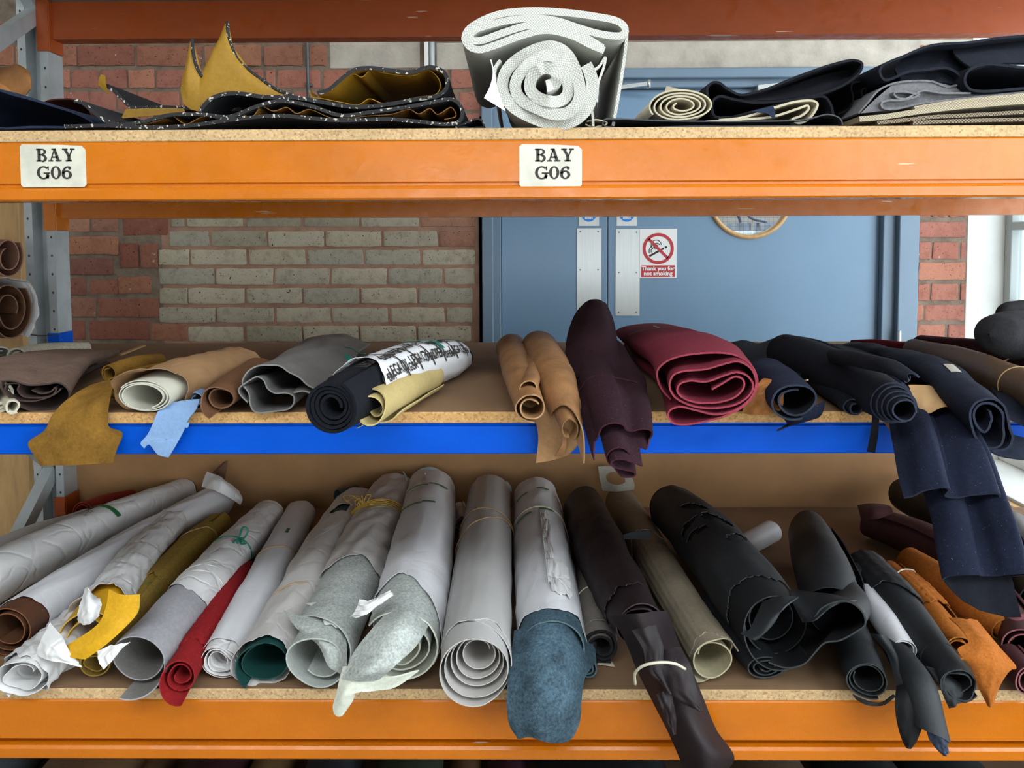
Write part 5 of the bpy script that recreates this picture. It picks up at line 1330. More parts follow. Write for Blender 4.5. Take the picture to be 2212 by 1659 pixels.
# --- navy felt roll in printed paper
PRINT = surf('white_printed_paper', 'd8d8da', 0.5, 0.04, 8, 60, 0.25)
nv = thing('leather_roll', on_y(715, 930, -0.05), 'black navy felt roll in white paper printed with black lettering, tied with teal ribbon')
p_, r_ = lay([(713, 880, 59), (800, 830, 60), (885, 794, 54), (965, 775, 40), (1005, 772, 16)], MID)
nvr = Roll(p_, r_, turns=4.2, rin=0.3, a_end=60, seed=2, tele=0.01, nt=160, lump=0.02)
BKN = suede('black_navy_felt', '11131a', 0.2, sheen=0.06)
nvr.mesh('felt', 0.0045, (BKN, BKN, BKN), nv)
Lp = nvr.path.L
nvr.wrap('printed_paper', 0.075, Lp * 0.88, -70, 250, PRINT, nv, lift=0.003, n=60, m=34, amp0=0.006, amp1=0.01, seed=6, puff=0.002, shape0=[0.02, -0.02, -0.06, -0.02, 0.03], flare=0.004, holes=[(0.60, 0.72, 0.36, 0.52)])
nvr.strip('ribbon', Lp * 0.50, Lp * 0.52, 150, 40, TEALR, nv, 0.009, 0.0006, n=14, m=4, skew=0.05)
words = ['OPERA', 'LEGACY', 'OPERA', 'LEGACY', 'OPERA', 'LEGACY', 'LAGOA', 'OPERA']
def lettered(rl, s, deg, word, size, parent, lift=0.0075, along=True):
    me = text_mesh(word, size, 0.0004)
    co = np.array([v.co[:] for v in me.vertices])
    rad = 0.04
    for v, c in zip(me.vertices, co):
        v.co = Vector(rl.on(s + c[0], deg + math.degrees(c[1] / rad), lift))
    me.update()
    return link('lettering', me, BLACKTXT, parent)
rnd = random.Random(3)
for i in range(9):
    for j in range(4):
        s = 0.12 + i * 0.048
        if s > Lp * 0.84: continue
        d = 20 + j * 42 + rnd.uniform(-6, 6)
        if Lp * 0.36 < s < Lp * 0.56 and 95 < d < 175: continue
        lettered(nvr, s, d, words[(i * 3 + j) % 8], 0.016 + 0.006 * ((i + j) % 2), nv, lift=0.0075)
for i in range(7):
    s = 0.20 + i * 0.06
    if s < Lp * 0.84: nvr.strip('printed_bar', s, s + 0.004, 10, 150, BLACKTXT, nv, 0.0072, 0.0003, n=22, m=3, skew=-0.05)
# --- pale yellow leather roll
PYEL = suede('pale_yellow_suede', 'b39f6c', 0.10, scale=12, sheen=0.1, speck=0.07)
PYEL_I = suede('pale_yellow_flesh', 'c3ae78', 0.06, sheen=0.1, speck=0.05)
p_, r_ = lay([(798, 886, 44), (860, 848, 40), (935, 812, 31)], MID)
e_ = np.interp(np.linspace(0, 1, 40), [0, 0.45, 0.6, 0.8, 1], [-0.03, 0.0, 0.0, -0.04, -0.055])
Roll(p_, r_, turns=2.4, rin=0.34, a_end=-35, seed=4, e0=e_ + jag(40, 5, 0.003), lump=0.03).mesh('leather_roll', 0.0022, (PYEL, PYEL_I, PYEL_I), None, label='pale yellow suede roll lying across the front edge', cat='leather roll')
# --- small brown leather roll
BRL = hide('chestnut_leather', '6e4c35', 0.15)
p_, r_ = lay([(472, 862, 36), (510, 835, 38), (560, 800, 36)], MID, 0.9)
e_ = np.interp(np.linspace(0, 1, 20), [0, 0.6, 0.85, 1], [-0.02, 0, 0.0, 0.03])
Roll(p_, r_, turns=1.6, rin=0.5, a_end=-100, seed=8, e0=e_, lump=0.05).mesh('leather_roll', 0.0024, (BRL, BRL, BRL), None, label='chestnut brown leather roll with open end between blue scrap and grey leather', cat='leather roll')
# --- cream roll in kraft paper
CRM = surf('cream_vinyl', 'c6c3b4', 0.4, 0.04, 8, 100, 0.05)
km = thing('leather_roll', on_y(312, 888, 0.0), 'cream roll inside brown kraft paper with handwriting on its jacket')
p_, r_ = lay([(312, 856, 62), (390, 825, 66), (505, 790, 52)], MID, 0.55)
kr = Roll(p_, r_, turns=2.6, rin=0.72, a_end=150, seed=4, lump=0.02, tele=-0.004)
kr.mesh('cream_roll', 0.0018, (CRM, CRM, CRM), km)
Lk = kr.path.L
kr.wrap('kraft_jacket', 0.035, Lk + 0.01, -120, 232, KRAFT, km, lift=0.008, n=60, amp0=0.012, seed=4, puff=0.002, shape0=[0, 0, 0.01, 0.0, 0.03, 0.05, 0.02, 0.0], flare=0.01)
INK = flat('brown_ink', '4a382a', 0.7)
rq = random.Random(11)
for (s, d) in ((0.70, 98), (0.73, 92), (0.76, 96), (0.80, 90), (0.72, 84), (0.75, 82), (0.82, 84), (0.84, 94), (0.79, 100)):
    kr.strip('ink_scribble', Lk * s, Lk * s + rq.uniform(0.008, 0.02), d, d - rq.uniform(1.5, 3), INK, km, 0.0125, 0.0003, n=4, m=5, skew=rq.uniform(-0.006, 0.006))
patch('paper_slip', [[(468, 797, 0.22), (474, 794, 0.22)], [(478, 806, 0.2), (484, 803, 0.2)], [(490, 815, 0.18), (500, 812, 0.18)]], 0.0005, PAPER, km)
# --- light blue scrap
LBL = suede('light_blue_suede', '7f9cc2', 0.06, sheen=0.1, speck=0.06)
bl = thing('leather_offcut', on_y(380, 888, 0.0), 'light blue suede scrap hanging over the board edge with torn end', 'leather')
p_, r_ = lay([(424, 862, 17), (440, 848, 17), (462, 835, 14)], MID)
Roll(p_, r_, turns=1.4, rin=0.45, a_end=-110, seed=3).mesh('curl', 0.0018, LBL, bl)
patch('hanging_end', [[(352, 876, 0.0), (392, 866, 0.0), (432, 862, -0.005)], [(340, 892, -0.01), (388, 892, -0.012), (424, 884, -0.012)], [(332, 912, -0.015), (378, 918, -0.016), (408, 905, -0.016)], [(318, 940, -0.016), (362, 950, -0.018), (396, 932, -0.018)], [(304, 958, -0.018), (324, 954, -0.019), (332, 952, -0.02), (380, 962, -0.02)], [(312, 968, -0.018), (322, 960, -0.019), (342, 982, -0.02), (364, 988, -0.02)]], 0.0018, LBL, bl, n=26, m=22)
patch('torn_corner', [[(399, 914, -0.017), (409, 912, -0.017)], [(402, 925, -0.018), (407, 922, -0.018)]], 0.0016, LBL, bl)
# --- ochre hide
OCH = suede('ochre_suede', '78561f', 0.24, scale=26, sheen=0.1, speck=0.15)
oc = thing('leather_roll', on_y(240, 860, 0.02), 'ochre suede roll with a wide pointed end hanging over the blue beam')
p_, r_ = lay([(236, 806, 18, 0.02), (290, 788, 20, 0.02), (345, 780, 17, 0.01)], MID)
Roll(p_, r_, turns=1.5, rin=0.6, a_end=-90, seed=3).mesh('coil', 0.0022, OCH, oc)
p_, r_ = lay([(250, 838, 26), (300, 815, 24), (360, 800, 20)], MID)
Roll(p_, r_, turns=1.3, rin=0.7, a_end=-60, seed=3).mesh('coil', 0.0022, OCH, oc)
patch('hanging_end', [[(198, 832, 0.06), (228, 824, 0.07), (252, 821, 0.07)], [(165, 850, 0.02), (205, 848, 0.03), (246, 836, 0.03)], [(132, 876, -0.004), (180, 876, -0.002), (236, 862, -0.005)], [(112, 900, -0.014), (170, 905, -0.016), (232, 898, -0.016)], [(99, 928, -0.02), (160, 932, -0.022), (234, 922, -0.02)], [(62, 957, -0.022), (150, 958, -0.025), (264, 935, -0.022)], [(76, 984, -0.022), (160, 984, -0.026), (252, 972, -0.024)], [(89, 1006, -0.022), (165, 1004, -0.026), (244, 1000, -0.024)]], 0.0024, OCH, oc, n=40, m=26, wr=0.002)
# --- mauve-brown hide
MAUV = suede('mauve_brown_suede', '6a564b', 0.2, scale=20, sheen=0.2)
MAUV_I = suede('mauve_brown_inside', '3f322d', 0.12, sheen=0.1)
mv = thing('leather_roll', on_y(90, 890, 0.0), 'mauve brown suede roll with dark spiral end at the left of the blue shelf')
ms = [(450, 800), (560, 852), (690, 830), (735, 775), (742, 830), (680, 892), (500, 912), (340, 872), (275, 780), (290, 705), (150, 700), (130, 800), (220, 910), (420, 945), (620, 925), (760, 850), (800, 800)]
traced('inner_coil', [k6(*p) for p in ms], 0.01, [(130, 815, 0.2), (200, 785, 0.4)], [(0.9, 0.8), (0.85, 0.6)], 0.0022, MAUV_I, mv, nt=130)
mo = [(-420, 640), (-200, 640), (0, 655), (200, 670), (400, 735), (600, 742), (730, 730), (820, 770), (882, 860), (868, 970), (780, 1080), (640, 1135), (450, 1110), (300, 1040), (150, 900), (60, 760), (60, 670)]
traced('outer_layer', [k6(*p) for p in mo], 0.0, [(75, 808, 0.16), (130, 776, 0.38), (190, 764, 0.55)], [(1.0, 0.8), (0.98, 0.55), (0.9, 0.4)], 0.0026, (MAUV, MAUV_I, MAUV_I), mv, nt=130, wr=0.002)
# --- cream canvas rolls at far left
CANV = suede('cream_canvas', 'b9b19d', 0.1, sheen=0.1)
p_, r_ = lay([(38, 772, 26), (100, 758, 22), (190, 752, 15)], MID, 0.85)
Roll(p_, r_, turns=1.6, rin=0.5, a_end=-60, seed=3, e0=jag(12, 2, 0.008)).mesh('canvas_roll', 0.004, CANV, None, label='fraying cream canvas roll behind the mauve brown roll', cat='canvas roll')
p_, r_ = lay([(-2, 856, 32), (-60, 815, 30), (-120, 780, 26)], MID)
Roll(p_, r_, turns=2.4, rin=0.4, a_end=-60, seed=5).mesh('canvas_roll', 0.0045, CANV, None, label='cream canvas roll whose spiral end shows at the left frame edge', cat='canvas roll')
p_, r_ = lay([(28, 878, 14), (10, 860, 14), (-40, 820, 14)], MID)
Roll(p_, r_, turns=1.2, rin=0.7, a_end=-60, seed=5).mesh('canvas_roll', 0.003, CANV, None, label='small curled cream canvas strip under the left spiral end', cat='canvas roll')
p_, r_ = lay([(5, 768, 24), (-60, 760, 24), (-130, 752, 24)], MID, 0.9)
Roll(p_, r_, turns=1.6, rin=0.5, a_end=-60, seed=3).mesh('canvas_roll', 0.003, surf('white_printed_canvas', 'c4c1b8', 0.7, 0.05), None, label='white roll at the left frame edge above the mauve brown roll', cat='canvas roll')
# --- paper and leather rolls in the corner by the upright
wp = thing('leather_roll', on_y(-30, 735, 0.55), 'white paper wrapped brown leather roll end in front of the grey upright')
P_ = trail([(22, 668, 0.66), (-60, 664, 0.72), (-300, 655, 0.85)])
wr_ = Roll(P_, [(0.056, 0.078)] * 3, turns=2.2, rin=0.3, a_end=40, seed=4)
wr_.mesh('leather', 0.003, (hide('dark_brown_hide', '6b4a35', 0.12),) , wp)
wr_.wrap('paper', 0.01, wr_.path.L, -60, 240, PAPER_C, wp, lift=0.004, amp0=0.012, seed=8, flare=0.012, puff=0.003)
PINKB = hide('pinkish_brown_leather', '8a6350', 0.12)
P_ = trail([(18, 555, 0.68), (-60, 552, 0.74), (-300, 545, 0.86)])
Roll(P_, [(0.04, 0.055)] * 3, turns=1.8, rin=0.4, a_end=40, seed=6).mesh('leather_roll', 0.003, PINKB, None, label='pinkish brown leather roll above the paper wrapped roll at the left edge', cat='leather roll')
a, c = on_y(-60, 720, 1.0), on_y(39, 430, 1.0)
tag(box('timber_post', a.x, c.x, 1.0, 1.04, 0.0, c.z + 0.25, WOODL, None, 0.003), 'pale timber post standing behind the rack at the left edge', 'post')
patch('wood_sliver', [[on_z(255, 766, MID + 0.002), on_z(262, 767, MID + 0.002)], [on_z(308, 746, MID + 0.002), on_z(316, 746, MID + 0.002)]], 0.003, WOODL, label='thin pale wood sliver lying on the board behind the kraft roll', cat='sliver', n=4, m=4)

# ================================================================== LOWER SHELF
YO = 0.028
def rl(ctrl, zs=LOW, sq=1.0, lift=0.0, **kw):
    p, r = lay(ctrl, zs, sq, lift)
    return Roll(p, r, **kw)
def base(px, py): return on_z(px, py, LOW)
WG = 'paper wrapped rolls on the lower shelf'
# --- far left, behind
a_ = thing('paper_roll', base(60, 1180), 'grey white paper roll lowest behind at the far left of the lower shelf', 'paper roll', WG)
r1 = rl([(-70, 1225, 40), (60, 1170, 36), (190, 1122, 26)], turns=2, rin=0.6, a_end=-60, seed=1)
r1.mesh('paper', 0.0012, PAPER_D, a_)
REDL = suede('dull_red_leather', '8a2f28', 0.12)
rl([(180, 1112, 30), (240, 1090, 26), (285, 1078, 22)], turns=2, rin=0.6, a_end=-60, seed=1).mesh('leather_roll', 0.0022, REDL, None, label='dull red roll end behind the green taped paper roll', cat='leather roll')
a_ = thing('paper_roll', base(150, 1230), 'large white paper roll with a green tape stripe and printed label at far left', 'paper roll', WG)
r2 = rl([(-80, 1285, 54), (40, 1218, 50), (220, 1135, 42), (398, 1062, 29)], lift=0.004, turns=2, rin=0.6, a_end=-60, seed=4, ns=34)
r2.mesh('roll', 0.0012, PAPER_D, a_)
r2.wrap('wrapping_paper', 0.0, r2.path.L, -80, 280, PAPER_C, a_, lift=0.0012, amp0=0.01, amp1=0.006, seed=11, puff=0.0015, n=50, m=34)
L2 = r2.path.L
r2.strip('green_tape', L2 * 0.545, L2 * 0.565, 140, 30, GTAPE, a_, 0.0055, 0.0004, n=16, m=4, skew=0.02)
for q, (s_, d_, w_) in enumerate(((0.50, 108, 'FRAGILE'), (0.485, 100, 'No 204'), (0.47, 92, 'A4 - 28'))):
    me = text_mesh('|||| ||| ||', 0.010 if q else 0.016, 0.0); co = [v.co.copy() for v in me.vertices]
    for v, c_ in zip(me.vertices, co): v.co = Vector(r2.on(L2 * s_ + c_[1], d_ - math.degrees(c_[0] / 0.04), 0.0055))
    me.update(); link('printed_label', me, BLACKTXT, a_)
a_ = thing('paper_roll', base(200, 1280), 'long white paper roll with crumpled far end and dark brown leather at its near end', 'paper roll', WG)
r3 = rl([(18, 1362, 56), (120, 1290, 48), (290, 1180, 40), (470, 1080, 34)], turns=2.2, rin=0.5, a_end=-60, seed=2, ns=34)
DBR = hide('dark_brown_leather', '5a3a28', 0.18)
r3.mesh('leather', 0.002, (DBR, DBR, hide('brown_leather_edge', '7c4d30', 0.1)), a_)
L3 = r3.path.L
r3.wrap('wrapping_paper', 0.045, L3 + 0.02, -100, 262, PAPER, a_, lift=0.002, amp0=0.012, amp1=0.012, seed=21, puff=0.002, n=50, m=34, shape0=[0.02, 0, -0.01, 0.01, 0.02, 0.0, 0.03])
patch('crumpled_end', [[(436, 1052, 0.79), (470, 1062, 0.74), (520, 1090, 0.78)], [(440, 1035, 0.8), (478, 1042, 0.75), (524, 1078, 0.79)], [(448, 1018, 0.81), (482, 1034, 0.77), (515, 1060, 0.8)]], 0.0008, PAPER_C, a_, n=14, m=20, wr=0.004, seed=3)
patch('leather_offcut', [[(440, 1042, 0.835), (462, 1040, 0.83), (486, 1035, 0.835)], [(462, 1018, 0.836), (476, 1012, 0.832), (490, 1008, 0.836)], [(484, 998, 0.838), (488, 996, 0.836), (492, 995, 0.838)]], 0.002, DBR, label='dark brown leather point standing against the back panel', cat='leather')
a_ = thing('paper_roll', base(60, 1480), 'crushed white paper roll with flattened double end at the front left corner', 'paper roll', WG)
r4 = rl([(45, 1462, 62), (110, 1405, 55), (190, 1335, 46), (300, 1265, 40)], sq=0.6, turns=1.8, rin=0.5, a_end=-40, seed=5, lump=0.10, e0=jag(30, 3, 0.012), wrinkle=0.006)
r4.mesh('paper', 0.001, PAPER_C, a_)
r4.wrap('wrapping_paper', 0.01, r4.path.L, -60, 240, PAPER_C, a_, lift=0.003, amp0=0.014, seed=31, puff=0.005, n=50, m=26)
r4.strip('green_tape', r4.path.L * 0.68, r4.path.L * 0.71, 120, 60, GTAPE, a_, 0.012, 0.0004, skew=0.02)
# --- yellow leather in paper
YEL = hide('bright_yellow_leather', 'd19c14', 0.05)
YEL_E = hide('bright_yellow_edge', 'c9a94e', 0.05)
a_ = thing('paper_roll', base(180, 1420), 'torn white paper roll with a bright yellow leather tongue sticking up', 'paper roll', WG)
r5 = rl([(190, 1372, 60), (240, 1300, 50), (300, 1215, 44), (372, 1135, 36)], turns=1.8, rin=0.5, a_end=-60, seed=7, wrinkle=0.003, ns=32)
r5.mesh('leather', 0.0022, (YEL, YEL, YEL_E), a_)
r5.wrap('wrapping_paper', 0.02, r5.path.L, 10, 330, PAPER_C, a_, lift=0.003, amp0=0.03, seed=41, puff=0.004, n=60, m=36, flare=0.008, shape0=[0.0, -0.04, -0.07, -0.03, 0.02, 0.05, 0.05, 0.02])
patch('yellow_tongue', [[(132, 1400, -0.03), (150, 1418, -0.045), (185, 1424, -0.05)], [(160, 1385, -0.035), (190, 1398, -0.05), (222, 1398, -0.05)], [(215, 1345, -0.03), (240, 1362, -0.045), (265, 1360, -0.04)], [(230, 1310, -0.02), (258, 1325, -0.03), (298, 1322, -0.03)], [(236, 1273, -0.01), (262, 1284, -0.02), (302, 1284, -0.02)]], 0.0022, (YEL, YEL, YEL_E), a_, n=26, m=18)
patch('crumpled_flap', [[(165, 1340, -0.0), (190, 1350, -0.02), (215, 1330, -0.01)], [(172, 1310, 0.0), (196, 1315, -0.02), (218, 1300, 0.0)], [(185, 1270, 0.03), (192, 1268, 0.01), (200, 1285, 0.03)]], 0.0008, PAPER_C, a_, n=14, m=14, wr=0.004, seed=4)
patch('crumpled_flap', [[(78, 1412, -0.03), (100, 1425, -0.05), (140, 1432, -0.05), (175, 1442, -0.04)], [(88, 1385, -0.03), (112, 1400, -0.05), (140, 1412, -0.05), (170, 1430, -0.04)], [(108, 1345, 0.0), (128, 1365, -0.02), (140, 1385, -0.04), (150, 1410, -0.04)]], 0.0008, PAPER_C, a_, n=16, m=18, wr=0.003, seed=9)
# --- gold suede roll
GOLD = suede('gold_suede', '8f7434', 0.10, scale=12, sheen=0.15)
a_ = thing('leather_roll', base(220, 1450), 'gold suede roll leaning beside the yellow tongue, tied with green thread')
r6 = rl([(203, 1432, 32), (300, 1300, 31), (400, 1195, 34), (470, 1132, 30)], turns=2.2, rin=0.4, a_end=60, seed=3, e0=jag(30, 5, 0.008), ns=32)
r6.mesh('suede', 0.0022, (GOLD, GOLD, GOLD), a_)
L6 = r6.path.L
r6.wrap('outer_layer', L6 * 0.45, L6 * 0.86, 0, 300, GOLD, a_, lift=0.0015, th=0.002, amp0=0.02, amp1=0.02, seed=5, puff=0.001)
r6.band('thread', L6 * 0.40, 0.0008, GTAPE, a_)
r6.band('band', L6 * 0.80, 0.0012, RUB_T, a_, 0.005, 0.03)
# --- silver grey leather in paper with ribbon
SILV = hide('silver_grey_leather', '9a989c', 0.10, rough=0.45, speck=0.1)
SILV_I = hide('silver_grey_flesh', '7e7a76', 0.08)
a_ = thing('paper_roll', base(300, 1490), 'pale grey leather roll in white tissue, tied with a teal ribbon bow', 'paper roll', WG)
r7 = rl([(295, 1432, 70), (400, 1310, 58), (490, 1205, 46), (578, 1112, 33)], sq=0.92, turns=1.5, rin=0.62, a_end=-110, ccw=False, seed=4, ns=34, e0=np.interp(np.linspace(0, 1, 30), [0, 0.5, 0.75, 1], [-0.03, -0.01, 0.0, 0.025]) + jag(30, 7, 0.004), lump=0.05)
r7.mesh('leather', 0.0022, (SILV, SILV_I, SILV), a_)
L7 = r7.path.L
r7.wrap('tissue_paper', L7 * 0.27, L7 + 0.01, -60, 290, PAPER_C, a_, lift=0.002, amp0=0.015, seed=51, puff=0.002, n=50, m=36, shape0=[0.0, 0.03, 0.02, -0.03, 0.0, 0.02])
for f_ in (0.36, 0.40): r7.band('crease_fold', L7 * f_, 0.0016, PAPER_D, a_, 0.004, 0.012)
r7.band('ribbon', L7 * 0.62, 0.0018, TEALR, a_, 0.005, 0.01)
bx = Vector(r7.on(L7 * 0.60, 62, 0.012))
for dx, dz, dy in ((0.016, 0.022, 0.0), (-0.006, -0.012, -0.01), (0.014, -0.008, -0.006)):
    tube('ribbon_bow', [bx, bx + Vector((dx * 0.7, dy, dz * 1.2)), bx + Vector((dx * 1.3, dy, dz * 0.9)), bx + Vector((dx * 0.9, dy - 0.004, dz * 0.2)), bx], 0.0022, TEALR, a_, 18)
patch('paper_corner', [[(212, 1405, -0.05), (240, 1395, -0.05), (280, 1388, -0.045)], [(214, 1425, -0.06), (238, 1412, -0.06), (262, 1402, -0.055)], [(225, 1445, -0.06), (240, 1430, -0.06), (252, 1415, -0.06)]], 0.0008, PAPER_C, a_, wr=0.004)
# --- red roll
REDR = suede('scarlet_suede', '8c1c20', 0.08, scale=10, sheen=0.15)
a_ = thing('leather_roll', base(395, 1500), 'scarlet suede roll, thick at the front and narrow behind')
r8 = rl([(388, 1464, 40), (425, 1400, 36), (480, 1310, 30), (522, 1245, 22), (537, 1222, 12)], lift=0.0, turns=2.3, rin=0.35, a_end=-70, seed=5, e0=np.interp(np.linspace(0, 1, 30), [0, 0.8, 1], [-0.01, 0.0, 0.03]), ns=34)
r8.mesh('suede', 0.002, (REDR, REDR, REDR), a_)
r8.wrap('outer_layer', r8.path.L * 0.14, r8.path.L * 0.38, 10, 200, REDR, a_, lift=0.0012, th=0.0018, amp0=0.012, seed=3)
r8.wrap('outer_layer', r8.path.L * 0.38, r8.path.L * 0.97, -10, 210, REDR, a_, lift=0.0022, th=0.0018, amp0=0.012, seed=8)
# --- slim white paper roll
a_ = thing('paper_roll', base(480, 1470), 'slim white paper roll with folded hollow end beside the scarlet roll', 'paper roll', WG)
r9 = rl([(472, 1432, 42), (540, 1310, 40), (600, 1200, 37), (648, 1105, 28)], sq=0.9, turns=3.2, rin=0.45, a_end=60, seed=9, lump=0.07, e0=jag(30, 2, 0.006), ns=34, wrinkle=0.003)
r9.mesh('paper', 0.0009, PAPER_C, a_)
L9 = r9.path.L
r9.wrap('outer_paper', 0.03, L9, -80, 270, PAPER, a_, lift=0.0015, amp0=0.008, seed=61, puff=0.002, n=44, m=30)
r9.band('rubber_band', L9 * 0.55, 0.0014, RUB_T, a_, 0.005, 0.015)
r9.strip('green_tape', L9 * 0.66, L9 * 0.70, 82, 70, GTAPE, a_, 0.0065, 0.0004)
# --- dark green leather in grey paper
GRN = hide('dark_green_leather', '17403c', 0.12)
a_ = thing('paper_roll', base(570, 1470), 'grey paper wrapped roll showing dark green leather in its end', 'paper roll', WG)
r10 = rl([(568, 1432, 60), (640, 1310, 58), (710, 1190, 60), (772, 1095, 52)], sq=0.78, turns=1.4, rin=0.75, a_end=-120, seed=6, e0=np.interp(np.linspace(0, 1, 30), [0, 0.6, 0.9, 1], [-0.01, 0, 0.0, 0.02]), ns=32, lump=0.05)
r10.mesh('leather', 0.002, (GRN, GRN, GRN), a_)
L10 = r10.path.L
r10.wrap('wrapping_paper', 0.004, L10, -100, 262, PAPER_D, a_, lift=0.002, amp0=0.006, seed=71, puff=0.003, n=54, m=34, flare=0.004, holes=[(0.47, 0.60, 0.76, 0.82)])
r10.band('rubber_band', L10 * 0.27, 0.0014, RUB_T, a_, 0.006, 0.012)
GRN2 = hide('slate_green_leather', '3c4f4c', 0.12)
rl([(730, 1072, 18), (770, 1062, 16)], lift=0.03, turns=1.5, rin=0.6, a_end=60, seed=6).mesh('leather_offcut', 0.002, GRN2, None, label='slate green leather end peeping above the grey paper rolls at the back', cat='leather')
# --- mint grey leather in grey paper with raffia
MINT = suede('mint_grey_suede', 'a8aca7', 0.16, sheen=0.1, speck=0.3)
MINT_I = hide('mint_grey_flesh', 'b0b4ae', 0.06)
MINT_P = hide('pale_mint_leather', 'd2d4c4', 0.06)
a_ = thing('paper_roll', base(680, 1500), 'grey paper roll tied with yellow raffia, mint grey leather flaring from its end', 'paper roll', WG)
r11 = rl([(682, 1428, 78), (745, 1300, 66), (805, 1170, 60), (852, 1072, 48)], sq=0.9, turns=1.9, rin=0.6, a_end=200, ccw=True, seed=3, ns=36, e0=np.interp(np.linspace(0, 1, 40), [0, 0.3, 0.6, 0.85, 1], [-0.02, 0.0, 0.0, -0.05, -0.12]) + jag(40, 6, 0.004), lump=0.05)
r11.mesh('leather', 0.0024, (MINT, MINT_I, MINT_I), a_)
L11 = r11.path.L
r11.wrap('wrapping_paper', L11 * 0.36, L11 + 0.01, -70, 288, PAPER_D, a_, lift=0.003, amp0=0.02, amp1=0.01, seed=81, puff=0.004, n=56, m=32, shape0=[0.05, 0.02, -0.02, 0.03, 0.0, 0.04])
RAFF = flat('yellow_raffia', 'a8842c', 0.7)
YPAP = flat('pale_yellow_paper', 'c9c08c', 0.6)
for q in range(4): r11.band('raffia', L11 * (0.70 + 0.006 * q), 0.0014, RAFF, a_, 0.009 + 0.002 * q, 0.012 + 0.004 * q)
bx = Vector(r11.on(L11 * 0.69, 118, 0.014))
rs_ = random.Random(5)
for q in range(9):
    d_ = Vector((rs_.uniform(-0.05, 0.02), rs_.uniform(-0.02, 0.03), rs_.uniform(0.0, 0.02)))
    tube('raffia', [bx, bx + d_ * 0.5 + Vector((0, 0, 0.012)), bx + d_, bx + d_ * 0.7 - Vector((0, 0.01, 0.004))], 0.001, RAFF, a_, 10, 5)
r11.strip('yellow_slip', L11 * 0.66, L11 * 0.72, 110, 60, YPAP, a_, 0.0075, 0.0005, skew=0.03)
r11.strip('yellow_slip', L11 * 0.70, L11 * 0.75, 140, 122, YPAP, a_, 0.0085, 0.0005)
patch('leather_flap', [[(612, 1318, 0.06), (640, 1330, 0.03), (690, 1330, 0.03), (740, 1330, 0.05)], [(640, 1355, 0.0), (668, 1362, -0.02), (700, 1360, -0.01), (745, 1365, 0.02)], [(690, 1395, -0.03), (704, 1400, -0.045), (722, 1400, -0.04), (748, 1400, -0.02)], [(706, 1435, -0.055), (716, 1445, -0.06), (730, 1452, -0.06), (748, 1465, -0.05)]], 0.0024, (MINT, MINT_I, MINT_I), a_, n=24, m=20)
patch('torn_paper', [[(662, 1302, 0.08), (700, 1300, 0.07), (750, 1310, 0.08)], [(690, 1318, 0.04), (720, 1322, 0.03), (752, 1330, 0.05)], [(702, 1348, 0.0), (724, 1352, 0.0), (748, 1360, 0.02)]], 0.0008, PAPER_C, a_, wr=0.006)
# --- pale mint hide bursting from paper
a_ = thing('paper_roll', base(860, 1480), 'white paper roll with green tape marks and a pale mint hide tongue spilling out', 'paper roll', WG)
r12 = rl([(868, 1395, 80), (895, 1280, 72), (918, 1160, 62), (932, 1062, 48)], turns=3.0, rin=0.3, a_end=150, ccw=True, seed=8, ns=36, e0=jag(50, 3, 0.012), lump=0.04, tele=-0.01, nt=130)
r12.mesh('leather', 0.0028, (MINT, MINT_P, MINT_P), a_)
L12 = r12.path.L
r12.wrap('wrapping_paper', 0.06, L12 + 0.01, -95, 265, PAPER, a_, lift=0.003, amp0=0.016, seed=91, puff=0.0025, n=60, m=36, shape0=[0.05, 0.05, 0.05, -0.02, -0.07, -0.03, 0.0, 0.02])
for f_, d0, d1 in ((0.80, 142, 92), (0.82, 92, 45), (0.62, 140, 100), (0.635, 100, 72)):
    r12.strip('green_tape', L12 * f_, L12 * f_ + 0.010, d0, d1, GTAPE, a_, 0.0085, 0.0004, n=14, m=3, skew=0.004)
patch('hide_tongue', [[(835, 1325, 0.0), (880, 1320, -0.02), (925, 1350, 0.0)], [(800, 1365, -0.05), (860, 1360, -0.075), (915, 1372, -0.05)], [(765, 1410, -0.08), (820, 1420, -0.11), (890, 1405, -0.09)], [(748, 1450, -0.10), (790, 1452, -0.125), (850, 1440, -0.11)], [(738, 1465, -0.10), (770, 1470, -0.115), (815, 1470, -0.10)]], 0.0028, (MINT_P, MINT, MINT_P), a_, n=30, m=26, flip=True)
patch('tongue_tip', [[(742, 1440, -0.085), (775, 1440, -0.10), (840, 1462, -0.10), (905, 1448, -0.08)], [(735, 1465, -0.095), (765, 1472, -0.11), (805, 1488, -0.10), (850, 1485, -0.09)], [(728, 1498, -0.105), (745, 1500, -0.115), (765, 1498, -0.11), (772, 1492, -0.105)], [(720, 1525, -0.105), (732, 1530, -0.11), (748, 1526, -0.11), (760, 1515, -0.105)], [(722, 1541, -0.105), (731, 1547, -0.108), (738, 1545, -0.108), (744, 1538, -0.105)]], 0.0026, MINT_P, a_, n=30, m=22)
patch('torn_paper', [[(755, 1335, -0.03), (785, 1330, -0.04), (830, 1300, -0.02), (850, 1285, 0.0)], [(768, 1318, -0.03), (790, 1312, -0.04), (820, 1295, -0.03), (845, 1280, 0.0)], [(778, 1292, -0.02), (795, 1298, -0.03), (812, 1290, -0.02), (842, 1276, 0.0)]], 0.0008, PAPER_C, a_, wr=0.006, seed=4)
patch('torn_paper', [[(868, 1192, 0.28), (874, 1190, 0.27), (882, 1200, 0.28)], [(870, 1225, 0.2), (884, 1235, 0.19), (905, 1250, 0.2)], [(885, 1255, 0.14), (896, 1262, 0.13), (912, 1265, 0.15)]], 0.0008, PAPER_C, a_, wr=0.003)
MGD = hide('pale_slate_leather', '98a19f', 0.06)
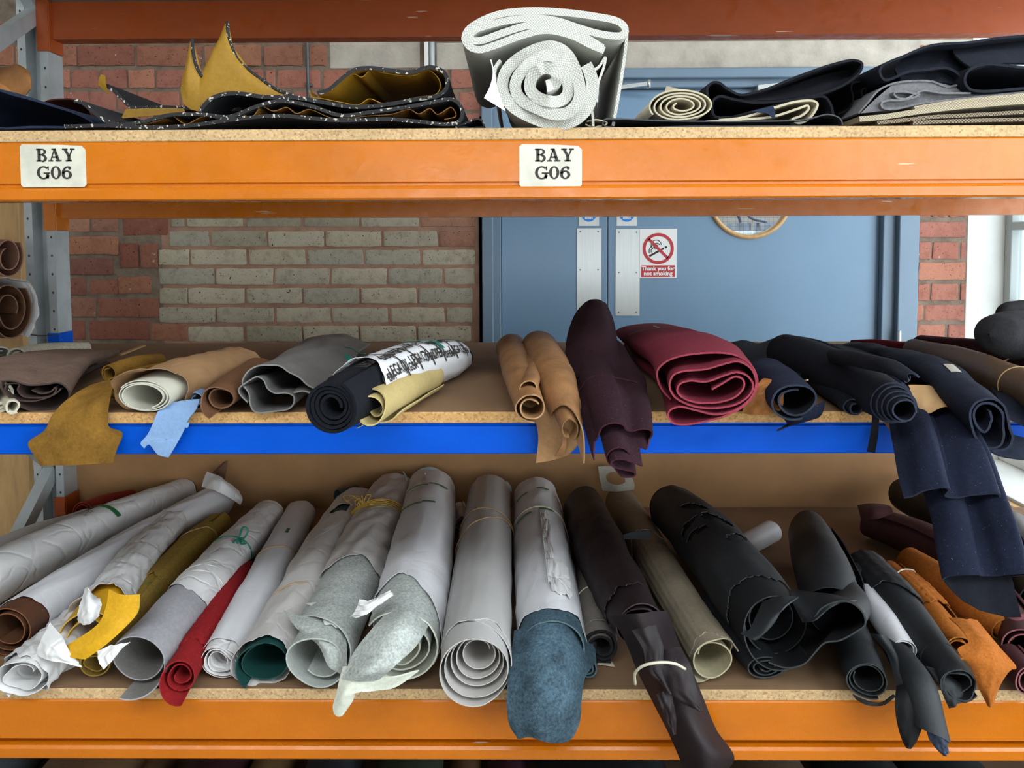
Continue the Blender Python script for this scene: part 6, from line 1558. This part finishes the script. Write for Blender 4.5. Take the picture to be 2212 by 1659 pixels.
a2 = thing('leather_offcut', base(925, 1040), 'pale slate leather disc standing up behind the green taped mint roll', 'leather')
patch('leather', [[(885, 1050, 0.80), (928, 1052, 0.79), (970, 1048, 0.80)], [(890, 1028, 0.82), (928, 1024, 0.81), (966, 1032, 0.82)], [(910, 1012, 0.83), (930, 1009, 0.83), (948, 1014, 0.83)]], 0.002, MGD, a2)
patch('point', [[(872, 1045, 0.78), (888, 1052, 0.78)], [(876, 1030, 0.79), (884, 1040, 0.79)], [(870, 1018, 0.80), (874, 1022, 0.80)]], 0.0018, MGD, a2)
patch('paper_corner', [[(912, 1036, 0.775), (934, 1036, 0.775)], [(916, 1026, 0.775), (926, 1030, 0.775)], [(918, 1022, 0.775), (920, 1023, 0.775)]], 0.0008, WHITE, a2)
# --- grey spiral roll
GRY = surf('pale_grey_leather', 'b0adab', 0.45, 0.06, 7, 200, 0.12)
GRY_I = surf('pale_grey_flesh', 'b6b1ac', 0.7, 0.05, 9, 200, 0.12)
a_ = thing('leather_roll', base(1020, 1500), 'pale grey leather roll with loose open spiral end and tan rubber band')
r13 = rl([(1023, 1448, 82), (1035, 1300, 70), (1046, 1180, 60), (1056, 1072, 46)], turns=5.3, rin=0.30, off=(0.12, 0.36), a_end=118, ccw=True, seed=1, ns=38, e0=np.interp(np.linspace(0, 1, 60), [0, 0.5, 0.8, 0.9, 0.95, 1], [-0.02, -0.01, 0.01, 0.01, -0.02, -0.055]) + jag(60, 4, 0.002), lump=0.02, nt=210)
r13.mesh('leather', 0.0016, (GRY, GRY_I, GRY_I), a_)
L13 = r13.path.L
r13.wrap('outer_layer', 0.065, L13, 20, 235, GRY, a_, lift=0.0014, th=0.0016, amp0=0.008, seed=6, puff=0.0008, n=50, m=30, shape0=[0.03, 0.01, 0.02, 0.02, 0.0, 0.0])
r13.band('rubber_band', L13 * 0.66, 0.0012, RUB_T, a_, 0.0055, -0.005)
r13.band('rubber_band', L13 * 0.58, 0.0012, RUB_T, a_, 0.0055, 0.05)
rl([(1000, 1130, 18), (992, 1095, 14)], turns=2, rin=0.5, a_end=60, seed=2).mesh('paper_roll', 0.001, PAPER_C, None, label='narrow white paper roll glimpsed between mint and grey rolls', cat='paper roll')
patch('paper_corner', [[(1094, 1058, 0.78), (1106, 1062, 0.78)], [(1094, 1048, 0.78), (1104, 1052, 0.78)], [(1092, 1038, 0.79), (1098, 1042, 0.79)]], 0.001, MGD, label='small grey leather corner between grey and teal rolls at the back', cat='leather')
# --- teal suede in white paper
TEAL = suede('teal_suede', '405460', 0.38, scale=20, sheen=0.12, speck=0.45)
TEAL_E = suede('teal_suede_edge', '55686f', 0.1, sheen=0.1)
a_ = thing('paper_roll', base(1190, 1480), 'white paper roll with green tape dashes and a long teal suede tongue hanging down', 'paper roll', WG)
r14 = rl([(1198, 1405, 78), (1184, 1290, 70), (1172, 1180, 62), (1160, 1075, 50)], turns=2.6, rin=0.4, a_end=-20, ccw=True, seed=2, ns=36)
r14.mesh('suede', 0.0028, (TEAL, TEAL, TEAL_E), a_)
L14 = r14.path.L
r14.wrap('wrapping_paper', 0.05, L14, -95, 265, PAPER, a_, lift=0.002, amp0=0.004, seed=101, puff=0.002, n=60, m=36, shape0=[0.0, 0.01, 0.0, 0.02, 0.0, 0.01, 0.0])
r14.band('rubber_band', L14 * 0.685, 0.0014, RUB_W, a_, 0.0055, 0.0)
for f_, d0, d1 in ((0.83, 150, 118), (0.86, 95, 65), (0.63, 152, 112), (0.655, 95, 62)):
    r14.strip('green_tape', L14 * f_, L14 * f_ + 0.010, d0, d1, GTAPE, a_, 0.0065, 0.0004, n=12, m=3, skew=0.006)
r14.wrap('torn_strip', L14 * 0.16, L14 * 0.62, 78, 94, PAPER_C, a_, lift=0.006, amp0=0.03, amp1=0.02, seed=5, puff=0.003, n=14, m=24)
r14.wrap('torn_strip', L14 * 0.12, L14 * 0.30, 50, 90, PAPER_C, a_, lift=0.006, amp0=0.012, amp1=0.012, seed=7, puff=0.002, n=18, m=14)
patch('suede_tongue', [[(1112, 1362, 0.02), (1160, 1350, -0.02), (1215, 1350, -0.02), (1255, 1372, 0.02), (1280, 1400, 0.05)], [(1106, 1410, -0.04), (1160, 1405, -0.07), (1215, 1405, -0.07), (1262, 1425, -0.03), (1284, 1432, 0.0)], [(1098, 1470, -0.085), (1155, 1470, -0.11), (1210, 1470, -0.105), (1254, 1475, -0.07), (1262, 1465, -0.05)], [(1096, 1525, -0.10), (1150, 1530, -0.125), (1205, 1530, -0.12), (1252, 1530, -0.09), (1255, 1520, -0.085)], [(1102, 1565, -0.10), (1150, 1572, -0.125), (1205, 1575, -0.12), (1245, 1570, -0.095), (1250, 1562, -0.09)], [(1120, 1594, -0.10), (1150, 1592, -0.115), (1200, 1604, -0.11), (1228, 1600, -0.10), (1238, 1590, -0.095)]], 0.0028, (TEAL, TEAL, TEAL_E), a_, n=44, m=32, wr=0.003)
p_, r_ = lay([(1268, 1445, 22), (1262, 1400, 24), (1250, 1340, 24)], LOW)
Roll(p_, r_, turns=2.2, rin=0.35, a_end=130, seed=3).mesh('suede_curl', 0.0024, (TEAL, TEAL, TEAL_E), a_)
# --- small taupe roll with fleece
TAUP = hide('taupe_leather', '716a63', 0.10)
FLE = surf('black_fleece', '151417', 0.95, 0.3, 60, 160, 1.0)
a_ = thing('leather_roll', base(1305, 1430), 'small taupe roll with black fleece lining between teal and aubergine rolls')
r15 = rl([(1300, 1395, 38), (1285, 1310, 33), (1262, 1225, 18)], turns=2.4, rin=0.4, a_end=-60, seed=3, e0=jag(20, 4, 0.006))
r15.mesh('fleece', 0.005, (TAUP, FLE, FLE), a_)
r15.wrap('leather', 0.035, r15.path.L, -60, 270, TAUP, a_, lift=0.003, th=0.0018, amp0=0.006, seed=4)
r15.band('rubber_band', r15.path.L * 0.47, 0.0014, RUB_W, a_, 0.0065)
patch('paper_scrap', [[on_z(1290, 1435, LOW + 0.003), on_z(1328, 1440, LOW + 0.003)], [on_z(1294, 1427, LOW + 0.004), on_z(1322, 1430, LOW + 0.003)]], 0.001, CREAM, label='small cream scrap lying on the board below the fleece lined roll', cat='scrap', n=6, m=8)
# --- aubergine roll with long tied tail
AUB = hide('aubergine_leather', '1d1215', 0.2, rough=0.6, lint='4a3c3e')
AUB_E = hide('aubergine_edge', '453638', 0.1)
a_ = thing('leather_roll', base(1380, 1450), 'dark aubergine leather roll whose tied tail hangs over the lower orange beam')
tc_ = [(1385, 1345, 0.0, 60, 50), (1340, 1262, 0.18, 62, 54), (1295, 1170, 0.40, 58, 56), (1262, 1095, 0.68, 50, 50)]
p_ = trail(tc_); r_ = [(c[3] * mpp(p), c[4] * mpp(p)) for c, p in zip(tc_, p_)]
r16 = Roll(p_, r_, turns=2.2, rin=0.45, a_end=-30, seed=6, e0=jag(30, 5, 0.012), lump=0.05, wrinkle=0.004, ns=34)
r16.mesh('leather', 0.0022, (AUB, AUB, AUB_E), a_)
r16.wrap('outer_layer', r16.path.L * 0.10, r16.path.L * 0.60, 60, 250, AUB, a_, lift=0.003, th=0.002, amp0=0.012, amp1=0.02, seed=5, puff=0.002)
def strip_px(name, left, right, Ys, mats, parent, th=0.0022, n=40, m=14, belly=0.012, seed=1, wr=0.003):
    rows = []
    for (a0, a1), (b0, b1), y in zip(left, right, Ys):
        rows.append([(a0, a1, y + belly), ((a0 + b0) / 2, (a1 + b1) / 2, y), (b0, b1, y + belly)])
    return patch(name, rows, th, mats, parent, n=n, m=m, wr=wr, seed=seed)
strip_px('tail', [(1320, 1330), (1352, 1385), (1376, 1445), (1412, 1518), (1440, 1572), (1470, 1640), (1490, 1690)], [(1440, 1320), (1468, 1395), (1490, 1440), (1515, 1500), (1548, 1580), (1586, 1640), (1560, 1670)], [-0.05, -0.085, -0.11, -0.12, -0.125, -0.13, -0.13], (AUB, AUB, AUB_E), a_, belly=0.05)
strip_px('tail_fold', [(1365, 1362), (1388, 1400), (1400, 1450), (1428, 1475), (1446, 1495)], [(1416, 1350), (1432, 1395), (1432, 1440), (1437, 1470), (1450, 1500)], [-0.09, -0.105, -0.125, -0.135, -0.14], (AUB, AUB, AUB_E), a_, belly=0.006)
strip_px('tail_fold', [(1418, 1408), (1428, 1445), (1440, 1490), (1470, 1515), (1508, 1533)], [(1470, 1398), (1492, 1440), (1502, 1480), (1512, 1510), (1518, 1536)], [-0.10, -0.125, -0.135, -0.14, -0.14], (AUB, AUB, AUB_E), a_, belly=0.008)
strip_px('tail_fold', [(1418, 1500), (1430, 1530), (1440, 1560), (1452, 1584)], [(1446, 1486), (1454, 1515), (1460, 1550), (1460, 1586)], [-0.13, -0.14, -0.14, -0.14], (AUB, AUB, AUB_E), a_, belly=0.004)
tube('rubber_band', [on_y(1372, 1478, -0.10), on_y(1373, 1452, -0.13), on_y(1392, 1437, -0.142), on_y(1425, 1431, -0.146), on_y(1455, 1433, -0.142), on_y(1480, 1445, -0.12)], 0.0022, RUB_W, a_, 30)
# --- beige hide roll with holed flap
BEI = hide('taupe_beige_hide', '8b7f6c', 0.14, scale=12)
BEI_I = hide('pale_beige_flesh', 'a59c80', 0.08)
BEI_P = hide('pale_grey_scrap', 'a8a698', 0.08)
a_ = thing('leather_roll', base(1530, 1460), 'taupe beige hide roll with a furry open end and a holed pale flap behind')
r17 = rl([(1545, 1428, 62), (1490, 1340, 52), (1430, 1240, 48), (1380, 1150, 42), (1338, 1080, 36)], sq=0.85, turns=1.9, rin=0.5, a_end=-150, ccw=False, seed=5, ns=36, e0=np.interp(np.linspace(0, 1, 40), [0, 0.5, 0.65, 0.8, 0.9, 1], [-0.02, 0, 0.0, -0.05, -0.03, 0.02]) + jag(40, 3, 0.003))
r17.mesh('hide', 0.0024, (BEI, BEI_I, BEI_I), a_)
L17 = r17.path.L
r17.wrap('outer_layer', L17 * 0.02, L17 * 0.52, 15, 175, BEI, a_, lift=0.0015, th=0.002, amp0=0.01, amp1=0.02, seed=6, puff=0.001, n=40)
r17.wrap('outer_layer', L17 * 0.60, L17 * 0.99, 10, 200, BEI, a_, lift=0.0018, th=0.002, amp0=0.02, amp1=0.004, seed=9, puff=0.001, n=40, shape0=[0.05, 0.0, 0.0, 0.05])
g_ = grid_px([[(1302, 1060, 0.79), (1335, 1062, 0.77), (1370, 1058, 0.79)], [(1296, 1035, 0.81), (1332, 1035, 0.8), (1370, 1045, 0.81)], [(1292, 1008, 0.83), (1325, 1008, 0.83), (1362, 1025, 0.83)]], 52, 62)
ho = np.zeros((51, 61), bool)
for i in range(51):
    for j in range(61):
        if ((i - 26) / 13.5) ** 2 + ((j - 27) / 17.0) ** 2 < 1: ho[i, j] = True
sheet('holed_flap', g_, 0.002, BEI_P, a_, ho)
# --- black leather rolls
BLK = hide('black_leather', '24272a', 0.18, rough=0.62)
BLK_I = hide('black_flesh_side', '121316', 0.2, rough=0.8)
BLK_E = hide('black_leather_cut_edge', '35393b', 0.1, rough=0.7)
a_ = thing('leather_roll', base(1680, 1440), 'big black leather roll with torn holes and a hanging pointed flap')
r18 = rl([(1680, 1362, 84), (1610, 1268, 80), (1530, 1170, 72), (1450, 1095, 52)], turns=2.6, rin=0.42, a_end=-40, ccw=True, seed=4, ns=40, lift=0.02, e0=np.interp(np.linspace(0, 1, 50), [0, 0.6, 0.8, 1], [-0.05, -0.02, 0.0, 0.01]), nt=120)
r18.mesh('leather', 0.0022, (BLK_I, BLK_I, BLK_E), a_)
L18 = r18.path.L
def holed_wrap(rr, s0, s1, d0, d1, mat, parent, ell, n=70, m=60, lift=0.005, seed=2, amp=0.012, name='torn_outer_layer'):
    G_ = np.zeros((n, m, 3)); j0 = jag(n, seed, amp, 9)
    for i in range(n):
        for j in range(m):
            G_[i, j] = rr.on(s0 - j0[i] + (s1 - s0 + j0[i]) * j / (m - 1), d0 + (d1 - d0) * i / (n - 1), lift + 0.0015 * math.sin(i * 0.3) * math.sin(j * 0.25))
    H = np.zeros((n - 1, m - 1), bool)
    for (ci, cj, ri, rj, sk) in ell:
        for i in range(n - 1):
            for j in range(m - 1):
                u, v = i / n - ci, j / m - cj
                if (u / ri) ** 2 + ((v - sk * u) / rj) ** 2 < 1: H[i, j] = True
    return sheet(name, G_, 0.002, mat, parent, H, flip=True)
holed_wrap(r18, L18 * 0.10, L18 * 0.96, 35, 200, (BLK, BLK_I, BLK_E), a_, [(0.40, 0.62, 0.11, 0.05, 0.35), (0.30, 0.46, 0.13, 0.05, 0.25), (0.60, 0.50, 0.16, 0.022, -0.15), (0.58, 0.42, 0.14, 0.02, 0.1), (0.24, 0.30, 0.14, 0.035, -0.2)])
patch('pointed_flap', [[(1648, 1300, -0.0), (1690, 1288, -0.03), (1725, 1290, -0.03)], [(1632, 1335, -0.045), (1665, 1335, -0.07), (1692, 1315, -0.065)], [(1618, 1362, -0.06), (1645, 1370, -0.08), (1668, 1350, -0.075)], [(1600, 1368, -0.06), (1628, 1382, -0.08), (1640, 1378, -0.075)]], 0.0022, (BLK, BLK_I, BLK_E), a_, n=22, m=16)
r18b = rl([(1402, 1172, 10, 0.10), (1440, 1150, 10, 0.10)], turns=1.2, rin=0.6, a_end=0, seed=2)
patch('thin_strap', [[(1336, 1158, 0.36), (1338, 1164, 0.36)], [(1370, 1148, 0.36), (1372, 1164, 0.36)], [(1405, 1146, 0.36), (1405, 1164, 0.36)]], 0.002, BLK, a_, n=10, m=6)
a_ = thing('leather_roll', base(1655, 1450), 'flattened black leather roll end under the big torn black roll')
rl([(1655, 1440, 46), (1600, 1370, 46), (1540, 1290, 40)], sq=0.6, turns=2.5, rin=0.3, a_end=30, seed=7).mesh('leather', 0.0024, (BLK, BLK_I, BLK_E), a_)
rl([(1590, 1192, 26), (1628, 1168, 26), (1668, 1148, 25)], turns=2, rin=0.6, a_end=-80, seed=2, lift=0.0).mesh('paper_roll', 0.0012, PAPER, None, label='short white tube lying behind the big black roll', cat='paper roll')
a_ = thing('leather_roll', base(1790, 1400), 'black leather roll gaping wide open with a broad folded wing')
r20 = rl([(1800, 1335, 72), (1790, 1262, 72), (1765, 1195, 62), (1748, 1150, 50)], lift=0.015, turns=1.5, rin=0.7, a_end=20, ccw=True, seed=5, ns=32, lump=0.06, e0=np.interp(np.linspace(0, 1, 30), [0, 0.5, 0.75, 1], [-0.04, 0.0, -0.06, -0.10]))
r20.mesh('leather', 0.0022, (BLK, BLK_I, BLK_E), a_)
kk = lambda x, y: (1640 + x / 2.444, 980 + y / 2.444)
ws = [(290, 880), (330, 820), (420, 770), (480, 770), (530, 805), (540, 860), (500, 900), (420, 960), (345, 985), (300, 1040), (240, 1110), (150, 1150), (60, 1140)]
traced('wing', [kk(*p) for p in ws], -0.06, [(1790, 1335, 0.06), (1770, 1268, 0.25)], [(0.9, 0.9), (0.7, 0.7)], 0.0024, (BLK, BLK_I, BLK_E), a_, nt=90)
patch('wing_top', [[(1708, 1272, 0.06), (1740, 1278, 0.02), (1800, 1285, -0.03), (1850, 1298, -0.05)], [(1712, 1300, 0.0), (1755, 1325, -0.04), (1800, 1300, -0.058), (1840, 1298, -0.062)], [(1735, 1345, -0.03), (1760, 1340, -0.058), (1790, 1315, -0.062), (1815, 1300, -0.064)]], 0.0022, (BLK, BLK_I, BLK_E), a_, n=18, m=20)
a_ = thing('leather_roll', base(1870, 1480), 'small smooth black leather roll with a round dark open end')
rl([(1876, 1472, 42), (1850, 1400, 42), (1820, 1330, 40)], turns=2.4, rin=0.62, a_end=-60, seed=2, tele=0.01).mesh('leather', 0.002, (BLK, BLK_I, BLK_E), a_)
strip_px('loose_edge', [(1842, 1500), (1868, 1512), (1900, 1518), (1930, 1500)], [(1850, 1510), (1872, 1522), (1905, 1524), (1934, 1505)], [-0.06, -0.07, -0.07, -0.05], BLK, a_, belly=0.0, n=14, m=5, wr=0)
a_ = thing('leather_roll', base(2000, 1440), 'long black leather roll with a jagged cuff at the back, beside the white tube')
r22 = rl([(2072, 1478, 40), (2010, 1395, 44), (1940, 1305, 48), (1872, 1232, 44)], lift=0.012, turns=2.2, rin=0.5, a_end=-30, seed=3, e0=jag(30, 5, 0.012), ns=34)
r22.mesh('leather', 0.0022, (BLK, BLK_I, BLK_E), a_)
r22.wrap('cuff', r22.path.L * 0.62, r22.path.L + 0.01, -10, 220, (BLK, BLK_I, BLK_E), a_, lift=0.004, th=0.002, amp0=0.012, amp1=0.01, seed=6, shape0=[0.05, 0.03, 0.0, -0.02, 0.0])
r22.band('cut_edge', r22.path.L * 0.17, 0.0012, BLK_E, a_, 0.001)
patch('cuff_point', [[(1846, 1255, 0.26), (1870, 1252, 0.24), (1895, 1245, 0.26)], [(1820, 1240, 0.27), (1850, 1232, 0.25), (1880, 1225, 0.27)], [(1796, 1230, 0.28), (1830, 1222, 0.27), (1860, 1212, 0.29)]], 0.002, BLK, a_)
rl([(1955, 1405, 26), (1915, 1345, 28), (1872, 1285, 26)], lift=0.03, turns=1.8, rin=0.7, a_end=-90, seed=3).mesh('paper_roll', 0.0012, PAPER, None, label='white paper tube lying between the black leather rolls', cat='paper roll')
a_ = thing('leather_offcut', base(1950, 1500), 'black leather piece with two long tongues hanging over the orange beam', 'leather')
strip_px('body', [(1880, 1368), (1915, 1410), (1930, 1455), (1940, 1490)], [(1915, 1375), (1950, 1425), (1975, 1480), (1992, 1500)], [0.0, -0.04, -0.075, -0.09], (BLK, BLK_I, BLK_E), a_, belly=0.015)
strip_px('tongue', [(1938, 1478), (1932, 1510), (1938, 1560), (1950, 1600), (1958, 1614)], [(1978, 1470), (1990, 1510), (1993, 1560), (1982, 1600), (1966, 1617)], [-0.08, -0.105, -0.115, -0.115, -0.112], (BLK_I, BLK, BLK_E), a_, belly=0.012)
p_ = trail([(2008, 1560, -0.115), (1990, 1490, -0.09), (1955, 1430, -0.03), (1930, 1395, 0.03)])
Roll(p_, [(0.026, 0.03), (0.026, 0.028), (0.024, 0.022), (0.02, 0.018)], turns=1.4, rin=0.7, a_end=-20, seed=4, e0=np.interp(np.linspace(0, 1, 20), [0, 0.4, 0.7, 1], [-0.02, 0.03, 0.0, -0.03])).mesh('tongue', 0.0022, (BLK, BLK_I, BLK_E), a_)
strip_px('tongue', [(1998, 1570), (2006, 1595), (2022, 1615), (2038, 1632)], [(2042, 1575), (2044, 1595), (2048, 1615), (2050, 1626)], [-0.115, -0.118, -0.118, -0.118], (suede('black_blue_flesh', '343b4c', 0.1),), a_, belly=0.004)
strip_px('side_flap', [(2000, 1440), (2020, 1465), (2050, 1530)], [(2040, 1450), (2084, 1490), (2082, 1515)], [-0.06, -0.08, -0.09], (BLK, BLK_I, BLK_E), a_, belly=0.006)
p_ = trail([(1978, 1400, -0.04), (1990, 1440, -0.06), (2010, 1455, -0.06)])
# --- orange tan suede rolls
OTAN = suede('orange_tan_suede', '9a571c', 0.14, scale=18, sheen=0.15)
OTAN_E = suede('orange_tan_edge', 'b47434', 0.08)
a_ = thing('leather_roll', base(2080, 1420), 'orange tan suede roll with rubber band and big pointed tongue at the front')
r24 = rl([(2072, 1398, 32), (2030, 1345, 36), (1975, 1285, 36), (1920, 1235, 30)], lift=0.02, turns=2.1, rin=0.45, a_end=40, seed=3, e0=jag(20, 4, 0.008), ns=32)
r24.mesh('suede', 0.0022, (OTAN, OTAN, OTAN_E), a_)
r24.wrap('outer_layer', r24.path.L * 0.36, r24.path.L * 0.82, 40, 240, OTAN, a_, lift=0.002, th=0.002, amp0=0.012, amp1=0.015, seed=6)
r24.band('rubber_band', r24.path.L * 0.78, 0.0015, RUB_W, a_, 0.006, 0.02)
strip_px('tongue', [(2050, 1335), (2072, 1355), (2090, 1385), (2068, 1405), (2098, 1440), (2112, 1480), (2135, 1525)], [(2110, 1340), (2135, 1370), (2160, 1400), (2195, 1442), (2182, 1448), (2160, 1485), (2142, 1527)], [-0.02, -0.05, -0.07, -0.09, -0.10, -0.105, -0.105], (OTAN, OTAN, OTAN_E), a_, n=44, m=18, belly=0.01)
a_ = thing('leather_roll', base(2120, 1360), 'orange tan suede roll behind, with stepped layers and a small open end')
r25 = rl([(2158, 1352, 27), (2100, 1310, 34), (2030, 1255, 38), (1965, 1212, 34)], lift=0.025, turns=2.6, rin=0.4, a_end=30, seed=6, tele=-0.03, ns=32)
r25.mesh('suede', 0.0022, (OTAN, OTAN, OTAN_E), a_)
# --- plum, black, green and maroon at the right
PLUM = hide('plum_leather', '4a2c30', 0.12, rough=0.6)
a_ = thing('leather_roll', base(1960, 1180), 'dull plum leather roll lying behind the orange tan rolls')
r26 = rl([(2090, 1225, 48), (2000, 1175, 45), (1880, 1128, 36)], turns=1.8, rin=0.5, a_end=130, seed=4, e1=jag(20, 3, 0.015))
r26.mesh('leather', 0.002, PLUM, a_)
patch('torn_flap', [[(1860, 1120, 0.60), (1890, 1122, 0.56), (1930, 1110, 0.56)], [(1856, 1104, 0.62), (1885, 1100, 0.58), (1925, 1096, 0.58)], [(1852, 1092, 0.64), (1880, 1088, 0.62), (1910, 1090, 0.62)]], 0.002, PLUM, a_)
rl([(2100, 1150, 56), (2040, 1110, 52), (1952, 1065, 40)], lift=0.01, turns=2, rin=0.5, a_end=100, seed=4).mesh('leather_roll', 0.0024, BLK, None, label='black roll behind the hanging indigo roll at the back right', cat='leather roll')
DGRN = hide('dark_green_black_leather', '1d2421', 0.15, rough=0.45)
rl([(2260, 1300, 60), (2222, 1225, 56), (2180, 1150, 46)], lift=0.0, turns=2, rin=0.5, a_end=100, seed=6).mesh('leather_roll', 0.0024, DGRN, None, label='dark green black roll at the right edge behind the indigo roll', cat='leather roll')
MAR = hide('maroon_leather', '3f2023', 0.14)
MAR_E = hide('pink_maroon_edge', '8a5258', 0.1)
a_ = thing('leather_roll', base(2200, 1450), 'maroon leather rolls with pinkish cut edge at the right frame edge')
rl([(2218, 1402, 52), (2190, 1345, 46), (2150, 1290, 40)], turns=2.2, rin=0.5, a_end=60, seed=2).mesh('leather', 0.0024, (MAR, MAR, MAR_E), a_)
strip_px('pink_edge', [(2175, 1325), (2196, 1328), (2225, 1322)], [(2178, 1334), (2198, 1340), (2228, 1330)], [-0.03, -0.04, -0.05], MAR_E, a_, belly=0.0, n=10, m=4, wr=0)
rl([(2225, 1470, 34), (2180, 1420, 34)], turns=2.2, rin=0.5, a_end=60, seed=5).mesh('under_roll', 0.0024, (MAR, MAR, MAR_E), a_)

# ================================================================== BOTTOM LEVEL (tops just below the lower beam)
def low_roll(px0, px1, py, col, label, cat='leather roll', rpx=None, lift=0.0, dpy=22, mat=None, name='leather_roll'):
    rpx = rpx or (px1 - px0) / 2
    cx_ = (px0 + px1) / 2
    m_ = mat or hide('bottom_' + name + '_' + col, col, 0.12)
    r_ = 0.07
    top = on_z(cx_, py, Z4 + 2 * 0.07 + lift)
    r_ = rpx * mpp(top)
    hh = min(r_, 0.075)
    c0 = on_z(cx_, py, Z4 + 2 * hh + lift); c0 = Vector((c0.x, c0.y, Z4 + hh + 0.003 + lift))
    P_ = [Vector((c0.x + 0.01, 0.05, c0.z)), c0, Vector((c0.x - 0.01, min(0.8, c0.y + 0.3), c0.z))]
    Roll(P_, [(r_, hh)] * 3, turns=2.0, rin=0.5, a_end=-60, seed=int(cx_)).mesh(name, 0.0025, m_, None, label=label, cat=cat)
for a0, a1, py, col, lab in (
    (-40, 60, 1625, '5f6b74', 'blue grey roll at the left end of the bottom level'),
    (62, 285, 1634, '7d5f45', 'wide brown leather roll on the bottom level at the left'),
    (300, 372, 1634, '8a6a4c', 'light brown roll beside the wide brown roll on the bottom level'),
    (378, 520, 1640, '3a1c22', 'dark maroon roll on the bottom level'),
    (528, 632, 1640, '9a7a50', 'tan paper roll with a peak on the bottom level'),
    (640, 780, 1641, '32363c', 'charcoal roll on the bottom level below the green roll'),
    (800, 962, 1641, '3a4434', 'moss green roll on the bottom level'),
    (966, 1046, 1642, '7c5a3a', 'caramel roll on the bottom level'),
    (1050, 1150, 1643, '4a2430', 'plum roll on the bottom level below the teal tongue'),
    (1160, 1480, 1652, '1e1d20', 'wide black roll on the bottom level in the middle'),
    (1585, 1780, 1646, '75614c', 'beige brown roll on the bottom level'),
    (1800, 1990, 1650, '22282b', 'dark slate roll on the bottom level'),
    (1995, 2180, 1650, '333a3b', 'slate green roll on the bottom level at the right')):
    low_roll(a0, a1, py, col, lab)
